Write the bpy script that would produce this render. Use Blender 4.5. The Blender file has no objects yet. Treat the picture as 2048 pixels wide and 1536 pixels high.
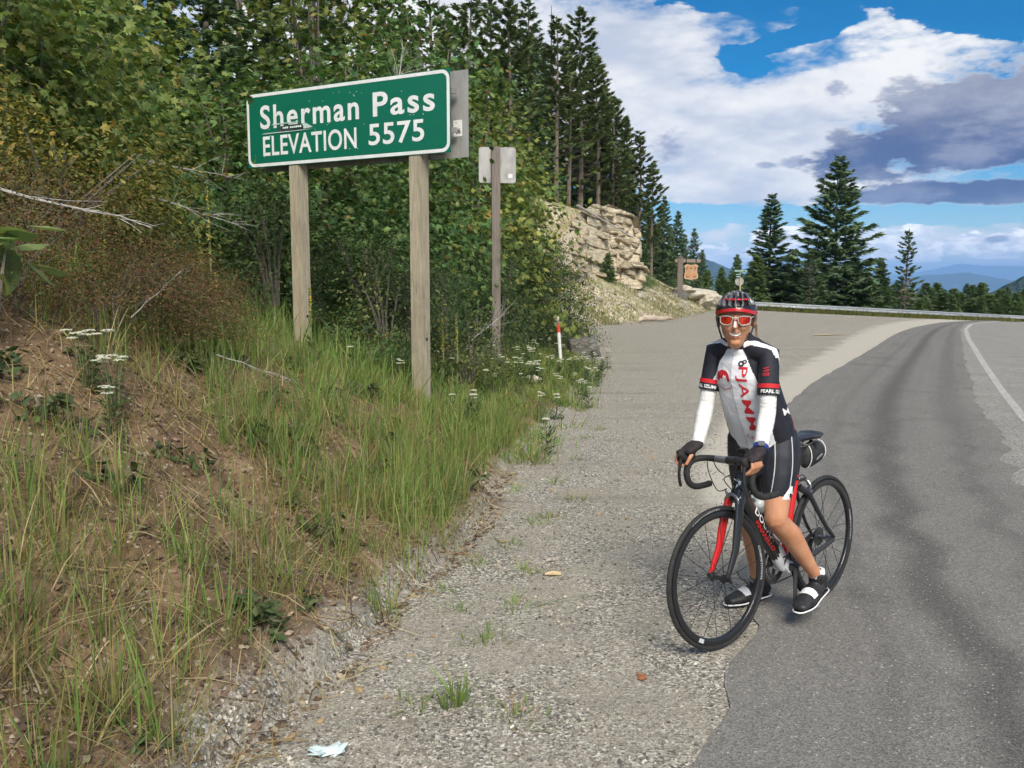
import bpy, bmesh, math, random
import numpy as np
from mathutils import Vector, Matrix, Euler, Quaternion
from mathutils.bvhtree import BVHTree
R = math.radians
scene = bpy.context.scene
COL = scene.collection
random.seed(7)
rng = np.random.default_rng(11)

# ---------------------------------------------------------------- camera
cam_d = bpy.data.cameras.new('camera')
cam = bpy.data.objects.new('camera', cam_d)
COL.objects.link(cam)
cam.location = (0, 0, 1.65)
cam.rotation_euler = (R(90 - 6.69), 0, 0)
cam_d.lens = 31.17
cam_d.sensor_width = 36
cam_d.clip_start = 0.05
cam_d.clip_end = 90000
scene.camera = cam
scene.render.resolution_x, scene.render.resolution_y = 1024, 768

# ---------------------------------------------------------------- exposure, sun
SUN_EL, SUN_AZ = 43.0, 172.0        # azimuth clockwise from +Y: behind the camera
vs = scene.view_settings
vs.view_transform = 'Standard'
vs.look = 'None'
vs.exposure = 0.75
vs.gamma = 1.0
vs.use_curve_mapping = False
sun_d = bpy.data.lights.new('sun', 'SUN')
sun_d.energy = 3.0
sun_d.angle = R(28)
sun_d.color = (1.0, 0.925, 0.80)
sun = bpy.data.objects.new('sun', sun_d)
COL.objects.link(sun)
_d = Vector((math.sin(R(SUN_AZ)) * math.cos(R(SUN_EL)), math.cos(R(SUN_AZ)) * math.cos(R(SUN_EL)), math.sin(R(SUN_EL))))
sun.rotation_euler = _d.to_track_quat('Z', 'Y').to_euler()
cy = scene.cycles
cy.use_denoising = True
cy.use_adaptive_sampling = True
cy.adaptive_threshold = 0.06
cy.adaptive_min_samples = 16
cy.max_bounces = 4
cy.diffuse_bounces = 2
cy.glossy_bounces = 2
cy.transmission_bounces = 4
cy.transparent_max_bounces = 8
cy.volume_bounces = 0
cy.caustics_reflective = False
cy.caustics_refractive = False
cy.sample_clamp_indirect = 6.0


# ---------------------------------------------------------------- node helper
class NB:
    """Short-hand for building node trees."""
    def __init__(s, tree):
        s.t = tree
        s.n = tree.nodes
        s.l = tree.links

    def new(s, kind, **kw):
        n = s.n.new(kind)
        for k, v in kw.items():
            setattr(n, k, v)
        return n

    def put(s, sock, v):
        if isinstance(v, bpy.types.NodeSocket):
            s.l.new(v, sock)
        elif v is not None:
            if hasattr(sock.default_value, '__len__'):
                if not hasattr(v, '__len__'):
                    v = (v,) * len(sock.default_value)
                elif len(v) == 3 and len(sock.default_value) == 4:
                    v = (*v, 1)
            sock.default_value = v

    def m(s, op, a, b=None, c=None, clamp=False):
        n = s.new('ShaderNodeMath', operation=op, use_clamp=clamp)
        s.put(n.inputs[0], a)
        s.put(n.inputs[1], b)
        s.put(n.inputs[2], c)
        return n.outputs[0]

    def vm(s, op, a, b=None):
        n = s.new('ShaderNodeVectorMath', operation=op)
        s.put(n.inputs[0], a)
        s.put(n.inputs[1], b)
        return n.outputs[0]

    def mix(s, f, a, b, blend='MIX'):
        n = s.new('ShaderNodeMix', data_type='RGBA', blend_type=blend)
        n.clamp_factor = True
        s.put(n.inputs[0], f)
        s.put(n.inputs[6], a)
        s.put(n.inputs[7], b)
        return n.outputs[2]

    def noise(s, vec, scale, detail=4, rough=.55, dist=0.0, col=False):
        n = s.new('ShaderNodeTexNoise')
        if vec is not None:
            s.l.new(vec, n.inputs['Vector'])
        n.inputs['Scale'].default_value = scale
        n.inputs['Detail'].default_value = detail
        n.inputs['Roughness'].default_value = rough
        n.inputs['Distortion'].default_value = dist
        return n.outputs['Color' if col else 'Fac']

    def voro(s, vec, scale, feature='F1', out='Distance', rnd=1.0):
        n = s.new('ShaderNodeTexVoronoi', feature=feature)
        if vec is not None:
            s.l.new(vec, n.inputs['Vector'])
        n.inputs['Scale'].default_value = scale
        n.inputs['Randomness'].default_value = rnd
        return n.outputs[out]

    def ss(s, x, lo, hi):
        n = s.new('ShaderNodeMapRange', interpolation_type='SMOOTHSTEP', clamp=True)
        s.put(n.inputs[0], x)
        n.inputs[1].default_value = lo
        n.inputs[2].default_value = hi
        return n.outputs[0]

    def ramp(s, f, stops):
        n = s.new('ShaderNodeValToRGB')
        s.l.new(f, n.inputs[0])
        el = n.color_ramp.elements
        while len(el) < len(stops):
            el.new(.5)
        for e, (p, c) in zip(el, stops):
            e.position = p
            e.color = (*c, 1) if len(c) == 3 else c
        return n.outputs[0]

    def attr(s, name, out='Color'):
        n = s.new('ShaderNodeAttribute')
        n.attribute_name = name
        return n.outputs[out]


# ---------------------------------------------------------------- world: clear sky behind broken cumulus
world = bpy.data.worlds.new('World')
scene.world = world
world.use_nodes = True
world.cycles.sampling_method = 'MANUAL'
world.cycles.sample_map_resolution = 256
world.node_tree.nodes.clear()
w = NB(world.node_tree)
sky = w.new('ShaderNodeTexSky', sky_type='NISHITA', sun_disc=False)
sky.sun_elevation = R(SUN_EL)
sky.sun_rotation = R(SUN_AZ)
sky.altitude = 1700
sky.air_density = 1.0
sky.dust_density = 0.3
sky.ozone_density = 2.5
hs = w.new('ShaderNodeHueSaturation')
hs.inputs['Saturation'].default_value = 1.6
hs.inputs['Hue'].default_value = 0.497
w.l.new(sky.outputs[0], hs.inputs['Color'])
bg_sky = w.new('ShaderNodeBackground')
w.l.new(hs.outputs[0], bg_sky.inputs[0])
bg_sky.inputs[1].default_value = 0.062
dirv = w.new('ShaderNodeTexCoord').outputs['Generated']
sx = w.new('ShaderNodeSeparateXYZ')
w.l.new(dirv, sx.inputs[0])
DX, DY, DZ = sx.outputs
AZ = w.m('MULTIPLY', w.m('ARCTAN2', DX, DY), 57.2958)
EL = w.m('MULTIPLY', w.m('ARCSINE', DZ), 57.2958)
flat = w.vm('MULTIPLY', dirv, (1, 1, 2.6))
n_big = w.noise(flat, 3.6, 4, .58)
n_mid = w.noise(flat, 12.0, 5, .62)
n_fine = w.noise(flat, 46.0, 3, .6)
n_soft = n_big
# the billows push the outline of every cloud bank about
wob = w.m('ADD', w.m('MULTIPLY', w.m('SUBTRACT', n_mid, .5), 4.2), w.m('MULTIPLY', w.m('SUBTRACT', n_fine, .5), 1.6))


AE = w.new('ShaderNodeCombineXYZ')
w.l.new(AZ, AE.inputs[0])
w.l.new(EL, AE.inputs[1])
AE = AE.outputs[0]
_tilts = {0.0: AE}


def blob(az, el, ra, re_, tilt=0.0):
    """Distance from the middle of a cloud bank at this bearing: 1 at its rim."""
    if tilt not in _tilts:
        c = w.new('ShaderNodeCombineXYZ')
        w.l.new(AZ, c.inputs[0])
        w.l.new(w.m('SUBTRACT', EL, w.m('MULTIPLY', AZ, tilt)), c.inputs[1])
        _tilts[tilt] = c.outputs[0]
    n = w.new('ShaderNodeVectorMath', operation='MULTIPLY_ADD')
    w.l.new(_tilts[tilt], n.inputs[0])
    n.inputs[1].default_value = (1 / ra, 1 / re_, 0)
    n.inputs[2].default_value = (-az / ra, -(el - az * tilt) / re_, 0)
    ln = w.new('ShaderNodeVectorMath', operation='LENGTH')
    w.l.new(n.outputs[0], ln.inputs[0])
    return ln.outputs['Value']


def union(*b):
    r = b[0]
    for x in b[1:]:
        r = w.m('SMOOTH_MIN', r, x, .15)
    return w.m('SUBTRACT', 1.0, r)


# high white sheet: general broken cover everywhere, denser banks and gaps at their bearings
cover = w.m('MULTIPLY', w.m('SUBTRACT', n_big, .47), 4.5)
banks = union(blob(6, 12.5, 9.5, 6.5), blob(14, 8.6, 10, 4.2), blob(20, 10.5, 7, 2.2), blob(-8, 13, 10, 8), blob(15.0, 6.0, 10, 1.9), blob(13.0, 5.0, 4, .5))
gaps = union(blob(14.1, 13.0, 1.6, .85, -.25), blob(26.5, 15.2, 8, 2.0, -.25), blob(17.5, 14.2, 4.0, .7, .2), blob(15.5, 16.4, 6, .9), blob(23.5, 3.9, 11, .85), blob(10.5, 3.9, 5, 1.0))
white_f = w.m('ADD', w.m('ADD', w.m('MULTIPLY', cover, .55), w.m('MAXIMUM', w.m('MULTIPLY', banks, 1.5), 0.0)),
              w.m('MULTIPLY', wob, .45))
white_f = w.m('SUBTRACT', white_f, w.m('MAXIMUM', w.m('ADD', w.m('MULTIPLY', gaps, 3.2), w.m('MULTIPLY', wob, -.9)), 0.0))
white_m = w.ss(white_f, -.12, .62)
# low cumulus along the horizon
low = union(blob(12.3, 1.25, 4.0, 1.05), blob(17.0, 2.55, 2.4, .95), blob(21.5, 2.45, 2.6, .75), blob(24.3, 2.7, 1.1, .65), blob(28, 2.0, 3.4, .8),
            blob(22.0, 1.35, 4.5, .75), blob(8.0, 1.6, 3, .7), blob(33, 2.4, 4, 1), blob(-20, 2.2, 16, 1.0))
low_w = w.m('ADD', w.m('MULTIPLY', w.m('SUBTRACT', n_fine, .5), 2.6), w.m('MULTIPLY', w.m('SUBTRACT', n_mid, .5), 1.6))
low_m = w.ss(w.m('ADD', low, w.m('MULTIPLY', low_w, .5)), .04, .20)
# nearer grey cumulus
dark = union(blob(27.5, 9.3, 8.2, 3.3, .2), blob(22.8, 7.7, 5.2, 1.5, .2), blob(28.5, 7.3, 5.6, 1.35), blob(27.0, 5.0, 6.0, .85), blob(21.0, 4.85, 3.0, .32),
             blob(38, 9.0, 9, 4.2))
dark_f = w.m('ADD', dark, w.m('MULTIPLY', wob, .42))
puffs = union(blob(9.9, 8.1, 1.5, 1.35), blob(17.4, 7.05, 1.5, .38), blob(19.5, 11.1, 1.0, .6), blob(15.8, 6.9, .7, .3), blob(28.2, 2.2, 2.0, .45))
puff_f = w.m('ADD', puffs, w.m('MULTIPLY', wob, .95))
puff_m = w.m('MULTIPLY', w.ss(puff_f, .1, .75), .9)
dark_m = w.ss(dark_f, .0, .30)
# shading of the clouds
white_c = w.mix(w.ss(w.m('ADD', w.m('MULTIPLY', n_soft, .65), w.m('MULTIPLY', n_mid, .35)), .40, .60), (.55, .60, .72), (.97, .96, .95))
low_c = w.mix(w.ss(n_fine, .38, .62), (.92, .95, 1.02), (1.5, 1.45, 1.38))
belly = w.m('SUBTRACT', 1.0, w.ss(w.m('ADD', EL, w.m('MULTIPLY', w.m('SUBTRACT', n_mid, .5), 7.0)), 6.6, 12.6))
dk = w.mix(belly, (.46, .475, .55), (.075, .105, .25))
dk = w.mix(w.ss(n_mid, .46, .68), dk, w.mix(.4, dk, (.46, .49, .60)))
puff_c = w.mix(w.ss(n_mid, .35, .65), (.24, .28, .45), (.50, .53, .64))
cc = w.mix(low_m, white_c, low_c)
cc = w.mix(puff_m, cc, puff_c)
over = w.mix(dark_m, cc, dk)
any_m = w.m('SUBTRACT', 1.0, w.m('MULTIPLY', w.m('MULTIPLY', w.m('SUBTRACT', 1.0, white_m), w.m('SUBTRACT', 1.0, low_m)),
                                 w.m('MULTIPLY', w.m('SUBTRACT', 1.0, puff_m), w.m('SUBTRACT', 1.0, dark_m))))
bg_cloud = w.new('ShaderNodeBackground')
w.l.new(over, bg_cloud.inputs[0])
bg_cloud.inputs[1].default_value = 0.64
mx = w.new('ShaderNodeMixShader')
w.l.new(any_m, mx.inputs[0])
w.l.new(bg_sky.outputs[0], mx.inputs[1])
w.l.new(bg_cloud.outputs[0], mx.inputs[2])
wo = w.new('ShaderNodeOutputWorld')
w.l.new(mx.outputs[0], wo.inputs[0])


# ---------------------------------------------------------------- scene helpers
def tag(o, label=None, cat=None, group=None, kind=None):
    if label:
        o['label'] = label
    if cat:
        o['category'] = cat
    if group:
        o['group'] = group
    if kind:
        o['kind'] = kind
    return o


def empty(name, loc=(0, 0, 0), rot=(0, 0, 0), **kw):
    o = bpy.data.objects.new(name, None)
    o.empty_display_size = .2
    COL.objects.link(o)
    o.location = loc
    o.rotation_euler = rot
    return tag(o, **kw)


def link_mesh(name, me, parent=None, **kw):
    o = bpy.data.objects.new(name, me)
    COL.objects.link(o)
    if parent is not None:
        o.parent = parent
    return tag(o, **kw)


def copy_tree(o, parent=None):
    c = o.copy()
    COL.objects.link(c)
    c.parent = parent
    for ch in list(o.children):
        copy_tree(ch, c)
    return c


def np_mesh(name, V, T, mats, col=None, smooth=False, fm=None):
    """Mesh from numpy arrays of vertices (n,3) and triangles or quads (m,k)."""
    V = np.asarray(V, np.float32)
    T = np.asarray(T, np.int32)
    k = T.shape[1]
    me = bpy.data.meshes.new(name)
    me.vertices.add(len(V))
    me.vertices.foreach_set('co', V.ravel())
    me.loops.add(T.size)
    me.loops.foreach_set('vertex_index', T.ravel())
    me.polygons.add(len(T))
    me.polygons.foreach_set('loop_start', np.arange(0, T.size, k, dtype=np.int32))
    me.polygons.foreach_set('use_smooth', np.full(len(T), smooth, bool))
    if fm is not None:
        me.polygons.foreach_set('material_index', np.asarray(fm, np.int32))
    for mt in (mats if isinstance(mats, (list, tuple)) else [mats]):
        me.materials.append(mt)
    if col is not None:
        col = np.asarray(col, np.float32)
        if col.shape[1] == 3:
            col = np.concatenate([col, np.ones((len(col), 1), np.float32)], 1)
        at = me.color_attributes.new('col', 'FLOAT_COLOR', 'POINT')
        at.data.foreach_set('color', col.ravel())
    me.update(calc_edges=True)
    return me


class MB:
    """Collects pieces into one mesh."""
    def __init__(s):
        s.v = []
        s.f = []
        s.m = []
        s.mi = 0

    def add(s, V, Fs, mi=None):
        o = len(s.v)
        s.v += [tuple(p) for p in V]
        s.f += [tuple(o + i for i in f) for f in Fs]
        s.m += [s.mi if mi is None else mi] * len(Fs)
        return s

    def box(s, c, size, rot=None, bev=0.0):
        sx_, sy_, sz_ = [x / 2 for x in size]
        if bev:
            bm = bmesh.new()
            bmesh.ops.create_cube(bm, size=1)
            for v in bm.verts:
                v.co = Vector((v.co.x * size[0], v.co.y * size[1], v.co.z * size[2]))
            bmesh.ops.bevel(bm, geom=bm.edges[:], offset=bev, segments=2, affect='EDGES')
            V = [v.co.copy() for v in bm.verts]
            bm.verts.index_update()
            Fs = [[v.index for v in f.verts] for f in bm.faces]
            bm.free()
        else:
            V = [Vector((x, y, z)) for x in (-sx_, sx_) for y in (-sy_, sy_) for z in (-sz_, sz_)]
            Fs = [(0, 1, 3, 2), (4, 6, 7, 5), (0, 4, 5, 1), (2, 3, 7, 6), (0, 2, 6, 4), (1, 5, 7, 3)]
        c = Vector(c)
        if rot is not None:
            M = rot if isinstance(rot, Matrix) else Euler(rot).to_matrix()
            V = [M @ v for v in V]
        return s.add([v + c for v in V], Fs)

    def tube(s, pts, rad, n=8, caps=True, up=None, closed=False):
        """Tapered tube through pts; rad a number, a list, or a list of (ra, rb) with ra along `up`."""
        P = [Vector(p) for p in pts]
        k = len(P)
        if not hasattr(rad, '__len__'):
            rad = [rad] * k
        rad = [(r, r) if not hasattr(r, '__len__') else r for r in rad]
        prev = None
        rings = []
        for i in range(k):
            if closed:
                t = P[(i + 1) % k] - P[i - 1]
            else:
                t = P[min(i + 1, k - 1)] - P[max(i - 1, 0)]
            if t.length < 1e-9:
                t = Vector((0, 0, 1))
            t.normalize()
            if prev is None or up is not None:
                a = Vector(up) if up is not None else (Vector((0, 0, 1)) if abs(t.z) < .9 else Vector((1, 0, 0)))
            else:
                a = prev
            a = a - t * a.dot(t)
            if a.length < 1e-6:
                a = t.orthogonal()
            a.normalize()
            prev = a
            b = t.cross(a)
            rings.append([P[i] + a * (rad[i][0] * math.cos(2 * math.pi * j / n)) + b * (rad[i][1] * math.sin(2 * math.pi * j / n)) for j in range(n)])
        V = [p for r in rings for p in r]
        Fs = []
        for i in range(k if closed else k - 1):
            i2 = (i + 1) % k
            for j in range(n):
                j2 = (j + 1) % n
                Fs.append((i * n + j, i * n + j2, i2 * n + j2, i2 * n + j))
        if caps and not closed:
            Fs.append(tuple(reversed(range(n))))
            Fs.append(tuple((k - 1) * n + j for j in range(n)))
        return s.add(V, Fs)

    def cyl(s, a, b, r, n=12, r2=None):
        return s.tube([a, b], [r, r if r2 is None else r2], n)

    def prism(s, outline, thick, M=None):
        """2D outline in local XY extruded +-thick/2 along local Z."""
        M = M or Matrix()
        k = len(outline)
        V = [M @ Vector((x, y, z)) for z in (-thick / 2, thick / 2) for x, y in outline]
        Fs = [tuple(reversed(range(k))), tuple(range(k, 2 * k))] + [(i, (i + 1) % k, k + (i + 1) % k, k + i) for i in range(k)]
        return s.add(V, Fs)

    def lathe(s, prof, n=24, M=None):
        """(r, z) profile turned round local Z."""
        M = M or Matrix()
        V = []
        for r, z in prof:
            for j in range(n):
                a = 2 * math.pi * j / n
                V.append(M @ Vector((r * math.cos(a), r * math.sin(a), z)))
        Fs = []
        for i in range(len(prof) - 1):
            for j in range(n):
                j2 = (j + 1) % n
                Fs.append((i * n + j, i * n + j2, (i + 1) * n + j2, (i + 1) * n + j))
        return s.add(V, Fs)

    def mesh(s, name, mats, smooth=False, bevel=0):
        me = bpy.data.meshes.new(name)
        me.from_pydata([tuple(v) for v in s.v], [], s.f)
        for mt in (mats if isinstance(mats, (list, tuple)) else [mats]):
            me.materials.append(mt)
        for p, i in zip(me.polygons, s.m):
            p.material_index = i
            p.use_smooth = smooth
        bm = bmesh.new()
        bm.from_mesh(me)
        bmesh.ops.recalc_face_normals(bm, faces=bm.faces[:])
        bm.to_mesh(me)
        bm.free()
        if smooth:
            me.set_sharp_from_angle(angle=R(50))
        me.update()
        return me

    def build(s, name, mats, parent=None, smooth=False, **kw):
        return link_mesh(name, s.mesh(name, mats, smooth), parent, **kw)


def text_mesh(body, width=None, height=None, bold=0.0, spacing=1.0, res=4):
    """Vertices (centred, in XY) and faces of a flat lettering fitted to width x height."""
    cu = bpy.data.curves.new('lettering', 'FONT')
    cu.body = body
    cu.offset = bold
    cu.space_character = spacing
    cu.resolution_u = res
    cu.align_x = 'CENTER'
    o = bpy.data.objects.new('lettering', cu)
    COL.objects.link(o)
    dg = bpy.context.evaluated_depsgraph_get()
    me = bpy.data.meshes.new_from_object(o.evaluated_get(dg))
    V = np.array([v.co[:] for v in me.vertices], float)
    Fs = [tuple(p.vertices) for p in me.polygons]
    bpy.data.objects.remove(o)
    bpy.data.curves.remove(cu)
    bpy.data.meshes.remove(me)
    lo, hi = V.min(0), V.max(0)
    V -= (lo + hi) / 2
    sxy = hi - lo
    kx = width / sxy[0] if width else None
    ky = height / sxy[1] if height else None
    V[:, 0] *= kx or ky
    V[:, 1] *= ky or kx
    return V, Fs


# ---------------------------------------------------------------- materials
def material(name, build=None, color=(.5, .5, .5), rough=.6, metal=0.0, spec=.5, coat=0.0):
    mt = bpy.data.materials.new(name)
    mt.use_nodes = True
    nb = NB(mt.node_tree)
    bs = mt.node_tree.nodes['Principled BSDF']
    bs.inputs['Base Color'].default_value = (*color, 1)
    bs.inputs['Roughness'].default_value = rough
    bs.inputs['Metallic'].default_value = metal
    bs.inputs['Specular IOR Level'].default_value = spec
    bs.inputs['Coat Weight'].default_value = coat
    if build:
        build(nb, bs)
    return mt


def bump(nb, bs, h, strength=.3, dist=.01):
    n = nb.new('ShaderNodeBump')
    n.inputs['Strength'].default_value = strength
    n.inputs['Distance'].default_value = dist
    nb.l.new(h, n.inputs['Height'])
    nb.l.new(n.outputs[0], bs.inputs['Normal'])


def mottled(name, c1, c2, scale=20, rough=.6, bumps=0.0, detail=5, metal=0.0, spec=.5, obj=True, stretch=None, lo=.35, hi=.65):
    """Two-tone procedural noise material in object space."""
    def f(nb, bs):
        vec = nb.new('ShaderNodeTexCoord').outputs['Object']
        if stretch:
            vec = nb.vm('MULTIPLY', vec, stretch)
        n = nb.noise(vec, scale, detail, .6)
        nb.put(bs.inputs['Base Color'], nb.mix(nb.ss(n, lo, hi), c1, c2))
        if bumps:
            bump(nb, bs, n, bumps, .01)
    return material(name, f, c1, rough, metal, spec)


def leaf_material(name, rough=.55, trans=.28):
    """Leaf colour comes from the mesh (each leaf its own tint); thin leaves let some light through."""
    mt = bpy.data.materials.new(name)
    mt.use_nodes = True
    nb = NB(mt.node_tree)
    bs = mt.node_tree.nodes['Principled BSDF']
    out = mt.node_tree.nodes['Material Output']
    c = nb.attr('col')
    nb.l.new(c, bs.inputs['Base Color'])
    bs.inputs['Roughness'].default_value = rough
    bs.inputs['Specular IOR Level'].default_value = .3
    tr = nb.new('ShaderNodeBsdfTranslucent')
    nb.l.new(nb.mix(1.0, c, (1.0, 1.0, .55), 'MULTIPLY'), tr.inputs[0])
    mxs = nb.new('ShaderNodeMixShader')
    mxs.inputs[0].default_value = trans
    nb.l.new(bs.outputs[0], mxs.inputs[1])
    nb.l.new(tr.outputs[0], mxs.inputs[2])
    nb.l.new(mxs.outputs[0], out.inputs[0])
    return mt


M = {}
M['leaf'] = leaf_material('leaf', .5, .42)
M['needle'] = leaf_material('needle', .6, .22)
M['blade'] = leaf_material('grass_blade', .5, .42)
M['twig'] = mottled('twig', (.13, .105, .085), (.22, .19, .16), 30, .8)
M['pale_twig'] = mottled('bleached_twig', (.30, .28, .25), (.46, .44, .40), 30, .8)
M['bark'] = mottled('bark', (.11, .085, .065), (.21, .17, .14), 14, .9, .5, stretch=(1, 1, .25))


# ---------------------------------------------------------------- value noise for the terrain
def _h(ix, iy, seed):
    n = (ix.astype(np.int64) * 374761393 + iy.astype(np.int64) * 668265263 + seed * 144269) & 0x7fffffff
    n = ((n ^ (n >> 13)) * 1274126177) & 0x7fffffff
    return ((n ^ (n >> 16)) & 0xffff) / 65535.0


def vnoise(x, y, seed=0):
    x = np.asarray(x, float)
    y = np.asarray(y, float)
    ix, iy = np.floor(x), np.floor(y)
    fx, fy = x - ix, y - iy
    fx = fx * fx * (3 - 2 * fx)
    fy = fy * fy * (3 - 2 * fy)
    a, b = _h(ix, iy, seed), _h(ix + 1, iy, seed)
    c, d = _h(ix, iy + 1, seed), _h(ix + 1, iy + 1, seed)
    return (a + (b - a) * fx) * (1 - fy) + (c + (d - c) * fx) * fy - .5


def fbm(x, y, seed=0, oct=4):
    r, a, f = 0, 1.0, 1.0
    for i in range(oct):
        r = r + a * vnoise(np.asarray(x) * f + 17.3 * i, np.asarray(y) * f - 9.1 * i, seed + i)
        a *= .5
        f *= 2.03
    return r


def sstep(x, lo, hi):
    t = np.clip((np.asarray(x, float) - lo) / (hi - lo), 0, 1)
    return t * t * (3 - 2 * t)


# ================================================================ TERRAIN
EDGE_Y = [-6, 0, 2, 3, 3.36, 4, 4.7, 5.6, 6.65, 8.6, 12.2, 16.3, 22, 30, 36, 44, 60, 75, 90, 150]
EDGE_X = [-1.7, -1.4, -1.15, -.92, -.8, -.64, -.46, -.27, -.2, .13, .8, 1.43, 1.9, 2.6, 3.4, 8.1, 13.7, 17.2, 20, 30]
RAIL = [(18.4, 67.5), (21.6, 66.6), (25.9, 68.0), (30.3, 70.3), (36.5, 74.6), (45, 82), (58, 95.5), (75, 114)]


def edge(y):
    """x of the foot of the bank at distance y."""
    return np.interp(y, EDGE_Y, EDGE_X) + .16 * vnoise(np.asarray(y) * 1.1, 3.0, 5) + .07 * vnoise(np.asarray(y) * 4.2, 7.0, 6)


def base(x, y):
    q = np.asarray(x, float) - 12.0
    return -.006 * np.maximum(0, np.asarray(y) - 4) - .055 * np.where(q > 0, np.sqrt(q * q + 9) - 3, 0)


def rail_side(x, y):
    """metres beyond the line of the guardrail"""
    rx = [p[0] for p in RAIL]
    ry = [p[1] for p in RAIL]
    yr = np.interp(x, rx, ry) + np.where(np.asarray(x) < rx[0], (rx[0] - np.asarray(x)) * .9, 0)
    return (np.asarray(y) - yr) * .85


def ground(x, y, fine=True):
    x = np.asarray(x, float)
    y = np.asarray(y, float)
    z = base(x, y)
    s = edge(y) - x
    k = np.interp(y, [0, 5, 7, 9, 12, 16, 25, 36, 48, 60, 75, 100], [.62, .60, .5, .40, .30, .22, .25, .48, .58, .5, .3, .1])
    sp = np.maximum(s, 0)
    hill = k * np.minimum(sp, 5) + .33 * np.maximum(0, sp - 5) - .2 * np.maximum(0, sp - 30)
    cl = sstep(y, 40, 43) * (1 - sstep(y, 53, 57))
    hill = hill + 2.4 * sstep(sp, 4.4, 5.4) * cl
    near = 1 - sstep(y, 8, 12)
    lip = near * (.05 + .05 * vnoise(y * 2.3, 1.0, 31)) * sstep(s, -.02, .10)
    z = z + hill + lip
    on = sstep(s, 0, .5)
    z = z + on * (.13 * fbm(x * .9, y * .9, 3, 3) + .9 * sstep(sp, 4, 10) * fbm(x * .16, y * .16, 9, 3))
    # loose berm of fines pushed off the shoulder
    z = z + .012 * fbm(x * 2.1, y * 2.1, 21, 2) * (1 - sstep(y, 20, 30)) * sstep(s, -1.6, -.2)
    if fine:
        a = np.where(y < 16, 1.0, 0.0) * sstep(s, -.05, .3)
        z = z + a * (.055 * fbm(x * 4.5, y * 4.5, 13, 3) + .022 * vnoise(x * 17, y * 17, 14) + .012 * vnoise(x * 37, y * 37, 15))
    q = rail_side(x, y)
    z = z - np.where(s < 0, .30, .10) * np.maximum(0, q - 1.2) * np.where(q > 1.2, 1, 0)
    return np.maximum(z, -30)


def gz(x, y):
    return float(ground(np.array([x]), np.array([y]))[0])


def ground_tint(nb, vec):
    """Stony grey-buff fines: coarse chips, pale and dark grains and patches of sand."""
    v1 = nb.voro(vec, 95, out='Color')
    v2 = nb.voro(vec, 210, out='Color')
    g1 = nb.new('ShaderNodeSeparateColor')
    nb.l.new(v1, g1.inputs[0])
    g2 = nb.new('ShaderNodeSeparateColor')
    nb.l.new(v2, g2.inputs[0])
    chips = nb.ramp(g1.outputs[0], [(0, (.075, .071, .062)), (.2, (.185, .172, .145)), (.55, (.325, .303, .255)), (.85, (.47, .44, .375)), (1, (.74, .71, .63))])
    fines = nb.ramp(g2.outputs[1], [(0, (.185, .168, .135)), (.5, (.325, .297, .238)), (1, (.50, .462, .38))])
    patch = nb.ss(nb.noise(vec, 1.7, 6, .65), .40, .60)
    return nb.mix(nb.m('MULTIPLY', patch, .7), chips, fines)


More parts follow.
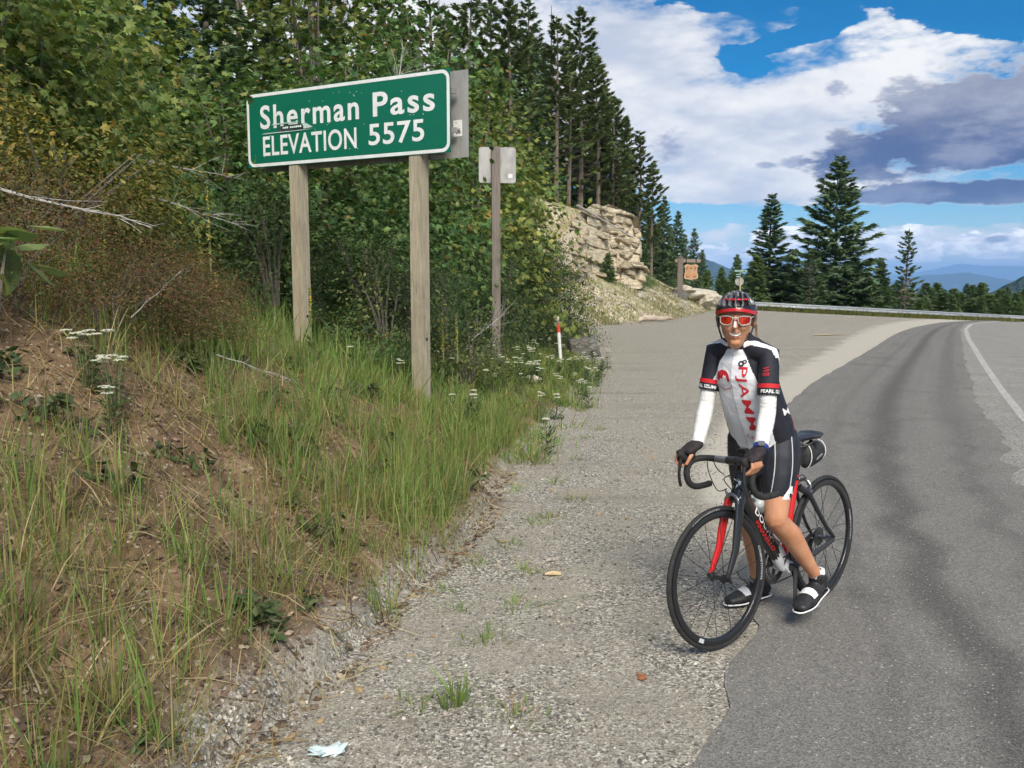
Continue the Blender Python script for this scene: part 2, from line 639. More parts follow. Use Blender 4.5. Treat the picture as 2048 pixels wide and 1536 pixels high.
def m_ground(nb, bs):
    vec = nb.new('ShaderNodeTexCoord').outputs['Object']
    a = nb.new('ShaderNodeSeparateColor')
    nb.l.new(nb.attr('col'), a.inputs[0])
    soil_f, slope_f, moss_f = a.outputs
    grav = ground_tint(nb, vec)
    soil_n = nb.noise(vec, 3.5, 7, .68)
    soil = nb.ramp(soil_n, [(.25, (.085, .056, .036)), (.45, (.175, .115, .070)), (.6, (.25, .172, .108)), (.78, (.33, .25, .17))])
    g2 = nb.new('ShaderNodeSeparateColor')
    nb.l.new(nb.voro(vec, 70, out='Color'), g2.inputs[0])
    soil = nb.mix(nb.ss(g2.outputs[0], .95, .97), soil, (.40, .34, .25))
    soil = nb.mix(nb.ss(nb.noise(vec, 26, 3, .6), .58, .72), soil, (.075, .052, .036))
    mossy = nb.mix(nb.noise(vec, 30, 4, .7), (.055, .075, .022), (.17, .16, .07))
    c = nb.mix(nb.ss(nb.m('ADD', soil_f, nb.m('MULTIPLY', nb.m('SUBTRACT', nb.noise(vec, 5, 5, .65), .5), .9)), .35, .75), grav, soil)
    c = nb.mix(nb.ss(nb.m('ADD', moss_f, nb.m('MULTIPLY', nb.m('SUBTRACT', nb.noise(vec, 3, 4, .6), .5), .8)), .4, .8), c, mossy)
    # scraped and stained patches on the pull-out, pale sand beside the asphalt
    wide = nb.vm('MULTIPLY', vec, (.28, 1.3, 1))
    c = nb.mix(nb.m('MULTIPLY', nb.ss(nb.noise(wide, .9, 6, .65), .50, .72), .45), c, (.185, .173, .148))
    c = nb.mix(nb.m('MULTIPLY', nb.ss(nb.noise(nb.vm('MULTIPLY', vec, (.5, 4.5, 1)), .8, 4, .6), .66, .72), .35), c, (.12, .11, .095))
    wedge = nb.attr('col', 'Alpha')
    c = nb.mix(nb.m('MULTIPLY', nb.ss(nb.m('ADD', wedge, nb.m('MULTIPLY', nb.m('SUBTRACT', nb.noise(vec, 1.5, 5, .6), .5), .5)), .36, .60), .85), c, (.52, .485, .41))
    # sun-bleached talus
    scree_v = nb.new('ShaderNodeSeparateColor')
    nb.l.new(nb.voro(vec, 9.5, out='Color'), scree_v.inputs[0])
    scree = nb.ramp(scree_v.outputs[0], [(0, (.27, .235, .14)), (.35, (.38, .33, .215)), (.6, (.48, .415, .285)), (.8, (.59, .52, .38)), (1, (.72, .64, .50))])
    scree = nb.mix(nb.m('MULTIPLY', nb.ss(nb.noise(vec, .55, 6, .7), .44, .62), .75), scree, (.25, .25, .115))
    c = nb.mix(slope_f, c, scree)
    nb.put(bs.inputs['Base Color'], c)
    h = nb.m('ADD', nb.m('MULTIPLY', nb.voro(vec, 95), .6), nb.m('MULTIPLY', nb.noise(vec, 40, 5, .7), .8))
    bump(nb, bs, h, .55, .012)


M['ground'] = material('ground', m_ground, rough=.95, spec=.1)

rows = np.concatenate([np.linspace(-5, .6, 12), (np.exp(np.linspace(math.log(1.5 + .9), math.log(170), 470)) - 1.5)])
colsu = np.concatenate([np.linspace(-1.9, -1.0, 40)[:-1], np.linspace(-1.0, .72, 440), np.linspace(.72, 1.6, 40)[1:]])
YY, UU = np.meshgrid(rows, colsu, indexing='ij')
XX = UU * (np.maximum(YY, -2) + 3.2)
ZZ = ground(XX, YY)
S_ = edge(YY) - XX
soil = sstep(S_, -.12, .28) * np.clip(1.1 - .25 * sstep(YY, 9, 14), 0, 1)
toe = sstep(S_, -.1, .25) * (1 - sstep(S_, .3, .9)) * (1 - sstep(YY, 5, 7))     # grey wash-out at the foot of the bank
soil = soil - .22 * toe
scree = sstep(YY, 30, 35) * sstep(S_, -.2, .4) * (1 - sstep(S_, 12, 16))
moss = sstep(S_, -.5, .8) * sstep(YY, 6.5, 10) * .85 + .25 * sstep(S_, .6, 2) * (1 - sstep(YY, 7, 10))
moss = np.maximum(moss, sstep(rail_side(XX, YY), -2.6, -1.2))
n0, n1 = XX.shape
idx = np.arange(n0 * n1).reshape(n0, n1)
quads = np.stack([idx[:-1, :-1], idx[:-1, 1:], idx[1:, 1:], idx[1:, :-1]], -1).reshape(-1, 4)
dl = np.interp(YY, [-3, .5, 2.85, 3.76, 4.85, 6.61, 9.25, 11.66, 14.46, 17.58, 22.39, 27.81, 38.05, 52.5, 65, 76], [-.3, .25, .61, .99, 1.29, 1.78, 2.52, 3.6, 4.89, 6.54, 9.07, 11.87, 17.3, 25.3, 33, 40.3]) - XX
wedge = np.clip(1 - dl / (.25 + .075 * np.maximum(YY, 0)), 0, 1) * sstep(YY, 3.5, 8)
gcol = np.stack([soil, scree, moss, wedge], -1).reshape(-1, 4)
link_mesh('ground', np_mesh('ground', np.stack([XX, YY, ZZ], -1).reshape(-1, 3), quads, M['ground'], gcol, True), kind='structure')


# ---------------------------------------------------------------- road sheets
def sheet(name, left, right, lift, mat, ny=260, nx=24, jag=0.0, jag2=0.0, yr=None, fade=0.0):
    """Paving between two lines (lists of (x, y)), lying just above the ground."""
    y0 = max(left[0][1], right[0][1])
    y1 = min(left[-1][1], right[-1][1])
    if yr:
        y0, y1 = yr
    ys = np.exp(np.linspace(math.log(y0 + 4.5), math.log(y1 + 4.5), ny)) - 4.5
    xl = np.interp(ys, [p[1] for p in left], [p[0] for p in left])
    xr = np.interp(ys, [p[1] for p in right], [p[0] for p in right])
    sc = np.clip(5 / np.maximum(ys, 2), .12, 1.0)
    xl = xl + jag * (fbm(ys * 2.2, 0 * ys, 41, 5)) * sc
    xr = xr + jag2 * (fbm(ys * 2.2, 0 * ys + 5, 42, 5)) * sc
    f = np.linspace(0, 1, nx)
    X = xl[:, None] + (xr - xl)[:, None] * f[None, :]
    Y = np.repeat(ys[:, None], nx, 1)
    Z = base(X, Y) + .012 * fbm(X * 2.1, Y * 2.1, 21, 2) * (1 - sstep(Y, 20, 30)) * sstep(edge(Y) - X, -1.6, -.2) + lift + .00045 * Y
    i = np.arange(X.size).reshape(X.shape)
    q = np.stack([i[:-1, :-1], i[:-1, 1:], i[1:, 1:], i[1:, :-1]], -1).reshape(-1, 4)
    return link_mesh(name, np_mesh(name, np.stack([X, Y, Z], -1).reshape(-1, 3), q, mat, np.stack([np.repeat(f[None], ny, 0), Y / 40, 0 * X], -1).reshape(-1, 3), True), kind='structure')


def speck(nb, vec, scale, lo, hi):
    a = nb.new('ShaderNodeSeparateColor')
    nb.l.new(nb.voro(vec, scale, out='Color'), a.inputs[0])
    return nb.ss(a.outputs[0], lo, hi)


def m_chipseal(nb, bs):
    vec = nb.new('ShaderNodeTexCoord').outputs['Object']
    a = nb.new('ShaderNodeSeparateColor')
    nb.l.new(nb.voro(vec, 85, out='Color'), a.inputs[0])
    c = nb.ramp(a.outputs[0], [(0, (.11, .105, .095)), (.4, (.27, .26, .235)), (1, (.46, .445, .40))])
    c = nb.mix(nb.m('MULTIPLY', nb.ss(nb.noise(vec, 1.2, 6, .65), .4, .7), .5), c, (.21, .205, .19))
    nb.put(bs.inputs['Base Color'], c)
    bump(nb, bs, nb.voro(vec, 85), .4, .008)


def m_asphalt(nb, bs):
    vec = nb.new('ShaderNodeTexCoord').outputs['Object']
    a = nb.new('ShaderNodeSeparateColor')
    nb.l.new(nb.attr('col'), a.inputs[0])
    F_, L_ = a.outputs[0], a.outputs[1]          # across the strip 0-1, along it
    cv = nb.new('ShaderNodeCombineXYZ')
    nb.put(cv.inputs[0], nb.m('MULTIPLY', F_, 22.0))
    nb.put(cv.inputs[1], nb.m('MULTIPLY', L_, 5.0))
    streak = nb.noise(cv.outputs[0], 1.0, 3, .5)
    blot = nb.noise(vec, 1.4, 6, .68)
    c = nb.mix(nb.m('ADD', nb.m('MULTIPLY', streak, .6), nb.m('MULTIPLY', blot, .4)), (.255, .247, .228), (.15, .146, .138))
    for f0, wd, k in ((.52, .115, .55), (.31, .06, .18), (.84, .10, .28)):
        lane = nb.ss(nb.m('ADD', nb.m('ABSOLUTE', nb.m('SUBTRACT', F_, f0)), nb.m('MULTIPLY', nb.m('SUBTRACT', blot, .5), .07)), wd, 0.0)
        c = nb.mix(nb.m('MULTIPLY', lane, k), c, (.062, .060, .060))
    c = nb.mix(nb.m('MULTIPLY', nb.ss(nb.noise(vec, .7, 4, .6), .54, .70), .35), c, (.10, .097, .092))
    g = nb.new('ShaderNodeSeparateColor')
    nb.l.new(nb.voro(vec, 140, out='Color'), g.inputs[0])
    c = nb.mix(1.0, c, nb.ramp(g.outputs[0], [(0, (.66, .66, .66)), (.5, (1, 1, 1)), (1, (1.35, 1.33, 1.28))]), 'MULTIPLY')
    c = nb.mix(nb.ss(g.outputs[1], .985, .992), c, (.46, .44, .38))
    nb.put(bs.inputs['Base Color'], c)
    bump(nb, bs, nb.voro(vec, 140), .5, .006)


M['chipseal'] = material('chipseal', m_chipseal, rough=.95, spec=.1)
M['asphalt'] = material('asphalt', m_asphalt, rough=.95, spec=.12)


def worn_paint(name, colr, keep=.45):
    def f(nb, bs):
        vec = nb.new('ShaderNodeTexCoord').outputs['Object']
        n = nb.m('ADD', nb.m('MULTIPLY', nb.noise(vec, 9, 5, .7), .6), nb.m('MULTIPLY', nb.voro(vec, 60), .5))
        nb.put(bs.inputs['Base Color'], nb.mix(nb.ss(n, keep - .12, keep + .22), colr, (.30, .29, .26)))
    return material(name, f, colr, .8)


M['white_paint'] = worn_paint('white_road_paint', (.62, .61, .56), .46)
M['yellow_paint'] = worn_paint('yellow_road_paint', (.62, .47, .16), .50)

DARK_L = [(-.3, -3), (.25, 0.5), (.45, 2), (.61, 2.85), (.72, 3.14), (.81, 3.42), (.99, 3.76), (1.29, 4.85), (1.78, 6.61), (2.52, 9.25), (3.6, 11.66), (4.89, 14.46), (6.54, 17.58), (9.07, 22.39),
          (11.87, 27.81), (17.29, 38.05), (25.33, 52.54), (33, 65.0), (40.3, 76.4)]
DARK_R = [(2.2, -3), (2.7, 2), (3.3, 5), (4.04, 6.86), (4.5, 7.84), (5.56, 10.11), (6.64, 12.54), (7.93, 15.23), (9.93, 19.37), (13.66, 26.92), (19.03, 37.63), (26.54, 52.0), (35.66, 67.65), (43, 79)]
LINE = [(4.0, 4.5), (6.22, 10.65), (7.63, 13.76), (10.26, 19.37), (13.9, 27.02), (19.3, 37.8), (27.1, 52.5), (35.0, 65.5), (44, 80)]
sheet('road', [(x - .5, y) for x, y in DARK_R], [(x + 14 + .35 * y, y) for x, y in DARK_R], .003, M['chipseal'], nx=30)
sheet('asphalt_shoulder', DARK_L, DARK_R, .0065, M['asphalt'], ny=520, nx=26, jag=.15, jag2=.30)
sheet('edge_line', [(x - .05, y) for x, y in LINE], [(x + .05 + .002 * y, y) for x, y in LINE], .0065, M['white_paint'], ny=120, nx=3)
sheet('paint_mark', [(9.95, 28.75), (9.85, 28.95), (10.0, 29.45)], [(10.1, 28.75), (10.95, 29.25), (11.0, 29.45)], .006, M['yellow_paint'], ny=6, nx=6)


def far_sheet(name, y0, y1, half, zfun, mat, nx, ny, **kw):
    ys = np.exp(np.linspace(math.log(y0), math.log(y1), ny))
    us = np.linspace(-half, half, nx)
    Y, U = np.meshgrid(ys, us, indexing='ij')
    X = U * Y
    i = np.arange(X.size).reshape(X.shape)
    q = np.stack([i[:-1, :-1], i[:-1, 1:], i[1:, 1:], i[1:, :-1]], -1).reshape(-1, 4)
    return link_mesh(name, np_mesh(name, np.stack([X, Y, zfun(X, Y)], -1).reshape(-1, 3), q, mat, None, True), kind='structure', **kw)


# ---------------------------------------------------------------- wooded valley and ridges far off
def m_forest(nb, bs):
    vec = nb.new('ShaderNodeTexCoord').outputs['Object']
    n = nb.noise(vec, .02, 6, .7)
    c = nb.mix(nb.ss(n, .35, .65), (.018, .035, .014), (.05, .075, .028))
    nb.put(bs.inputs['Base Color'], c)
    bump(nb, bs, nb.voro(vec, .09), 1.0, 8.0)


M['forest'] = material('forested_slope', m_forest, rough=1.0, spec=.1)
far_sheet('valley', 110, 28500, 1.2, lambda X, Y: -32 - 420 * sstep(Y, 200, 5200) + 25 * fbm(X * .0016, Y * .0016, 71, 4) * sstep(Y, 200, 900), M['forest'], 120, 90)


def ridge(name, y, depth, prof, seed, rough, nx=400):
    """A wooded ridge: crest heights given at bearings (degrees), with tree-rough outline."""
    az = np.linspace(prof[0][0], prof[-1][0], nx)
    el = np.interp(az, [p[0] for p in prof], [p[1] for p in prof])
    fs = np.linspace(-1, 1, 15)
    A, Fv = np.meshgrid(az, fs, indexing='ij')
    yy = y + Fv * depth
    X = np.tan(np.radians(A)) * yy
    crest = (1.65 + np.tan(np.radians(el)) * y / np.cos(np.radians(az)))[:, None]
    fall = 1 - np.abs(Fv) ** 1.3
    Z = -460 + (crest + 460) * fall + rough * fbm(X / (rough * 16), yy / (rough * 16), seed, 4) * fall
    Z = Z + rough * .12 * vnoise(X / (rough * .35), yy / (rough * .35), seed + 9) * (fall > .9)
    i = np.arange(A.size).reshape(A.shape)
    q = np.stack([i[:-1, :-1], i[1:, :-1], i[1:, 1:], i[:-1, 1:]], -1).reshape(-1, 4)
    return link_mesh(name, np_mesh(name, np.stack([X, yy, Z], -1).reshape(-1, 3), q, M['forest'], None, True), kind='structure')


ridge('hills', 5200, 1500, [(-40, 2.2), (-10, 2.4), (6, 1.9), (10, 1.5), (12.2, 1.22), (13.5, .75), (15, .15), (17, -.9), (20, -2.2)], 51, 60)
ridge('hills', 11500, 2500, [(15, -.9), (18, -.55), (20, -.25), (22.7, .02), (24.8, .38), (26, .40), (27.1, .45), (28.9, .05), (31, -.4), (35, -.9)], 52, 90)
ridge('hills', 24500, 3500, [(14, -.5), (18, .25), (21, .38), (24, .35), (25.3, .55), (26.6, .92), (28, .72), (29.8, .62), (33, .9), (38, .3), (44, .6)], 53, 150)
ridge('hills', 1500, 450, [(26.5, -1.9), (28, -.75), (28.8, -.3), (29.8, .25), (31.5, .9), (35, 1.6), (42, 1.9), (52, 1.7)], 55, 26)

# ---------------------------------------------------------------- the blue air between here and the ridges
hz = MB()
hz.box((0, 14000, -10), (70000, 30600, 980))
haze_m = bpy.data.materials.new('haze')
haze_m.use_nodes = True
haze_m.node_tree.nodes.clear()
hb = NB(haze_m.node_tree)
pv = hb.new('ShaderNodeVolumePrincipled')
pv.inputs['Color'].default_value = (.30, .56, 1.0, 1)
pv.inputs['Density'].default_value = 8.5e-5
pv.inputs['Anisotropy'].default_value = -.35
ho = hb.new('ShaderNodeOutputMaterial')
hb.l.new(pv.outputs[0], ho.inputs['Volume'])
hz.build('haze', haze_m, kind='stuff', label='thin blue haze lying over the far wooded ridges')


# ================================================================ SIGNS, RAIL, ROADSIDE THINGS
def m_wood(c1, c2, dark):
    def f(nb, bs):
        vec = nb.new('ShaderNodeTexCoord').outputs['Object']
        v2 = nb.vm('MULTIPLY', vec, (9, 9, .7))
        g = nb.noise(v2, 5, 6, .65, .6)
        c = nb.mix(nb.ss(g, .35, .65), c1, c2)
        c = nb.mix(nb.ss(nb.noise(nb.vm('MULTIPLY', vec, (22, 22, 1.1)), 4, 4, .7), .60, .74), c, dark)
        c = nb.mix(nb.m('MULTIPLY', nb.ss(nb.noise(vec, 2.2, 4, .6), .5, .8), .5), c, dark)
        nb.put(bs.inputs['Base Color'], c)
        bump(nb, bs, g, .35, .006)
    return f


M['post_wood'] = material('weathered_post', m_wood((.43, .375, .27), (.30, .26, .19), (.125, .10, .075)), rough=.85, spec=.25)
M['grey_wood'] = material('grey_wood', m_wood((.235, .20, .17), (.17, .145, .13), (.09, .075, .065)), rough=.85, spec=.25)


def m_green(nb, bs):
    vec = nb.new('ShaderNodeTexCoord').outputs['Object']
    n = nb.noise(vec, 3, 4, .6)
    nb.put(bs.inputs['Base Color'], nb.mix(n, (.002, .125, .072), (.003, .145, .086)))


def m_aluminium(nb, bs):
    vec = nb.new('ShaderNodeTexCoord').outputs['Object']
    n = nb.noise(nb.vm('MULTIPLY', vec, (3, 3, 1.2)), 2.2, 6, .65)
    nb.put(bs.inputs['Base Color'], nb.mix(nb.ss(n, .35, .7), (.44, .43, .41), (.29, .28, .27)))
    nb.put(bs.inputs['Roughness'], nb.m('ADD', nb.m('MULTIPLY', n, .3), .40))


M['sign_green'] = material('green_sheeting', m_green, rough=.42)
M['sign_white'] = mottled('white_sheeting', (.80, .81, .79), (.70, .71, .70), 6, .5)
M['aluminium'] = material('weathered_aluminium', m_aluminium, metal=.35)
M['sticker_white'] = mottled('paper_white', (.78, .78, .76), (.66, .66, .64), 40, .7)
M['black_ink'] = material('black_ink', color=(.015, .015, .017), rough=.6)
M['steel'] = mottled('galvanised_steel', (.50, .52, .53), (.62, .64, .65), 8, .45, metal=.5)


def rrect(w_, h_, r, n=6):
    pts = []
    for cx, cy_, a0 in ((w_ / 2 - r, h_ / 2 - r, 0), (-w_ / 2 + r, h_ / 2 - r, 90), (-w_ / 2 + r, -h_ / 2 + r, 180), (w_ / 2 - r, -h_ / 2 + r, 270)):
        for i in range(n + 1):
            a = R(a0 + 90 * i / n)
            pts.append((cx + r * math.cos(a), cy_ + r * math.sin(a)))
    return pts


def flat_text(mb, body, width, height, Mx, bold=0.0, spacing=1.0):
    V, Fs = text_mesh(body, width, height, bold, spacing)
    return mb.add([Mx @ Vector(p) for p in V], Fs)


def ring_plate(mb, outer, inner, z, Mx):
    k = len(outer)
    V = [Mx @ Vector((x, y, z)) for x, y in outer] + [Mx @ Vector((x, y, z)) for x, y in inner]
    return mb.add(V, [(i, (i + 1) % k, k + (i + 1) % k, k + i) for i in range(k)])


# ---- the pass sign: panel from (-2.81, 9.68) to (-.57, 8.47), 2.55 x .76 m
SL, SR = Vector((-2.814, 9.681, 0)), Vector((-.571, 8.470, 0))
sdir = (SR - SL).normalized()
snorm = Vector((sdir.y, -sdir.x, 0))          # towards the viewer
smid = (SL + SR) / 2 + Vector((0, 0, 2.835 + .38))
sg = empty('road_sign', (smid.x, smid.y, gz(smid.x, smid.y)), label='large green elevation sign for a mountain pass on two timber posts', cat='road sign')
SG = sg.location.copy()


def sframe(off=0.0, dx=0.0, dz=0.0):
    """sign-local XY (x along the panel, y up) -> space of the sign's Empty"""
    o = smid + snorm * off + sdir * dx + Vector((0, 0, dz)) - SG
    return Matrix(((sdir.x, 0, snorm.x, o.x), (sdir.y, 0, snorm.y, o.y), (0, 1, 0, o.z), (0, 0, 0, 1)))


W_, H_ = 2.55, .76
b = MB()
b.prism([(-W_ / 2, -H_ / 2), (W_ / 2, -H_ / 2), (W_ / 2, H_ / 2), (-W_ / 2, H_ / 2)], .005, sframe(0))
panel = b.build('sign_panel', M['sign_green'], sg)
b = MB()
ring_plate(b, rrect(W_ - .012, H_ - .012, .085), rrect(W_ - .075, H_ - .075, .06), .0045, sframe())
b.build('border', M['sign_white'], panel)
for body_, wd, hg, dx, dz, sp in (('Sherman', 1.30, .245, -.435, .128, 1.16), ('Pass', .72, .232, .745, .128, 1.16), ('ELEVATION', 1.235, .205, -.438, -.168, 1.05), ('5575', .655, .205, .655, -.155, 1.05)):
    b = MB()
    flat_text(b, body_, wd, hg, sframe(.0045, dx, dz), .016 if dz < 0 else .020, sp)
    b.build('lettering', M['sign_white'], panel)
b = MB()
for i in range(26):
    px, py = random.uniform(-1.15, 1.15), random.choice((.27, .24, .0, -.05, -.26, .1)) + random.uniform(-.02, .02)
    b.lathe([(0, .0046), (.0042, .0046)], 8, sframe(0, px, py))
b.build('rivet', M['sign_white'], panel, kind='stuff')
# torn sticker
b = MB()
b.prism([(-.19, -.028), (.16, -.022), (.15, .030), (-.06, .032), (-.17, .02)], .002, sframe(.006, -.66, -.005))
stk = b.build('sticker', mottled('torn_sticker', (.014, .018, .022), (.055, .075, .08), 30, .5), panel, label='torn dark sticker scraped off below the name')
b = MB()
b.prism([(-.33, -.005), (.02, .0), (.04, .006), (-.30, .009)], .002, sframe(.0085, -.60, .043))
b.prism([(-.40, -.006), (.15, -.003), (.30, .004), (-.38, .004)], .002, sframe(.0085, -.66, -.040))
b.prism([(-.02, -.03), (.10, -.02), (.0, .03), (-.03, .03)], .002, sframe(.0092, -.47, .0))
for q in range(9):
    b.box(sframe(.0095, -.76 + q * .026 + (.02 if q > 2 else 0), 0) @ Vector((0, 0, 0)), (.016, .003, .018))
b.build('peeled_backing', mottled('peeled_backing', (.35, .50, .44), (.60, .68, .64), 25, .7), stk)
PT = .14
for t in (.245, .838):
    c = SL + (SR - SL) * t - snorm * (.004 + PT / 2)
    zb = gz(c.x, c.y) - .35
    b = MB()
    ang = math.atan2(sdir.y, sdir.x)
    b.box(Vector((c.x, c.y, (zb + 3.55) / 2)) - SG, (PT, PT, 3.55 - zb), Matrix.Rotation(ang, 3, 'Z'), .008)
    post = b.build('post', M['post_wood'], sg)
    # drilled bolt hole near the foot and a knot
    b = MB()
    side = sdir
    hz_ = zb + .35 + (.32 if t < .5 else .62)
    hp = c + side * (PT / 2 + .0015) + Vector((0, 0, hz_)) - SG
    Mh = Matrix.Translation(hp) @ side.to_track_quat('Z', 'Y').to_matrix().to_4x4()
    b.lathe([(0, 0), (.017, 0), (.018, -.004)], 12, Mh)
    b.build('bolt_hole', M['black_ink'], post)
b = MB()
BW, BH = 2.55, .80
b.prism([(-BW / 2, -BH / 2), (BW / 2, -BH / 2), (BW / 2, BH / 2), (-BW / 2, BH / 2)], .004, sframe(-.155, .10, -.012))
bp = b.build('back_panel', M['aluminium'], sg, label='bare aluminium back of the sign facing the other way')
b = MB()
b.prism([(-.048, -.075), (.048, -.075), (.048, .075), (-.048, .075)], .002, sframe(-.1505, .10 + BW / 2 - .115, -.14))
tg = b.build('inventory_tag', M['sticker_white'], bp)
b = MB()
flat_text(b, '06', .055, .055, sframe(-.149, .10 + BW / 2 - .113, -.165), .03)
b.build('lettering', M['black_ink'], tg)
b = MB()
b.lathe([(0, 0), (.006, 0), (.006, -.001)], 8, sframe(-.149, .10 + BW / 2 - .135, -.09))
b.build('rivet', M['black_ink'], tg)
for dz in (.19, -.17):
    b = MB()
    for off in (.0,):
        b.box(sframe(-.075, .0, dz) @ Vector((0, 0, 0)), (W_ + .04, .022, .05), Matrix.Rotation(ang, 3, 'Z'))
    b.build('bracket', M['aluminium'], sg)

# ---- small sign seen from behind on a grey post
sx0, sy0 = -.255, 14.2
s2 = empty('road_sign', (sx0, sy0, gz(sx0, sy0)), (0, 0, R(6)), label='small square sign seen from its bare back on a grey post', cat='road sign')
b = MB()
top = 3.70 - s2.location.z + .02
b.box((0, 0, top / 2 - .2), (.135, .10, top + .4), None, .006)
b.build('post', M['grey_wood'], s2)
b = MB()
Mp = Matrix.Translation((.03, .056, top - .275)) @ Matrix.Rotation(R(90), 4, 'X')
b.prism(rrect(.585, .55, .04), .004, Mp)
pn = b.build('sign_panel', M['aluminium'], s2)
b = MB()
b.prism([(-.035, -.03), (.035, -.034), (.036, .03), (-.033, .032)], .002, Matrix.Translation((.235, .0515, top - .44)) @ Matrix.Rotation(R(90), 4, 'X'))
b.build('inventory_tag', M['sticker_white'], pn)

# ---- red and white marker post with its boulder
mp = empty('marker_post', (.975, 17.6, gz(.975, 17.6)), (R(-2), R(-4.5), 0), label='white marker post with a red band beside the grey boulder', cat='marker post')
M['marker_white'] = mottled('marker_white', (.78, .77, .74), (.62, .60, .56), 12, .5)
M['marker_red'] = mottled('marker_red', (.62, .06, .03), (.50, .05, .03), 20, .4)
for nm, z0, z1, r, mt in (('shaft', -.2, .62, .036, 'marker_white'), ('reflective_band', .62, .78, .038, 'marker_red'), ('upper_shaft', .78, .87, .033, 'grey_wood')):
    b = MB()
    b.cyl((0, 0, z0), (0, 0, z1), r, 14)
    b.build(nm, M[mt], mp, True)
b = MB()
b.lathe([(.030, .86), (.040, .875), (.041, .91), (.030, .935), (0, .945)], 14, Matrix.Translation((-.012, 0, 0)))
b.build('cap', M['marker_white'], mp, True)


def rock_mesh(name, size, mat, seed, sub=2, rough=.18, cut=7):
    """Angular stone: a sphere sliced by random planes, then roughened."""
    rr = random.Random(seed)
    bm = bmesh.new()
    bmesh.ops.create_icosphere(bm, subdivisions=sub, radius=1)
    planes = [(Vector((rr.gauss(0, 1), rr.gauss(0, 1), rr.gauss(0, 1))).normalized(), rr.uniform(.55, .85)) for _ in range(cut)]
    for v in bm.verts:
        p = v.co.copy()
        for n, d in planes:
            e = p.dot(n) - d
            if e > 0:
                p -= n * e
        p *= 1 + rr.uniform(-rough, rough) * .35
        v.co = Vector((p.x * size[0], p.y * size[1], p.z * size[2]))
    me = bpy.data.meshes.new(name)
    bm.to_mesh(me)
    bm.free()
    me.materials.append(mat)
    return me


def block_mesh(name, mat, seed):
    """Angular block of bedded rock about 2 m across (unit half-size)."""
    rr = random.Random(seed)
    bm = bmesh.new()
    bmesh.ops.create_cube(bm, size=2)
    bmesh.ops.subdivide_edges(bm, edges=bm.edges[:], cuts=3, use_grid_fill=True)
    planes = [(Vector((rr.gauss(0, 1), rr.gauss(0, 1), rr.gauss(0, .6))).normalized(), rr.uniform(.8, 1.15)) for _ in range(7)]
    for v in bm.verts:
        p = v.co.copy()
        for n, d in planes:
            e = p.dot(n) - d
            if e > 0:
                p -= n * e
        v.co = p + Vector((rr.uniform(-.09, .09), rr.uniform(-.09, .09), rr.uniform(-.09, .09)))
    me = bpy.data.meshes.new(name)
    bm.to_mesh(me)
    bm.free()
    me.materials.append(mat)
    return me


def m_rock(c1, c2, dark, sc=3.0):
    def f(nb, bs):
        vec = nb.new('ShaderNodeTexCoord').outputs['Object']
        n = nb.noise(vec, sc, 7, .68)
        c = nb.mix(nb.ss(n, .35, .65), c1, c2)
        v = nb.voro(nb.vm('MULTIPLY', vec, (1, 1, 2.2)), sc * 1.3, 'DISTANCE_TO_EDGE')
        c = nb.mix(nb.m('MULTIPLY', nb.ss(v, .05, .0), .28), c, dark)
        nb.put(bs.inputs['Base Color'], c)
        bump(nb, bs, nb.m('ADD', n, nb.m('MULTIPLY', nb.ss(v, .0, .1), .5)), .9, .06)
    return f


M['grey_rock'] = material('grey_rock', m_rock((.15, .142, .128), (.22, .21, .19), (.05, .048, .045), 4), rough=.9, spec=.2)
M['cream_rock'] = material('cream_rock', m_rock((.62, .545, .40), (.50, .42, .30), (.20, .16, .11), 1.6), rough=.95, spec=.15)
M['pale_rock'] = material('pale_rock', m_rock((.56, .51, .41), (.68, .62, .51), (.32, .28, .21), 4), rough=.95, spec=.15)
o = link_mesh('boulder', rock_mesh('boulder', (.52, .38, .40), M['grey_rock'], 5, 3, .08, 6), label='squarish dark grey boulder behind the red and white marker post', cat='boulder')
o.location = (1.66, 20.4, gz(1.66, 20.4) + .13)
o.rotation_euler = (0, 0, R(20))
for (x, y, sx_, sz_, lb) in ((.20, 12.9, (.24, .13, .07), .05, 'flat whitish stone in the flowers below the grey sign post'), (.33, 14.9, (.2, .12, .09), .05, 'pale stone in the shade just behind the grey sign post')):
    o = link_mesh('stone', rock_mesh('stone', sx_, M['pale_rock'], int(y * 7), 2), label=lb, cat='stone')
    o.location = (x, y, gz(x, y) + sz_)

# ---- driftwood log at the back of the pull-out
lg = empty('log', (6.35, 39.6, gz(6.35, 39.6)), (0, 0, R(36)), label='bleached broken log lying at the foot of the rocky slope', cat='log')
b = MB()
b.tube([(-1.0, 0, .10), (-.6, .05, .2), (-.1, 0, .18), (.4, -.06, .14), (.8, .02, .16), (1.1, .06, .14)], [.05, .15, .13, .11, .10, .06], 10)
b.build('trunk', mottled('bleached_log', (.40, .32, .24), (.55, .47, .38), 6, .85, .5), lg, True)
for p, q, r in (((-.55, .05, .25), (-.25, -.05, .46), .06), ((-.7, 0, .12), (-1.15, -.1, .03), .07), ((.5, 0, .15), (1.25, -.2, .06), .05)):
    b = MB()
    b.tube([p, [(a + c) / 2 + .02 for a, c in zip(p, q)], q], [r, r * .8, r * .35], 7)
    b.build('limb', mottled('broken_limb', (.23, .14, .09), (.42, .33, .25), 6, .85, .4), lg, True)

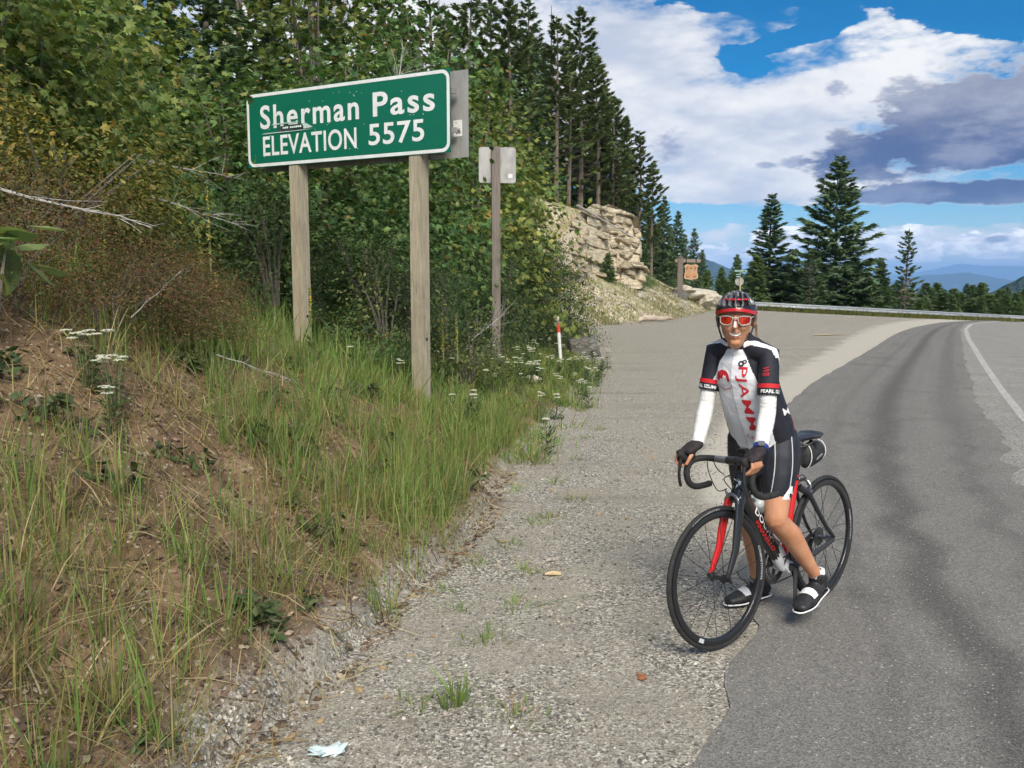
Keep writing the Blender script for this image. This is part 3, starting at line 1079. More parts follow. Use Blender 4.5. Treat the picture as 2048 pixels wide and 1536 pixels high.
# ---- hanging timber shield on the slope
hx, hy = 10.35, 55.0
hs_ = empty('hanging_sign', (hx, hy, gz(hx, hy)), (0, 0, R(-8)), label='carved wooden shield hanging from a heavy timber post on the slope', cat='wooden sign')
M['old_timber'] = material('old_timber', m_wood((.20, .165, .14), (.14, .115, .10), (.07, .06, .05)), rough=.9)
zt = 1.65 + 44 / 1773 * 55 - hs_.location.z      # top of the post
b = MB()
b.box((0, 0, zt / 2 - .1), (.34, .34, zt + .2), None, .03)
pst = b.build('post', M['old_timber'], hs_)
b = MB()
b.lathe([(.19, zt), (.20, zt + .03), (.10, zt + .08), (0, zt + .09)], 10)
b.build('post_cap', M['old_timber'], pst)
b = MB()
b.box((.45, -.02, zt - .2), (1.55, .2, .22), None, .02)
b.build('crossbeam', material('beam_wood', m_wood((.30, .25, .19), (.23, .19, .15), (.10, .08, .06)), rough=.9), hs_)
b = MB()
b.box((0, 0, .02), (.95, .8, .65), None, .06)
b.build('stone_base', M['grey_rock'], hs_)
for hxx in (.34, .94):
    b = MB()
    b.cyl((hxx, -.02, zt - .35), (hxx, -.02, zt - .05), .025, 8)
    b.cyl((hxx, -.13, zt - .32), (hxx, -.13, zt - .05), .03, 8)
    b.build('hanger', M['black_ink'], hs_)
half = [(0, -.5), (.09, -.44), (.18, -.43), (.34, -.42), (.42, -.33), (.41, -.2), (.36, 0), (.35, .2), (.39, .30), (.42, .38), (.33, .44), (.26, .49), (.18, .45), (0, .43)]
outl = half + [(-x, y) for x, y in half[-2:0:-1]]
M['shield_wood'] = material('shield_wood', m_wood((.46, .21, .09), (.52, .30, .17), (.25, .11, .05)), rough=.8)
Ms = Matrix.Translation((.66, -.03, zt - .88)) @ Matrix.Rotation(R(90), 4, 'X')
b = MB()
b.prism([(x * 1.02, y * 1.02) for x, y in outl], .09, Ms)
sh = b.build('shield', M['shield_wood'], hs_)
b = MB()
ring_plate(b, [(x * .98, y * .98) for x, y in outl], [(x * .86, y * .88) for x, y in outl], .048, Ms)
b.build('rim', mottled('cream_rim', (.52, .43, .31), (.42, .32, .2), 10, .8), sh)
groove = mottled('carved_groove', (.14, .07, .04), (.22, .12, .07), 10, .9)
for px, py, w2, h2 in ((-.25, .22, .14, .13), (-.02, .23, .13, .11), (.24, .22, .14, .13), (-.22, -.28, .15, .13), (.2, -.28, .14, .13)):
    b = MB()
    o_, i_ = rrect(w2, h2, .05, 3), rrect(w2 - .07, h2 - .07, .02, 3)
    ring_plate(b, o_, i_, .05, Ms @ Matrix.Translation((px, py, 0)))
    b.build('carving', groove, sh)
b = MB()
b.tube([Ms @ Vector((-.07, .02, .055)), Ms @ Vector((.03, .14, .055)), Ms @ Vector((.05, .0, .055)), Ms @ Vector((-.02, -.12, .055))], [.03, .045, .04, .03], 6)
b.build('emblem', mottled('cream_emblem', (.62, .56, .42), (.5, .44, .3), 10, .8), sh)

# ---- stop sign from behind with street-name blades above it
tx, ty = 16.95, 66.4
st = empty('street_sign', (tx, ty, gz(tx, ty)), (0, 0, R(-14)), label='stop sign seen from behind under green street name blades', cat='street sign')
z0 = st.location.z
zo = 1.54 - z0
b = MB()
b.box((.04, -.03, (zo + .85) / 2 - .1), (.09, .06, zo + 1.05))
b.build('post', mottled('yellowed_post', (.42, .38, .24), (.50, .46, .32), 6, .7), st)
b = MB()
Mo = Matrix.Translation((-.03, .03, zo)) @ Matrix.Rotation(R(90), 4, 'X')
b.prism([(.33 * math.cos(R(22.5 + 45 * i)), .33 * math.sin(R(22.5 + 45 * i))) for i in range(8)], .005, Mo)
b.build('stop_plate', M['aluminium'], st)
for nm, w2, h2, dx, dz, txt in (('name_blade', .98, .20, .05, .78, 'STATE HWY 20'), ('lower_blade', .44, .14, -.10, .52, None), ('lower_blade', .44, .14, -.10, .37, None)):
    b = MB()
    Mo = Matrix.Translation((dx, -.07, zo + dz)) @ Matrix.Rotation(R(90), 4, 'X')
    b.prism(rrect(w2, h2, .02, 3), .004, Mo)
    bl = b.build(nm, M['sign_green'] if txt else mottled('dark_green_blade', (.004, .06, .05), (.01, .08, .065), 10, .5), st)
    b = MB()
    if txt:
        flat_text(b, txt, .86, .11, Mo @ Matrix.Translation((0, 0, .004)), .02)
    else:
        for i in range(7):
            b.box(Mo @ Vector((-.15 + i * .045, 0, .005)), (.028, .004, .05))
    b.build('lettering', M['sign_white'], bl)

# ---- guardrail
gr = empty('guardrail', (30.3, 70.3, gz(30.3, 70.3)), label='long galvanised steel guardrail curving along the far edge of the road', cat='guardrail')
GO = gr.location.copy()
dense = []
for i in range(len(RAIL) - 1):
    for j in range(6):
        f = j / 6
        dense.append((RAIL[i][0] + (RAIL[i + 1][0] - RAIL[i][0]) * f, RAIL[i][1] + (RAIL[i + 1][1] - RAIL[i][1]) * f))
dense.append(RAIL[-1])
dense = np.array(dense)
for _ in range(3):
    dense[1:-1] = (dense[:-2] + 2 * dense[1:-1] + dense[2:]) / 4
dz_ = np.convolve(np.pad(np.array([float(base(np.array(x), np.array(y))) for x, y in dense]), 2, 'edge'), np.ones(5) / 5, 'valid') - .12
wprof = [(-.0, -.155), (.06, -.14), (.06, -.075), (.0, -.03), (.0, .03), (.06, .075), (.06, .14), (.0, .155)]
V, Fs = [], []
for i, (x, y) in enumerate(dense):
    d = dense[min(i + 1, len(dense) - 1)] - dense[max(i - 1, 0)]
    d = d / np.linalg.norm(d)
    nx_, ny_ = d[1], -d[0]
    for (o_, z) in wprof:
        V.append(Vector((x + nx_ * o_, y + ny_ * o_, dz_[i] + .58 + z)) - GO)
k = len(wprof)
for i in range(len(dense) - 1):
    for j in range(k - 1):
        Fs.append((i * k + j, i * k + j + 1, (i + 1) * k + j + 1, (i + 1) * k + j))
b = MB()
b.add(V, Fs)
b.build('rail', M['steel'], gr)
tot = np.concatenate([[0], np.cumsum(np.linalg.norm(np.diff(dense, axis=0), axis=1))])
pm = None
for s_ in np.arange(.4, tot[-1], 1.9):
    x, y, z = np.interp(s_, tot, dense[:, 0]), np.interp(s_, tot, dense[:, 1]), np.interp(s_, tot, dz_)
    if pm is None:
        b = MB()
        b.box((0, .06, .2), (.15, .2, 1.1))
        pm = b.mesh('post', M['grey_wood'])
    p = link_mesh('post', pm, gr)
    p.location = Vector((x - .05, y + .1, z)) - GO
    p.rotation_euler = (0, 0, R(30))

# ---- litter and chips on the shoulder
b = MB()
rr = random.Random(4)
for i in range(9):
    a = rr.uniform(0, 6.28)
    c = Vector((rr.uniform(-.05, .07), rr.uniform(-.03, .03), .012 + rr.uniform(0, .025)))
    e1 = Vector((math.cos(a), math.sin(a), rr.uniform(-.4, .5))) * rr.uniform(.03, .055)
    e2 = Vector((-math.sin(a), math.cos(a), rr.uniform(-.3, .6))) * rr.uniform(.018, .035)
    b.add([c - e1 - e2, c + e1 - e2 * .7, c + e1 * 1.1 + e2, c - e1 * .8 + e2 * .9, c + Vector((0, 0, .012))], [(0, 1, 4), (1, 2, 4), (2, 3, 4), (3, 0, 4)])
b.build('crumpled_paper', mottled('pale_blue_tissue', (.52, .66, .66), (.66, .76, .75), 20, .8), label='crumpled pale blue tissue lying on the gravel', cat='litter').location = (-.655, 2.93, gz(-.655, 2.93))
bpy.data.objects['crumpled_paper'].scale = (.75,) * 3
for x, y, ln, rz, c1, c2, nm, lb, cat in ((.23, 4.83, .09, 3, (.58, .42, .22), (.66, .52, .32), 'wood_chip', 'pale yellow wood chip on the gravel', 'wood chip'),
                                         (.235, 5.09, .08, 24, (.25, .21, .17), (.5, .46, .4), 'stick', 'short dark weathered stick on the gravel', 'stick')):
    b = MB()
    b.tube([(-ln / 2, 0, .012), (0, .006, .016), (ln / 2, 0, .012)], [.006, .013, .009], 6)
    o = b.build(nm, mottled(nm, c1, c2, 60, .9), label=lb, cat=cat)
    o.location = (x, y, gz(x, y))
    o.rotation_euler = (0, 0, R(rz))
b = MB()
b.prism([(-.02, -.012), (.0, -.02), (.022, -.01), (.014, .006), (.02, .018), (0, .012), (-.02, .02), (-.014, .003)], .004, Matrix.Rotation(R(25), 4, 'X'))
o = b.build('fallen_leaf', mottled('brown_leaf', (.20, .065, .025), (.30, .12, .05), 60, .8), label='curled red-brown leaf on the gravel shoulder', cat='leaf')
o.location = (.54, 3.52, gz(.54, 3.52) + .012)


# ================================================================ BICYCLE (local: +X forward, +Y left, Z up; origin at the rear tyre's contact)
BK_LOC = Vector((1.612, 4.455, .011))
BK_HEAD = math.atan2(-.682, -.731)
BK_S = .955
bike = empty('bicycle', BK_LOC, (R(1.8), 0, BK_HEAD), label='black road bicycle with red and white frame panels, straddled by the cyclist', cat='bicycle')
bike.scale = (BK_S,) * 3
BKM = Matrix.Translation(BK_LOC) @ Euler((R(1.8), 0, BK_HEAD)).to_matrix().to_4x4() @ Matrix.Scale(BK_S, 4)
BB, RH, FH = Vector((.405, 0, .268)), Vector((0, 0, .334)), Vector((.975, 0, .334))


def axis_pt(z):
    return Vector((.93 - .3057 * (z - .334), 0, z))


STEER_ANG = R(-7.5)
_ax = (axis_pt(1) - axis_pt(0)).normalized()
STEER = Matrix.Translation(axis_pt(.6)) @ Matrix.Rotation(STEER_ANG, 4, _ax) @ Matrix.Translation(-axis_pt(.6))
ST3 = BKM @ STEER

M['carbon'] = material('black_carbon', color=(.016, .016, .018), rough=.32, coat=.3)
M['carbon_grey'] = material('satin_carbon', color=(.035, .036, .04), rough=.4)
M['red_paint'] = material('red_paint', color=(.60, .012, .012), rough=.3, coat=.4)
M['bike_white'] = material('white_lacquer', color=(.78, .78, .78), rough=.3, coat=.3)
M['rubber'] = mottled('tyre_rubber', (.014, .014, .015), (.028, .027, .026), 60, .75)
M['bar_tape'] = mottled('bar_tape', (.014, .014, .015), (.03, .03, .03), 80, .8)
M['metal_grey'] = material('grey_alloy', color=(.30, .31, .33), rough=.3, metal=.8)
M['chain_steel'] = mottled('chain_steel', (.045, .045, .045), (.13, .13, .13), 90, .45, metal=.6)
M['spoke'] = material('black_spoke', color=(.02, .02, .02), rough=.4)
M['decal_grey'] = material('silver_decal', color=(.52, .54, .54), rough=.5)
M['decal_white'] = material('white_decal', color=(.82, .82, .82), rough=.5)
ROTY = Matrix.Rotation(R(-90), 4, 'X')     # lathe axis -> +Y


def bpart(mb, name, mat, smooth=True, steer=False, parent=None, **kw):
    o = mb.build(name, mat, parent or bike, smooth, **kw)
    if steer and parent is None:
        o.matrix_basis = STEER
    return o


def arc(c, r, a0, a1, n=24):
    return [(c[0] + r * math.cos(a0 + (a1 - a0) * i / n), c[1] + r * math.sin(a0 + (a1 - a0) * i / n)) for i in range(n + 1)]


def wheel(center, front):
    Mw = Matrix.Translation(center) @ ROTY
    b = MB()
    b.lathe([(.282, -.008), (.286, -.011), (.300, -.0125), (.313, -.011), (.314, 0), (.313, .011), (.300, .0125), (.286, .011), (.282, .008), (.281, 0), (.282, -.008)], 72, Mw)
    wh = bpart(b, 'wheel', M['carbon'], steer=front)
    b = MB()
    b.lathe([(.313 + .012 + .0125 * math.cos(t), .0122 * math.sin(t)) for t in [i * 2 * math.pi / 10 for i in range(11)]], 72, Mw)
    tyre = b.build('tyre', M['rubber'], wh, True)
    b = MB()
    b.lathe([(.010, -.058), (.013, -.052), (.013, -.038), (.022, -.036), (.022, -.030), (.012, -.024), (.012, .024), (.022, .030), (.022, .036), (.013, .038), (.013, .052), (.010, .058)], 20, Mw)
    b.build('hub', M['carbon'] if front else M['metal_grey'], wh, True)
    n = 18 if front else 20
    b = MB()
    b.cyl((0, 0, 0), (0, 0, 1), .0016, 5)
    sm = b.mesh('spoke', M['spoke'], True)
    for i in range(n):
        a = 2 * math.pi * i / n + .1
        side = 1 if i % 2 else -1
        tw = 0.0 if front else (.9 if (i // 2) % 2 else -.9)
        p0 = Mw @ Vector((.021 * math.cos(a + tw), .021 * math.sin(a + tw), side * .032))
        p1 = Mw @ Vector((.283 * math.cos(a), .283 * math.sin(a), side * .002))
        s = link_mesh('spoke', sm, wh)
        d = p1 - p0
        s.matrix_basis = Matrix.Translation(p0) @ d.to_track_quat('Z', 'Y').to_matrix().to_4x4() @ Matrix.Diagonal((1, 1, d.length, 1))
    # printing on rim and tyre, left side (+Y)
    for body, r, a_mid, width, hgt, par, mt, bold in (('COMPETITION', .2985, R(176), .17, .013, wh, 'decal_grey', .02), ('CONTINENTAL', .3245, R(75), .20, .008, tyre, 'decal_grey', .0)):
        if not front and body == 'CONTINENTAL':
            continue
        V, Fs = text_mesh(body, width, hgt, bold, 1.1, 2)
        P = []
        for x, y, z in V:
            aa = a_mid + x / r
            rr_ = r + y
            yy = .0131 if par is wh else .0128 * math.sqrt(max(0, 1 - ((rr_ - .325) / .0125) ** 2)) + .001
            P.append(center + Vector((rr_ * math.cos(aa), yy, rr_ * math.sin(aa))))
        b = MB()
        b.add(P, Fs)
        b.build('lettering', M[mt], par)
    a = R(-62 if front else 58)
    b = MB()
    c = [(.2895, -.045), (.3085, -.045), (.3085, .045), (.2895, .045)]
    b.add([center + Vector((r * math.cos(a + t / .3), .0134, r * math.sin(a + t / .3))) for r, t in [(r, t * .38) for r, t in c]], [(0, 1, 2, 3)])
    b.build('rim_sticker', M['decal_grey'], wh)
    return wh


wheel(FH, True)
wheel(RH, False)

# ---- frame tubes
b = MB()
b.tube([axis_pt(.688), axis_pt(.72), axis_pt(.80), axis_pt(.835)], [(.044, .034), (.041, .033), (.036, .030), (.030, .027)], 16, up=(1, 0, 0))
head = bpart(b, 'head_tube', M['carbon'])
b = MB()
b.tube([axis_pt(.725) + Vector((-.005, 0, 0)), Vector((.70, 0, .585)), Vector((.56, 0, .435)), BB + Vector((.02, 0, .03))], [(.042, .029), (.042, .030), (.043, .032), (.042, .034)], 18, up=(.7, 0, -.7))
dt = bpart(b, 'down_tube', M['carbon'])
b = MB()
b.tube([axis_pt(.80) + Vector((-.005, 0, 0)), Vector((.60, 0, .775)), Vector((.40, 0, .735)), Vector((.283, 0, .700))], [(.025, .021), (.019, .022), (.016, .02), (.016, .018)], 14, up=(0, 0, 1))
bpart(b, 'top_tube', M['carbon'])
st_top = Vector((.280, 0, .718))
b = MB()
b.tube([BB + Vector((0, 0, .03)), BB.lerp(st_top, .5), st_top], [(.022, .018), (.021, .014), (.020, .014)], 14, up=(1, 0, 0))
sttube = bpart(b, 'seat_tube', M['red_paint'], label='bright red seat tube')
b = MB()
b.tube([st_top, Vector((.232, 0, .872))], [(.019, .011), (.018, .011)], 12, up=(1, 0, 0))
bpart(b, 'seatpost', M['carbon'])
b = MB()
b.tube([BB + Vector((0, -.042, 0)), BB + Vector((0, .042, 0))], .030, 20)
b.tube([BB + Vector((.0, 0, -.005)), BB + Vector((.05, 0, .06)), BB + Vector((.100, 0, .122))], [(.034, .037), (.044, .036), (.0445, .0325)], 16, up=(.7, 0, -.7))
bbs = bpart(b, 'bottom_bracket', M['bike_white'], label='white lacquered bottom bracket with a black emblem')
b = MB()
Mlogo = Matrix.Translation(BB + Vector((.045, .0375, .045))) @ Matrix.Rotation(R(90), 4, 'X') @ Matrix.Rotation(R(180), 4, 'Y')
b.tube([Mlogo @ Vector(p) for p in ((-.02, .016, 0), (.014, .018, 0), (.02, .006, 0), (0, .0, 0), (-.006, -.022, 0))], [.002, .004, .004, .003, .002], 6)
b.tube([Mlogo @ Vector(p) for p in ((.0, .0, 0), (.012, -.012, 0))], [.004, .001], 6)
b.build('emblem', M['black_ink'], bbs)
for s in (1, -1):
    b = MB()
    b.tube([Vector((.278, s * .016, .655)), Vector((.215, s * .036, .615)), Vector((.15, s * .048, .52)), Vector((.075, s * .058, .42)), Vector((.0, s * .066, .345))], [(.020, .011), (.016, .010), (.014, .009), (.012, .008), (.012, .007)], 12)
    bpart(b, 'seat_stay', M['carbon'])
    b = MB()
    b.tube([BB + Vector((-.02, s * .030, -.005)), Vector((.25, s * .050, .283)), Vector((.10, s * .060, .312)), Vector((.0, s * .066, .334))], [(.022, .012), (.018, .010), (.014, .009), (.012, .007)], 12)
    bpart(b, 'chain_stay', M['carbon_grey'])
# lettering down the left of the down tube, reading from the head to the bottom bracket
dta, dtb = Vector((.735, 0, .625)), Vector((.535, 0, .41))
dd = (dtb - dta).normalized()
dn = Vector((-dd.z, 0, dd.x))
if dn.z < 0:
    dn = -dn
for body, wd, hg, off, mt, sp, pos in (('DOGMA', .25, .036, .011, 'decal_white', 1.05, .50), ('PINARELLO', .24, .020, -.022, 'red_paint', 1.0, .66)):
    V, Fs = text_mesh(body, wd, hg, .02, sp, 3)
    b = MB()
    c = dta.lerp(dtb, pos)
    P = []
    for x, y, z in V:
        q = (y + off) / .0435
        P.append(c + dd * x + dn * (y + off) + Vector((0, (.031) * math.sqrt(max(0.05, 1 - q * q)) + .0022, 0)))
    b.add(P, Fs)
    b.build('lettering', M[mt], dt)
# head badge
b = MB()
hb_c = axis_pt(.745) + Vector((.0285, 0, 0))
swo = [(-.006, -.042), (.0, -.03), (.004, -.012), (.016, .0), (.018, .016), (.008, .028), (-.012, .026), (-.012, .020), (.004, .021), (.010, .013), (.007, .004), (-.008, -.010), (-.012, -.026)]
Vb = []
for px, pz in swo:
    ang_ = px / .024
    Vb.append(axis_pt(.755 + pz) + Vector((.0425 * math.cos(ang_), .0345 * math.sin(ang_), 0)))
b.add(Vb, [tuple(range(len(Vb)))])
b.build('head_badge', M['decal_white'], head)

# ---- fork
b = MB()
b.tube([axis_pt(.735), axis_pt(.695), axis_pt(.668) + Vector((.004, 0, 0))], [(.032, .030), (.036, .038), (.032, .046)], 16, up=(1, 0, 0))
fk = bpart(b, 'fork_crown', M['carbon'], steer=True)
for s, mt, lb in ((1, 'carbon', None), (-1, 'red_paint', 'glossy red right fork blade')):
    b = MB()
    b.tube([Vector((.842, s * .030, .690)), Vector((.866, s * .041, .615)), Vector((.886, s * .046, .54)), Vector((.905, s * .049, .46)), Vector((.945, s * .051, .385)), Vector((.973, s * .052, .336))],
           [(.028, .013), (.028, .015), (.026, .014), (.022, .012), (.016, .010), (.011, .008)], 14, up=(1, 0, 0))
    bpart(b, 'fork_blade', M[mt], steer=True, label=lb)
b = MB()
b.cyl(FH + Vector((0, -.064, 0)), FH + Vector((0, .064, 0)), .009, 12)
b.tube([FH + Vector((0, .066, 0)), FH + Vector((.012, .085, -.004)), FH + Vector((.02, .088, .018)), FH + Vector((.022, .084, .045))], [.009, .008, .006, .004], 8)
bpart(b, 'quick_release', M['carbon'], steer=True)

# ---- stem, bar, hoods, levers
xb, zb_ = .850, .870
b = MB()
b.tube([axis_pt(.835), axis_pt(.90)], [.018, .018], 16)
b.tube([axis_pt(.872), Vector((xb - .01, 0, zb_))], [(.017, .016), (.016, .016)], 14)
b.tube([Vector((xb, -.024, zb_)), Vector((xb, .024, zb_))], .021, 16)
bpart(b, 'stem', M['carbon'], steer=True)


def smooth_path(pts, n=6):
    """Catmull-Rom through pts"""
    P = [Vector(p) for p in pts]
    out = []
    for i in range(len(P) - 1):
        p0, p1, p2, p3 = P[max(i - 1, 0)], P[i], P[i + 1], P[min(i + 2, len(P) - 1)]
        for j in range(n):
            t = j / n
            out.append(.5 * ((2 * p1) + (p2 - p0) * t + (2 * p0 - 5 * p1 + 4 * p2 - p3) * t * t + (3 * p1 - p0 - 3 * p2 + p3) * t ** 3))
    out.append(P[-1])
    return out


half_bar = [(x, y * .95, z) for x, y, z in [(xb, 0, zb_), (xb, .08, zb_), (xb + .002, .15, zb_), (xb + .022, .192, zb_ - .002), (xb + .065, .203, zb_ - .008), (xb + .098, .205, zb_ - .035), (xb + .105, .207, zb_ - .075),
            (xb + .085, .209, zb_ - .118), (xb + .04, .211, zb_ - .14), (xb - .02, .213, zb_ - .143), (xb - .065, .214, zb_ - .14)]]
left = smooth_path(half_bar, 6)
path = [Vector((p.x, -p.y, p.z)) for p in reversed(left)] + left[1:]
b = MB()
b.tube(path, [.0155] * len(path), 12)
hbar = bpart(b, 'handlebar', M['bar_tape'], steer=True)
for s in (1, -1):
    b = MB()
    b.tube([Vector((xb + .0, s * .035, zb_)), Vector((xb + .001, s * .10, zb_))], [.0185, .0165], 12)
    b.build('bar_sleeve', M['metal_grey'] if s < 0 else M['carbon'], hbar, True)
    b = MB()
    b.tube(smooth_path([(xb + .052, s * .193, zb_ + .000), (xb + .080, s * .194, zb_ + .010), (xb + .115, s * .193, zb_ + .010), (xb + .138, s * .192, zb_ + .022), (xb + .150, s * .192, zb_ + .048)], 4),
           [(.016, .014), (.018, .015), (.019, .016), (.0195, .016), (.02, .016), (.02, .016), (.0195, .016), (.0195, .0155), (.019, .015), (.0185, .015), (.019, .015), (.0195, .0155), (.020, .016), (.0205, .016), (.0205, .016), (.019, .015), (.011, .009)], 12)
    hood = bpart(b, 'brake_hood', M['bar_tape'], steer=True)
    b = MB()
    b.tube(smooth_path([(xb + .140, s * .192, zb_ + .018), (xb + .152, s * .193, zb_ - .02), (xb + .158, s * .196, zb_ - .065), (xb + .150, s * .200, zb_ - .105), (xb + .140, s * .203, zb_ - .125)], 4),
           [(.012, .008), (.012, .008), (.011, .008), (.010, .008), (.010, .008)] + [(.008, .007)] * 11 + [(.005, .004)], 10, up=(1, 0, 0))
    bpart(b, 'brake_lever', M['carbon'], steer=True)
b = MB()
b.box(axis_pt(.912) + Vector((.02, .0, .0)), (.045, .05, .018), None, .006)
bpart(b, 'bike_computer', M['carbon'], steer=True)

# ---- cables
for pts in ([(xb + .02, -.14, zb_ - .01), (xb + .055, -.10, zb_ - .06), (xb + .05, -.055, zb_ - .14), (.862, -.03, .735)],
            [(xb + .02, -.10, zb_ - .01), (xb + .06, -.03, zb_ - .045), (xb + .02, .03, zb_ - .09), (.80, .03, .70)],
            [(xb + .02, .12, zb_ - .01), (xb + .065, .05, zb_ - .05), (xb + .03, -.03, zb_ - .09), (.80, -.03, .70)]):
    b = MB()
    b.tube(smooth_path(pts, 6), .0026, 6)
    bpart(b, 'cable', M['carbon'], steer=True)
b = MB()
b.tube(smooth_path([(.275, .0, .705), (.235, .01, .712), (.205, .016, .685), (.195, .015, .655)], 6), .0026, 6)
bpart(b, 'cable', M['carbon'])

# ---- brakes
for c, sgn, stf in ((axis_pt(.684) + Vector((.042, 0, 0)), 1, True), (Vector((.205, 0, .655)), -1, False)):
    b = MB()
    b.tube(smooth_path([c + Vector((0, -.03, -.030)), c + Vector((0, -.036, .0)), c + Vector((0, -.012, .026)), c + Vector((0, .014, .026)), c + Vector((0, .036, .0)), c + Vector((0, .03, -.030))], 4), [(.007, .009)] * 21, 8)
    b.box(c + Vector((0, .032, -.033)), (.05, .010, .014))
    b.box(c + Vector((0, -.032, -.033)), (.05, .010, .014))
    b.tube([c + Vector((0, -.02, .02)), c + Vector((.0, -.038, .045))], [.008, .004], 8)
    bpart(b, 'brake_caliper', M['metal_grey'], steer=stf)

# ---- drivetrain
CR = Vector((.12, 0, -.993)) * .170
b = MB()
b.tube([BB + Vector((0, .040, 0)), BB + Vector((0, .075, 0))], [.020, .018], 14)
b.tube([BB + Vector((0, .070, 0)), BB + Vector((0, .074, 0)) + CR * .5, BB + Vector((0, .082, 0)) + CR], [(.017, .011), (.013, .009), (.014, .009)], 12, up=(1, 0, 0))
bpart(b, 'crank', M['carbon_grey'])
b = MB()
b.tube([BB + Vector((0, -.070, 0)), BB + Vector((0, -.074, 0)) - CR * .5, BB + Vector((0, -.082, 0)) - CR], [(.017, .011), (.013, .009), (.014, .009)], 12, up=(1, 0, 0))
bpart(b, 'crank', M['carbon_grey'])
Mc = Matrix.Translation(BB) @ ROTY
for r, yy in ((.103, -.050), (.080, -.042)):
    b = MB()
    prof = []
    for i in range(100):
        rr_ = r + (.004 if i % 2 else 0)
        prof.append((rr_ * math.cos(2 * math.pi * i / 100), rr_ * math.sin(2 * math.pi * i / 100)))
    inner = [((r - .018) * math.cos(2 * math.pi * i / 100), (r - .018) * math.sin(2 * math.pi * i / 100)) for i in range(100)]
    ring_plate(b, prof, inner, yy, Mc)
    ring_plate(b, prof, inner, yy - .003, Mc)
    for i in range(5):
        a = 2 * math.pi * i / 5
        b.tube([Mc @ Vector((.02 * math.cos(a), .02 * math.sin(a), yy)), Mc @ Vector(((r - .012) * math.cos(a), (r - .012) * math.sin(a), yy))], [(.010, .003), (.006, .003)], 6)
    bpart(b, 'chainring', M['chain_steel'])
b = MB()
for i in range(7):
    r = .052 - i * .005
    b.lathe([(.012, -.020 - i * .0042), (r, -.020 - i * .0042), (r, -.022 - i * .0042), (.012, -.022 - i * .0042)], 24, Matrix.Translation(RH) @ ROTY)
bpart(b, 'cassette', M['chain_steel'])
b = MB()
ch = [(BB.x + p[0], BB.z + p[1]) for p in arc((0, 0), .104, R(85), R(-88), 16)]
ch += [(.02, .165), (.012, .215), (.03, .262)] + [(RH.x + p[0], RH.z + p[1]) for p in arc((0, 0), .037, R(-40), R(-275), 10)]
b.tube([Vector((x, -.046, z)) for x, z in ch], [(.0045, .003)] * len(ch), 6, closed=True, up=(0, 1, 0))
bpart(b, 'chain', M['chain_steel'])
b = MB()
b.tube([Vector((.0, -.065, .315)), Vector((.012, -.07, .27)), Vector((.02, -.055, .245))], [.013, .016, .012], 10)
b.tube([Vector((.02, -.05, .25)), Vector((.012, -.047, .17))], [(.018, .006), (.014, .006)], 8, up=(1, 0, 0))
for z in (.235, .178):
    b.lathe([(0, -.003), (.018, -.003), (.018, .003), (0, .003)], 14, Matrix.Translation((.014, -.046, z)) @ ROTY)
bpart(b, 'rear_derailleur', M['carbon'])
for s, pc in ((1, BB + CR + Vector((0, .135, 0))), (-1, BB - CR + Vector((0, -.135, 0)))):
    b = MB()
    b.box(pc, (.085, .062, .016), None, .005)
    b.cyl(pc + Vector((0, -s * .055, 0)), pc + Vector((0, s * .02, 0)), .007, 10)
    bpart(b, 'pedal', M['carbon'])
PEDAL_L = BB + CR + Vector((0, .135, .012))

# ---- saddle
bm = bmesh.new()
sv = []
for i in range(17):
    t = i / 16
    x = .13 - .27 * t
    wdt = .020 + .052 * sstep(t, .42, .92) - .010 * sstep(t, .93, 1)
    zc = .905 + .006 * t + .008 * (t > .9)
    ring = []
    for j in range(12):
        a = 2 * math.pi * j / 12
        ring.append((x, wdt * math.cos(a), zc + (.016 if math.sin(a) > 0 else .024) * math.sin(a) * (1 - .25 * t)))
    sv.append(ring)
b = MB()
Vs = [p for r in sv for p in r]
Fs = [(i * 12 + j, i * 12 + (j + 1) % 12, (i + 1) * 12 + (j + 1) % 12, (i + 1) * 12 + j) for i in range(16) for j in range(12)]
b.add([(p[0] + .255, p[1], p[2]) for p in Vs], Fs + [tuple(range(12)), tuple(16 * 12 + j for j in range(12))])
bm.free()
sad = bpart(b, 'saddle', mottled('saddle_leather', (.018, .021, .03), (.034, .038, .05), 25, .38))
for s in (1, -1):
    b = MB()
    b.tube(smooth_path([(.33, s * .012, .885), (.28, s * .022, .868), (.20, s * .022, .868), (.13, s * .03, .887)], 4), .0035, 6)
    b.build('saddle_rail', M['metal_grey'], sad, True)
# ---- bottle cage
b = MB()
cdir = -dd
cpos = Vector((.605, 0, .525))
up_dt = dn
for s in (1, -1):
    b.tube(smooth_path([cpos - cdir * .06 + up_dt * .005, cpos - cdir * .05 + up_dt * .04 + Vector((0, s * .038, 0)), cpos + cdir * .03 + up_dt * .05 + Vector((0, s * .040, 0)), cpos + cdir * .06 + up_dt * .012 + Vector((0, s * .02, 0))], 4), .004, 6)
bpart(b, 'bottle_cage', M['carbon'])

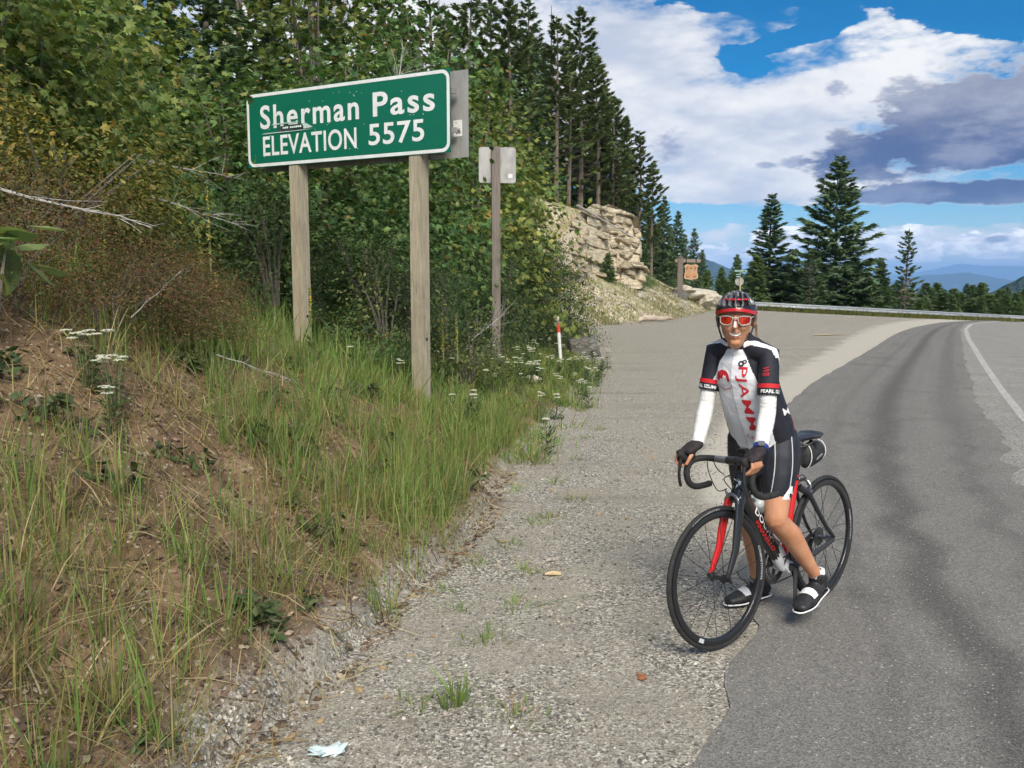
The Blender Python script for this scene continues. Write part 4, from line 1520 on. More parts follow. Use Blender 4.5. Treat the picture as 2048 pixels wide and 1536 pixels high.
# ---- things carried on the bicycle
bc = BKM @ (cpos - cdir * .06 + up_dt * .044)
bdir = (BKM.to_3x3() @ cdir).normalized()
bot = empty('water_bottle', bc, label='smoky clear water bottle in the cage on the bicycle frame', cat='bottle')
Mq = bdir.to_track_quat('Z', 'Y').to_matrix().to_4x4()
M['bottle'] = material('smoky_plastic', color=(.36, .40, .40), rough=.25)
M['bottle'].node_tree.nodes['Principled BSDF'].inputs['Transmission Weight'].default_value = .55
b = MB()
b.lathe([(0, 0), (.034, 0), (.036, .006), (.036, .085), (.031, .095), (.031, .105), (.036, .115), (.036, .145), (.030, .155)], 20, Mq)
b.build('bottle_body', M['bottle'], bot, True)
b = MB()
b.lathe([(.031, .152), (.032, .165), (.024, .178), (.011, .182), (.010, .205), (.013, .207), (.012, .214), (0, .214)], 18, Mq)
b.build('cap', material('grey_clear_cap', color=(.42, .45, .45), rough=.3), bot, True)

bag = empty('saddle_bag', BKM @ Vector((.14, 0, .80)), (R(1.8), 0, BK_HEAD), label='black saddle bag with white piping hanging under the bicycle saddle', cat='bag')
bag.scale = (BK_S * .96,) * 3
rings = []
b = MB()
secs = [(.105, .810, .022, .050), (.085, .803, .034, .064), (.04, .806, .044, .068), (-.02, .815, .050, .064), (-.055, .822, .046, .056), (-.075, .832, .032, .038)]
off = Vector((.14, 0, .80))
b.tube([Vector((.115 + x, 0, z)) - off for x, z, _, _ in secs], [(hz2, wy) for _, _, wy, hz2 in secs], 18, up=(0, 0, 1))
bb_ = b.build('bag_body', mottled('black_nylon', (.014, .014, .015), (.03, .03, .03), 50, .7), bag, True)
for x, z, wy, hz2 in ((.075, .8035, .0365, .0655), (-.058, .8225, .0465, .0565)):
    b = MB()
    loop = [Vector((.115 + x, wy * math.cos(a), z + hz2 * math.sin(a))) - off for a in [2 * math.pi * i / 24 for i in range(24)]]
    b.tube(loop, .0026, 6, closed=True)
    b.build('piping', M['decal_white'], bb_)
b = MB()
V, Fs = text_mesh('SCICON', .062, .013, .02)
b.add([Vector((.135 - x, .0525, .800 + y + .35 * x)) - off for x, y, z in V], Fs)
b.build('lettering', M['decal_grey'], bb_)
b = MB()
b.tube([Vector((.15, .0, .885)) - off, Vector((.15, .03, .87)) - off, Vector((.15, .036, .84)) - off], [(.012, .003)] * 3, 6)
b.build('strap', M['black_ink'], bag)


# ================================================================ CYCLIST
PO = Vector((1.24, 4.30, .01))
per = empty('person', PO, label='smiling cyclist in white and black jersey and red helmet straddling the bicycle', cat='person')
HD = Vector((-.790, -.613, 0))         # the way the bicycle and her chest point
LF = Vector((.613, -.790, 0))          # her left
UP = Vector((0, 0, 1))


def vol(tubes, voxel, smooth=3, fac=.5):
    """One closed skin round overlapping tapered tubes: (points, radii, up) with rounded ends."""
    b = MB()
    for pts, rad, up in tubes:
        P = [Vector(p) for p in pts]
        rad = [(r, r) if not hasattr(r, '__len__') else r for r in rad]
        d0 = (P[0] - P[1]).normalized()
        d1 = (P[-1] - P[-2]).normalized()
        r0, r1 = min(rad[0]), min(rad[-1])
        P2 = [P[0] + d0 * r0 * .92, P[0] + d0 * r0 * .6] + P + [P[-1] + d1 * r1 * .6, P[-1] + d1 * r1 * .92]
        R2 = [(rad[0][0] * .38, rad[0][1] * .38), (rad[0][0] * .8, rad[0][1] * .8)] + rad + [(rad[-1][0] * .8, rad[-1][1] * .8), (rad[-1][0] * .38, rad[-1][1] * .38)]
        b.tube(P2, R2, 18, up=up)
    me = b.mesh('tmp', [])
    o = bpy.data.objects.new('tmp', me)
    COL.objects.link(o)
    md = o.modifiers.new('r', 'REMESH')
    md.mode = 'VOXEL'
    md.voxel_size = voxel
    if smooth:
        ms = o.modifiers.new('s', 'SMOOTH')
        ms.iterations = smooth
        ms.factor = fac
    dg = bpy.context.evaluated_depsgraph_get()
    out = bpy.data.meshes.new_from_object(o.evaluated_get(dg))
    bpy.data.objects.remove(o)
    bpy.data.meshes.remove(me)
    return out


def skin_part(name, me, mats, parent=per, classify=None, shift=True, **kw):
    n = len(me.vertices)
    co = np.empty(n * 3, np.float32)
    me.vertices.foreach_get('co', co)
    co = co.reshape(-1, 3)
    me.materials.clear()
    for mt in (mats if isinstance(mats, (list, tuple)) else [mats]):
        me.materials.append(mt)
    if classify is not None:
        c = np.empty(len(me.polygons) * 3, np.float32)
        me.polygons.foreach_get('center', c)
        me.polygons.foreach_set('material_index', classify(c.reshape(-1, 3)).astype(np.int32))
    me.vertices.foreach_set('co', (co - np.array(PO, np.float32)).ravel())
    me.polygons.foreach_set('use_smooth', np.ones(len(me.polygons), bool))
    me.name = name
    me.update()
    return link_mesh(name, me, parent, **kw)


def along(*p):
    return [Vector(q) for q in p]


# ---- joints
PEL = Vector((1.205, 4.185, .885))
NEK = Vector((1.055, 4.065, 1.345))
SP = NEK - PEL
HIP_R, HIP_L = PEL + Vector((-.062, .058, 0)), PEL + Vector((.055, -.065, 0))
KNE_R, ANK_R = Vector((1.180, 4.345, .475)), Vector((1.262, 4.405, .115))
KNE_L = Vector((1.226, 4.02, .548))
pedal = BKM @ PEDAL_L
ANK_L = pedal + Vector((.075, .062, .105))
SH_R, SH_L = NEK - LF * .152 + Vector((0, 0, -.034)), NEK + LF * .152 + Vector((0, 0, -.034))
hoodR = ST3 @ Vector((xb + .100, -.193, zb_ + .020))
hoodL = ST3 @ Vector((xb + .100, .193, zb_ + .020))
barR = ST3 @ Vector((xb + .04, -.190, zb_ + .018))
barL = ST3 @ Vector((xb + .04, .190, zb_ + .018))
fwd3 = (ST3.to_3x3() @ Vector((1, 0, 0))).normalized()
lft3 = (ST3.to_3x3() @ Vector((0, 1, 0))).normalized()
WR_R = hoodR - fwd3 * .055 + UP * .048 + lft3 * .010
WR_L = hoodL - fwd3 * .050 + UP * .052 + lft3 * .004
ELB_R = SH_R.lerp(WR_R, .53) + Vector((.012, .050, -.035))
ELB_L = SH_L.lerp(WR_L, .53) + Vector((.030, .055, -.040))
HEAD = Vector((1.018, 4.035, 1.475))
FD = Vector((-.275, -.958, -.05)).normalized()       # she looks at the camera
FL = UP.cross(FD).normalized() * 1.0                  # towards her left
FU = FD.cross(FL).normalized()
if FU.z < 0:
    FU, FL = -FU, -FL


def spine(t, fwd=0.0, side=0.0):
    return PEL + SP * t + HD * fwd + LF * side


def torso(g=0.0, lo=-.16):
    return [(along(spine(lo, .0), spine(0, -.005), spine(.2, .0), spine(.4, .012), spine(.58, .018), spine(.75, .012), spine(.88, -.004), spine(.98, -.012)),
             [(.090 + g, .135 + g), (.104 + g, .160 + g), (.110 + g, .162 + g), (.108 + g, .152 + g), (.105 + g, .147 + g), (.104 + g, .144 + g), (.088 + g, .138 + g), (.062 + g, .108 + g)], HD),
            (along(spine(.68, .060, .054), spine(.72, .064, .056)), [.050 + g, .048 + g], HD),
            (along(spine(.68, .060, -.054), spine(.72, .064, -.056)), [.050 + g, .048 + g], HD)]


def up_arm(sh, el, g=0.0, t1=1.0):
    p = lambda t: sh.lerp(el, t)
    return (along(NEK.lerp(sh, .55) + UP * .004, p(-.02), p(.25), p(.5 * t1 if t1 < 1 else .6), p(t1)), [.046 + g, .042 + g, .036 + g, .032 + g, .030 + g], None)


def low_arm(el, wr, g=0.0, t1=1.0):
    p = lambda t: el.lerp(wr, t)
    return (along(p(0), p(.25), p(.6), p(t1)), [.030 + g, .034 + g, .028 + g, .0225 + g], None)


def thigh(hip, kn, g=0.0, t1=1.0):
    p = lambda t: hip.lerp(kn, t)
    return (along(p(-.02), p(.2), p(.45), p(.7 if t1 > .7 else t1 * .9), p(t1)), [.088 + g, .088 + g, .078 + g, (.064 if t1 > .7 else .068) + g, (.053 if t1 > .95 else .062) + g], None)


def shin(kn, an, back, g=0.0):
    p = lambda t: kn.lerp(an, t)
    return (along(p(0), p(.08), p(.3) + back * .018, p(.55) + back * .010, p(.85), p(1.0)), [.052 + g, .050 + g, .054 + g, .044 + g, .032 + g, .034 + g], None)


def foot_pts(an, toe_dir, drop):
    heel = an - toe_dir * .045 + Vector((0, 0, -.060))
    ball = an + toe_dir * .115 + Vector((0, 0, -.078 - drop))
    toe = an + toe_dir * .175 + Vector((0, 0, -.082 - drop * 1.3))
    return heel, ball, toe


TD_R = Vector((-.915, -.40, 0)).normalized()
TD_L = Vector((-.70, -.715, 0)).normalized()
# the ground foot is level, the pedalling foot points a little down
FTR = foot_pts(Vector((ANK_R.x, ANK_R.y, .115)), TD_R, 0.0)
FTL = foot_pts(ANK_L, TD_L, .022)


def finger(pts, r=.0085):
    P = along(*pts)
    return (P, [r * (1.05 - .22 * i / (len(P) - 1)) for i in range(len(P))], None)


def hand(hood, wr, side):
    """Palm on the hood, fingers wrapped round it; side = +1 for her left hand."""
    out = lft3 * side
    inn = -out
    top = hood + UP * .022
    t = [(along(wr, wr.lerp(top, .55) + UP * .004, top + fwd3 * .005), [(.022, .028), (.018, .036), (.015, .036)], UP)]
    # four fingers drop over the outer side and curl under, thumb round the inner side
    for i, (f, ln, dr) in enumerate(((.030, 1.0, .0), (.012, 1.06, .006), (-.006, 1.0, .012), (-.024, .86, .018))):
        k = hood + fwd3 * f + out * .026 + UP * (.018 - .1 * abs(f))
        t.append(finger((top + fwd3 * (f * .8) + out * .008, k, k + out * .010 - UP * .028 * ln + fwd3 * .006, k - out * .006 - UP * (.050 * ln + dr * .3) + fwd3 * .012, k - out * .020 - UP * (.058 * ln + dr * .3) + fwd3 * .014), .0088))
    k = hood + inn * .026 - fwd3 * .008 + UP * .012
    t.append(finger((wr.lerp(top, .45) + inn * .016, k, k + fwd3 * .026 - UP * .022 + inn * .004, k + fwd3 * .036 - UP * .046 - inn * .004), .0100))
    return t


M['skin'] = None


def m_skin(nb, bs):
    vec = nb.new('ShaderNodeTexCoord').outputs['Object']
    n = nb.noise(vec, 9, 4, .55)
    nb.put(bs.inputs['Base Color'], nb.mix(nb.ss(n, .35, .68), (.58, .29, .165), (.48, .21, .11)))
    bump(nb, bs, nb.noise(vec, 60, 3), .08, .004)


M['skin'] = material('skin', m_skin, rough=.48, spec=.4)
M['skin'].node_tree.nodes['Principled BSDF'].inputs['Subsurface Weight'].default_value = 0.0

neck_t = (along(NEK - UP * .03, NEK + UP * .02 + FD * .005, HEAD - FU * .065 - FD * .012), [.056, .050, .050], None)
hp = lambda f, l, u: HEAD + FD * f + FL * l + FU * u
head_t = [(along(hp(-.020, 0, .035), hp(-.018, 0, .012), hp(-.010, 0, -.012)), [(.094, .072), (.098, .074), (.088, .070)], FD),
          (along(hp(.010, 0, .02), hp(.016, 0, -.03), hp(.028, 0, -.066), hp(.032, 0, -.098)), [(.072, .068), (.070, .066), (.060, .057), (.038, .038)], FD),
          (along(hp(.084, 0, .018), hp(.093, 0, -.008), hp(.105, 0, -.026)), [.008, .0095, .0125], None),
          (along(hp(.070, .030, -.030), hp(.066, .040, -.022)), [.022, .020], None),
          (along(hp(.070, -.030, -.030), hp(.066, -.040, -.022)), [.022, .020], None),
          (along(hp(.075, -.02, -.052), hp(.083, 0, -.050), hp(.075, .02, -.052)), [.007, .010, .007], None),
          (along(hp(.072, -.018, -.074), hp(.079, 0, -.076), hp(.072, .018, -.074)), [.007, .009, .007], None),
          (along(hp(.064, -.006, -.100), hp(.064, .006, -.100)), [.017, .017], None),
          (along(hp(-.016, .074, .006), hp(-.010, .076, -.028)), [(.010, .014), (.008, .010)], FD),
          (along(hp(-.016, -.074, .006), hp(-.010, -.076, -.028)), [(.010, .014), (.008, .010)], FD)]
backR, backL = -TD_R, Vector((.55, .6, .2)).normalized()
body_tubes = torso() + [neck_t] + head_t + [up_arm(SH_R, ELB_R), up_arm(SH_L, ELB_L), low_arm(ELB_R, WR_R), low_arm(ELB_L, WR_L), thigh(HIP_R, KNE_R), thigh(HIP_L, KNE_L),
                                            shin(KNE_R, ANK_R, backR), shin(KNE_L, ANK_L, backL)] + hand(hoodR, WR_R, -1) + hand(hoodL, WR_L, 1)
for kn, fw in ((KNE_L, Vector((-.70, -.71, .1))), (KNE_R, Vector((-.75, -.6, .05)))):
    body_tubes.append((along(kn + fw * .018 + UP * .014, kn + fw * .020 - UP * .012), [.034, .032], None))
for ft, an in ((FTR, ANK_R), (FTL, ANK_L)):
    body_tubes.append((along(an, ft[0] + UP * .02), [.032, .024], None))
    body_tubes.append((along(ft[0] + UP * .012, an.lerp(ft[1], .6), ft[1] + UP * .012), [.020, .022, .018], None))
body = skin_part('body', vol(body_tubes, .0042, 2), M['skin'])

# ---- clothing
M['jersey_white'] = mottled('jersey_white', (.78, .79, .82), (.72, .73, .77), 12, .75)
M['jersey_black'] = mottled('jersey_black', (.010, .011, .020), (.018, .019, .030), 25, .7)
M['jersey_red'] = mottled('jersey_red', (.62, .016, .022), (.55, .014, .02), 25, .7)
M['lycra'] = mottled('black_lycra', (.012, .013, .022), (.022, .024, .036), 18, .6)


def cloth(name, c1, c2, sc=9, k=.6, stretch=(1, 1, 2.2), rough=.78):
    def f(nb, bs):
        vec = nb.vm('MULTIPLY', nb.new('ShaderNodeTexCoord').outputs['Object'], stretch)
        n = nb.noise(vec, sc, 3, .5, 1.2)
        nb.put(bs.inputs['Base Color'], nb.mix(nb.ss(n, .3, .7), c1, c2))
        bump(nb, bs, n, k, .035)
    return material(name, f, c1, rough, 0, .3)


M['warmers'] = cloth('white_sleeve', (.80, .79, .77), (.75, .74, .72), 11, .32, (1, 1, 2.2))
M['jersey_white'] = cloth('jersey_cloth', (.88, .88, .90), (.82, .83, .86), 8, .28, (1, 1, 1.5))
M['glove'] = mottled('glove_black', (.018, .012, .014), (.035, .026, .028), 60, .8)
M['print_red'] = material('red_print', color=(.62, .02, .035), rough=.7)


def local3(c):
    """forward, left and up-along-the-spine coordinates of points"""
    d = c - np.array(PEL)
    f = d @ np.array(HD)
    l = d @ np.array(LF)
    t = d[:, 2] / SP.z
    f = f - (np.array(SP) @ np.array(HD)) * t
    l = l - (np.array(SP) @ np.array(LF)) * t
    return f, l, t


def jersey_class(c):
    f, l, t = local3(c)
    m = np.zeros(len(c))
    # black raglan shoulders, side panels and back; white body in front
    al = np.abs(l)
    rag = al > np.interp(t, [.55, .66, .74, .86, .97, 1.03], [.128, .118, .106, .080, .046, .034])
    side = (f < -.012 + .12 * np.clip(al - .10, -.1, .02)) & (t < .9)
    lim = (al > .118) & (f < .03) & (t < .7)
    m[rag | side | lim | (f < -.04)] = 1
    # collar
    m[(t > .985) & (np.abs(l) > .012)] = 1
    # white stripe over each shoulder
    sp = np.array(SP) / np.linalg.norm(np.array(SP))
    stripe = (al > .045) & (al < .195) & (np.abs(f - (.028 - .12 * (al - .05))) < .015) & (t > .84)
    m[stripe] = 0
    # red flash low on the flank
    m[(t < .42) & (f < -.055) & (f > -.085) & (l > 0)] = 2
    return m


def sleeve_t(sh, el, g):
    p = lambda t: sh.lerp(el, t)
    return (along(NEK.lerp(sh, .5) + UP * .006, p(-.02), p(.3), p(.58)), [.050 + g, .047 + g, .043 + g, .0425 + g], None)


jt = torso(.0085, .06) + [(along(spine(.03, .004), spine(.09, .0)), [(.112, .166), (.112, .166)], HD), sleeve_t(SH_R, ELB_R, .003), sleeve_t(SH_L, ELB_L, .003)]
jt.append((along(NEK - UP * .02, NEK + UP * .024 + FD * .004), [.063, .058], None))
jersey = skin_part('jersey', vol(jt, .0048, 3), [M['jersey_white'], M['jersey_black'], M['jersey_red']], classify=jersey_class, label='white race jersey with black raglan sleeves')
for sh, el in ((SH_R, ELB_R), (SH_L, ELB_L)):
    p = lambda t: sh.lerp(el, t)
    b = MB()
    b.tube([p(.50), p(.575)], [.0490, .0485], 24)
    b.build('cuff_band', M['jersey_red'], jersey, True).location = -PO + Vector((0, 0, 0))
    b = MB()
    b.tube([p(.575), p(.70)], [.0485, .0475], 24, caps=False)
    b.tube([p(.575), p(.70)], [.0440, .0430], 24, caps=True)
    cuff = b.build('cuff', M['black_ink'], jersey, True)
    cuff.location = -PO
    ax = (el - sh).normalized()
    cen = p(.637)
    vd = (Vector((0, 0, 1.65)) - cen)
    vd = (vd - ax * vd.dot(ax)).normalized()
    sd = ax.cross(vd)
    if sd.x < 0:
        sd = -sd
    V, Fs = text_mesh('PEARL IZUMI', .128, .016, .03, 1.0, 3)
    V[:, 0] += .030 if sh is SH_L else -.030
    b = MB()
    b.add([cen - ax * y + vd * (.0490 * math.cos(x / .0490)) + sd * (.0490 * math.sin(x / .0490)) for x, y, z in V], Fs)
    b.build('lettering', M['decal_white'], cuff)
skin_part('sleeve', vol([(along(SH_R.lerp(ELB_R, .60), SH_R.lerp(ELB_R, .8), ELB_R, ELB_R.lerp(WR_R, .3), ELB_R.lerp(WR_R, .65), ELB_R.lerp(WR_R, .96)), [.039, .038, .037, .038, .034, .030], None)], .0045, 2), M['warmers'], label='white arm warmer on her right arm')
skin_part('sleeve', vol([(along(SH_L.lerp(ELB_L, .60), SH_L.lerp(ELB_L, .8), ELB_L, ELB_L.lerp(WR_L, .3), ELB_L.lerp(WR_L, .65), ELB_L.lerp(WR_L, .92)), [.039, .038, .037, .038, .034, .031], None)], .0045, 2), M['warmers'], label='white arm warmer on her left arm')
shorts = skin_part('shorts', vol(torso(.006, -.17)[:1] + [thigh(HIP_R, KNE_R, .008, .66), thigh(HIP_L, KNE_L, .008, .66)], .005, 2), M['lycra'])


def decal(name, V, Fs, origin, xd, yd, pd, target, mat, parent, lift=.0022, grid=.012):
    """Print: flat shape laid on a garment by dropping it along pd."""
    bm = bmesh.new()
    vs_ = [bm.verts.new((p[0], p[1], 0)) for p in V]
    for f in Fs:
        try:
            bm.faces.new([vs_[i] for i in f])
        except ValueError:
            pass
    bmesh.ops.triangulate(bm, faces=bm.faces[:])
    V = np.asarray(V)
    for axis in (0, 1):
        for c in np.arange(V[:, axis].min() + grid / 2, V[:, axis].max(), grid):
            no = (1, 0, 0) if axis == 0 else (0, 1, 0)
            bmesh.ops.bisect_plane(bm, geom=bm.verts[:] + bm.edges[:] + bm.faces[:], plane_co=[c * n for n in no], plane_no=no)
    bvh = target
    pd = Vector(pd).normalized()
    dead = []
    for v in bm.verts:
        o = Vector(origin) + Vector(xd) * v.co.x + Vector(yd) * v.co.y - pd * .5
        h = bvh.ray_cast(o - PO, pd, 1.2)
        if h[0] is None:
            dead.append(v)
        else:
            v.co = h[0] + h[1] * lift if h[1].dot(pd) < 0 else h[0] - pd * lift
    bmesh.ops.delete(bm, geom=dead, context='VERTS')
    me = bpy.data.meshes.new(name)
    bm.to_mesh(me)
    bm.free()
    me.materials.append(mat)
    return link_mesh(name, me, parent)


def bvh_of(o):
    me = o.data
    return BVHTree.FromPolygons([v.co[:] for v in me.vertices], [p.vertices[:] for p in me.polygons])


jb = bvh_of(jersey)
PD = (-HD).normalized()                     # prints are dropped straight onto her chest
SU = SP.normalized()
LX = LF                                     # seen from in front, her left is on the viewer's right
# vertical PJAMM, reading downwards beside the zip
V, Fs = text_mesh('PJAMM', .325, .054, .006, 1.06, 4)
decal('lettering', [(y, -x) for x, y, z in V], Fs, spine(.49, .1, .052), LX, SU, PD, jb, M['print_red'], jersey)
V, Fs = text_mesh('Cycling', .085, .026, .0, 1.0, 3)
decal('lettering', V[:, :2], Fs, spine(.085, .1, .055), LX, SU, PD, jb, M['print_red'], jersey)
# round mountain emblem on her right breast
circ = [(.042 * math.cos(2 * math.pi * i / 28), .042 * math.sin(2 * math.pi * i / 28)) for i in range(28)]
upper = [p for p in circ if p[1] > -.012]
emb = [(.042 * math.cos(a), .042 * math.sin(a)) for a in [R(-20 + 220 * i / 24) for i in range(25)]] + [(-.02, -.006), (-.006, .006), (.004, .018), (.010, .010), (.018, .014), (.026, .0)]
decal('emblem', emb, [tuple(range(len(emb)))], spine(.685, .1, -.050), LX, SU, PD, jb, M['print_red'], jersey, grid=.01)
V, Fs = text_mesh('Climb. Dream. Further', .10, .011, .02, 1.0, 2)
decal('lettering', [(x, y + 8 * x * x) for x, y, z in V], Fs, spine(.575, .1, -.046), LX, SU, PD, jb, M['print_red'], jersey)
# twin-ring mark on her left breast
for cx_, cy_, r in ((.0, .0, .014), (.014, .010, .010)):
    ro = [(cx_ + r * math.cos(2 * math.pi * i / 20), cy_ + r * math.sin(2 * math.pi * i / 20)) for i in range(20)]
    ri = [(cx_ + r * .45 * math.cos(2 * math.pi * i / 20), cy_ + r * .45 * math.sin(2 * math.pi * i / 20)) for i in range(20)]
    decal('emblem', ro + ri, [(i, (i + 1) % 20, 20 + (i + 1) % 20, 20 + i) for i in range(20)], spine(.845, .1, .048), LX, SU, PD, jb, M['jersey_black'], jersey)
# zip
decal('zip', [(-.0022, -.01), (.0022, -.01), (.0022, .47), (-.0022, .47)], [(0, 1, 2, 3)], spine(0, .1, 0), LX, SU, PD, jb, mottled('zip_grey', (.66, .66, .69), (.58, .58, .61), 60, .5), jersey)
# small names on the shoulder stripes, red letters on the left sleeve
for s, wd in ((1, .05), (-1, .05)):
    V, Fs = text_mesh('PJAMM', wd, .014, .004, 1.0, 2)
    decal('lettering', V[:, :2], Fs, NEK + LF * (s * .135) + UP * .2, (LF * .96 - UP * 0).normalized(), (-HD).normalized(), (0, 0, -1), jb, M['black_ink'], jersey)
vd = (Vector((0, 0, 1.5)) - SH_L).normalized()
V, Fs = text_mesh('WB', .042, .026, .0, 1.0, 3)
decal('lettering', [(y, -x) for x, y, z in V], Fs, SH_L.lerp(ELB_L, .26) + Vector((-.012, 0, 0)), Vector((-vd.y, vd.x, 0)).normalized() * -1 if vd.y > 0 else Vector((-vd.y, vd.x, 0)).normalized(), UP, -vd, jb, M['print_red'], jersey)
V, Fs = text_mesh('M', .05, .035, .004, 1.0, 3)
sdv = (LF * .93 + HD * .36).normalized()
decal('lettering', V[:, :2], Fs, spine(.36, -.02, .14), (LF * .36 - HD * .93).normalized(), SU, -sdv, jb, M['decal_white'], jersey)
# pale seams down the shorts
sb = bvh_of(shorts)
for hip, kn, dx in ((HIP_L, KNE_L, -.030), (HIP_L, KNE_L, .046), (HIP_R, KNE_R, .01)):
    yd = (hip - kn).normalized()
    vdir = (Vector((0, 0, 1.5)) - hip)
    vdir = (vdir - yd * vdir.dot(yd)).normalized()
    xd = yd.cross(vdir).normalized()
    if xd.x < 0:
        xd = -xd
    pts = [(dx + .016 * math.sin(t * 3.0) - .0022, -.27 + .32 * t) for t in np.linspace(0, 1, 14)] + [(dx + .016 * math.sin(t * 3.0) + .0022, -.27 + .32 * t) for t in np.linspace(1, 0, 14)]
    decal('seam', pts, [(i, i + 1, 26 - i, 27 - i) for i in range(13)], hip, xd, yd, -vdir, sb, M['decal_grey'], shorts, lift=.002)

yd = (HIP_L - KNE_L).normalized()
vdir = Vector((0, 0, 1.5)) - HIP_L
vdir = (vdir - yd * vdir.dot(yd)).normalized()
xd = yd.cross(vdir).normalized()
if xd.x < 0:
    xd = -xd
decal('leg_gripper', [(.0, -.30), (.09, -.30), (.09, -.205), (.058, -.20)], [(0, 1, 2, 3)], HIP_L, xd, yd, -vdir, sb, M['jersey_white'], shorts, lift=.003)
peak = [(-.030, -.030), (-.020, -.006), (-.010, .002), (-.002, -.006), (.008, .020), (.014, .012), (.020, .016), (.030, -.010), (.034, -.030)]
decal('emblem', peak, [tuple(range(len(peak)))], spine(.685, .1, -.050), LX, SU, PD, jb, M['jersey_white'], jersey, lift=.0036, grid=.01)

# ---- gloves (fingers bare), watch
for hood, wr, side, lb in ((hoodR, WR_R, -1, None), (hoodL, WR_L, 1, None)):
    t = hand(hood, wr, side)
    gt = [(t[0][0], [(a + .0045, c + .0045) for a, c in t[0][1]], UP)]
    for fg in t[1:]:
        P = fg[0]
        gt.append((along(P[0], P[0].lerp(P[1], .6), P[1]), [.0135, .0135, .0130], None))
    gl = skin_part('glove', vol(gt, .004, 1), M['glove'])
wl = WR_L.lerp(ELB_L, .045)
ax = (WR_L - ELB_L).normalized()
b = MB()
b.tube([wl - ax * .011 - PO, wl + ax * .011 - PO], [.0335, .033], 22)
watch = b.build('watch_strap', mottled('blue_strap', (.02, .035, .22), (.03, .05, .30), 30, .5), per, True)
vd = (Vector((0, 0, 1.65)) - wl)
vd = (vd - ax * vd.dot(ax)).normalized()
b = MB()
b.box(wl + vd * .034 - PO, (.030, .012, .026), vd.to_track_quat('Y', 'Z').to_matrix(), .003)
b.build('watch_face', M['metal_grey'], watch)

# ---- shoes
M['shoe_black'] = mottled('shoe_black', (.016, .016, .018), (.034, .034, .036), 30, .5)
for ft, an, td in ((FTR, ANK_R, TD_R), (FTL, ANK_L, TD_L)):
    heel, ball, toe = ft
    sd = td.cross(UP).normalized()
    m1 = heel.lerp(ball, .55) + UP * .016
    shoe = skin_part('shoe', vol([(along(heel + UP * .020, heel.lerp(ball, .3) + UP * .026, m1, ball + UP * .008, toe + UP * .006), [(.036, .035), (.042, .038), (.040, .041), (.031, .047), (.020, .037)], UP),
                                  (along(heel + UP * .02 + td * .012, an + UP * .004), [(.042, .040), (.043, .041)], td)], .0045, 2), M['shoe_black'])
    svh = bvh_of(shoe)
    b = MB()
    sole = [heel - td * .028, heel.lerp(ball, .5), ball, toe + td * .020]
    b.tube([p - UP * .021 - PO for p in sole], [(.005, .032), (.005, .036), (.005, .046), (.004, .026)], 14, up=UP)
    b.build('sole', M['shoe_black'], shoe, True)
    b = MB()
    rimp = [heel - td * .030, heel - td * .012 + sd * .036, heel.lerp(ball, .5) + sd * .041, ball + sd * .047, toe + td * .012 + sd * .026, toe + td * .030, toe + td * .012 - sd * .026, ball - sd * .047, heel.lerp(ball, .5) - sd * .041, heel - td * .012 - sd * .036]
    b.tube([p - UP * .013 - PO for p in smooth_path(rimp + rimp[:1], 3)[:-1]], [(.004, .003)] * 30, 6, closed=True, up=UP)
    b.build('sole_edge', M['decal_white'], shoe, True)
    # broad white strap, two narrow straps
    mid = heel.lerp(ball, .86)
    decal('white_strap', [(-.022, -.07), (.016, -.07), (.022, .07), (-.016, .07)], [(0, 1, 2, 3)], mid + UP * .05, td, sd, (0, 0, -1), svh, M['decal_white'], shoe, lift=.003)
    mid = heel.lerp(ball, .22)
    decal('ankle_strap', [(-.014, -.05), (.014, -.05), (.014, .05), (-.014, .05)], [(0, 1, 2, 3)], an + td * .048 + UP * .02, (td * .75 - UP * .66).normalized(), sd, (-td * .66 - UP * .75), svh, M['black_ink'], shoe, lift=.004)
    V, Fs = text_mesh('GIRO', .032, .012, .02, 1.0, 2)
    ws = 1 if sd.x > 0 else -1
    decal('lettering', V[:, :2], Fs, an + td * .048 + UP * .02, sd * ws, (-td * .75 + UP * .66).normalized(), (-td * .66 - UP * .75), svh, M['decal_grey'], shoe, lift=.0055)
    b = MB()
    b.tube([an + UP * .012 - PO, an + UP * .040 - PO], [.037, .0335], 20)
    b.build('sock', M['jersey_white'], per, True)

# ---- helmet
M['helmet_black'] = material('helmet_black', color=(.012, .012, .013), rough=.3, coat=.4)
M['helmet_grey'] = material('helmet_grey', color=(.13, .135, .15), rough=.35, coat=.2)
M['helmet_red'] = material('helmet_red', color=(.50, .010, .014), rough=.3, coat=.4)
HC = HEAD + FU * .022 - FD * .010


def hshell(th, ph, g=0.0):
    """point on the helmet: th = turn from straight ahead (her left +), ph = height angle"""
    c = math.cos(ph)
    a, bb, cc = .118 + g, .092 + g, .104 + g
    if math.cos(th) < 0:
        a += .012
    p = HC + FD * (a * c * math.cos(th)) + FL * (bb * c * math.sin(th)) + FU * (cc * math.sin(ph))
    return p - PO


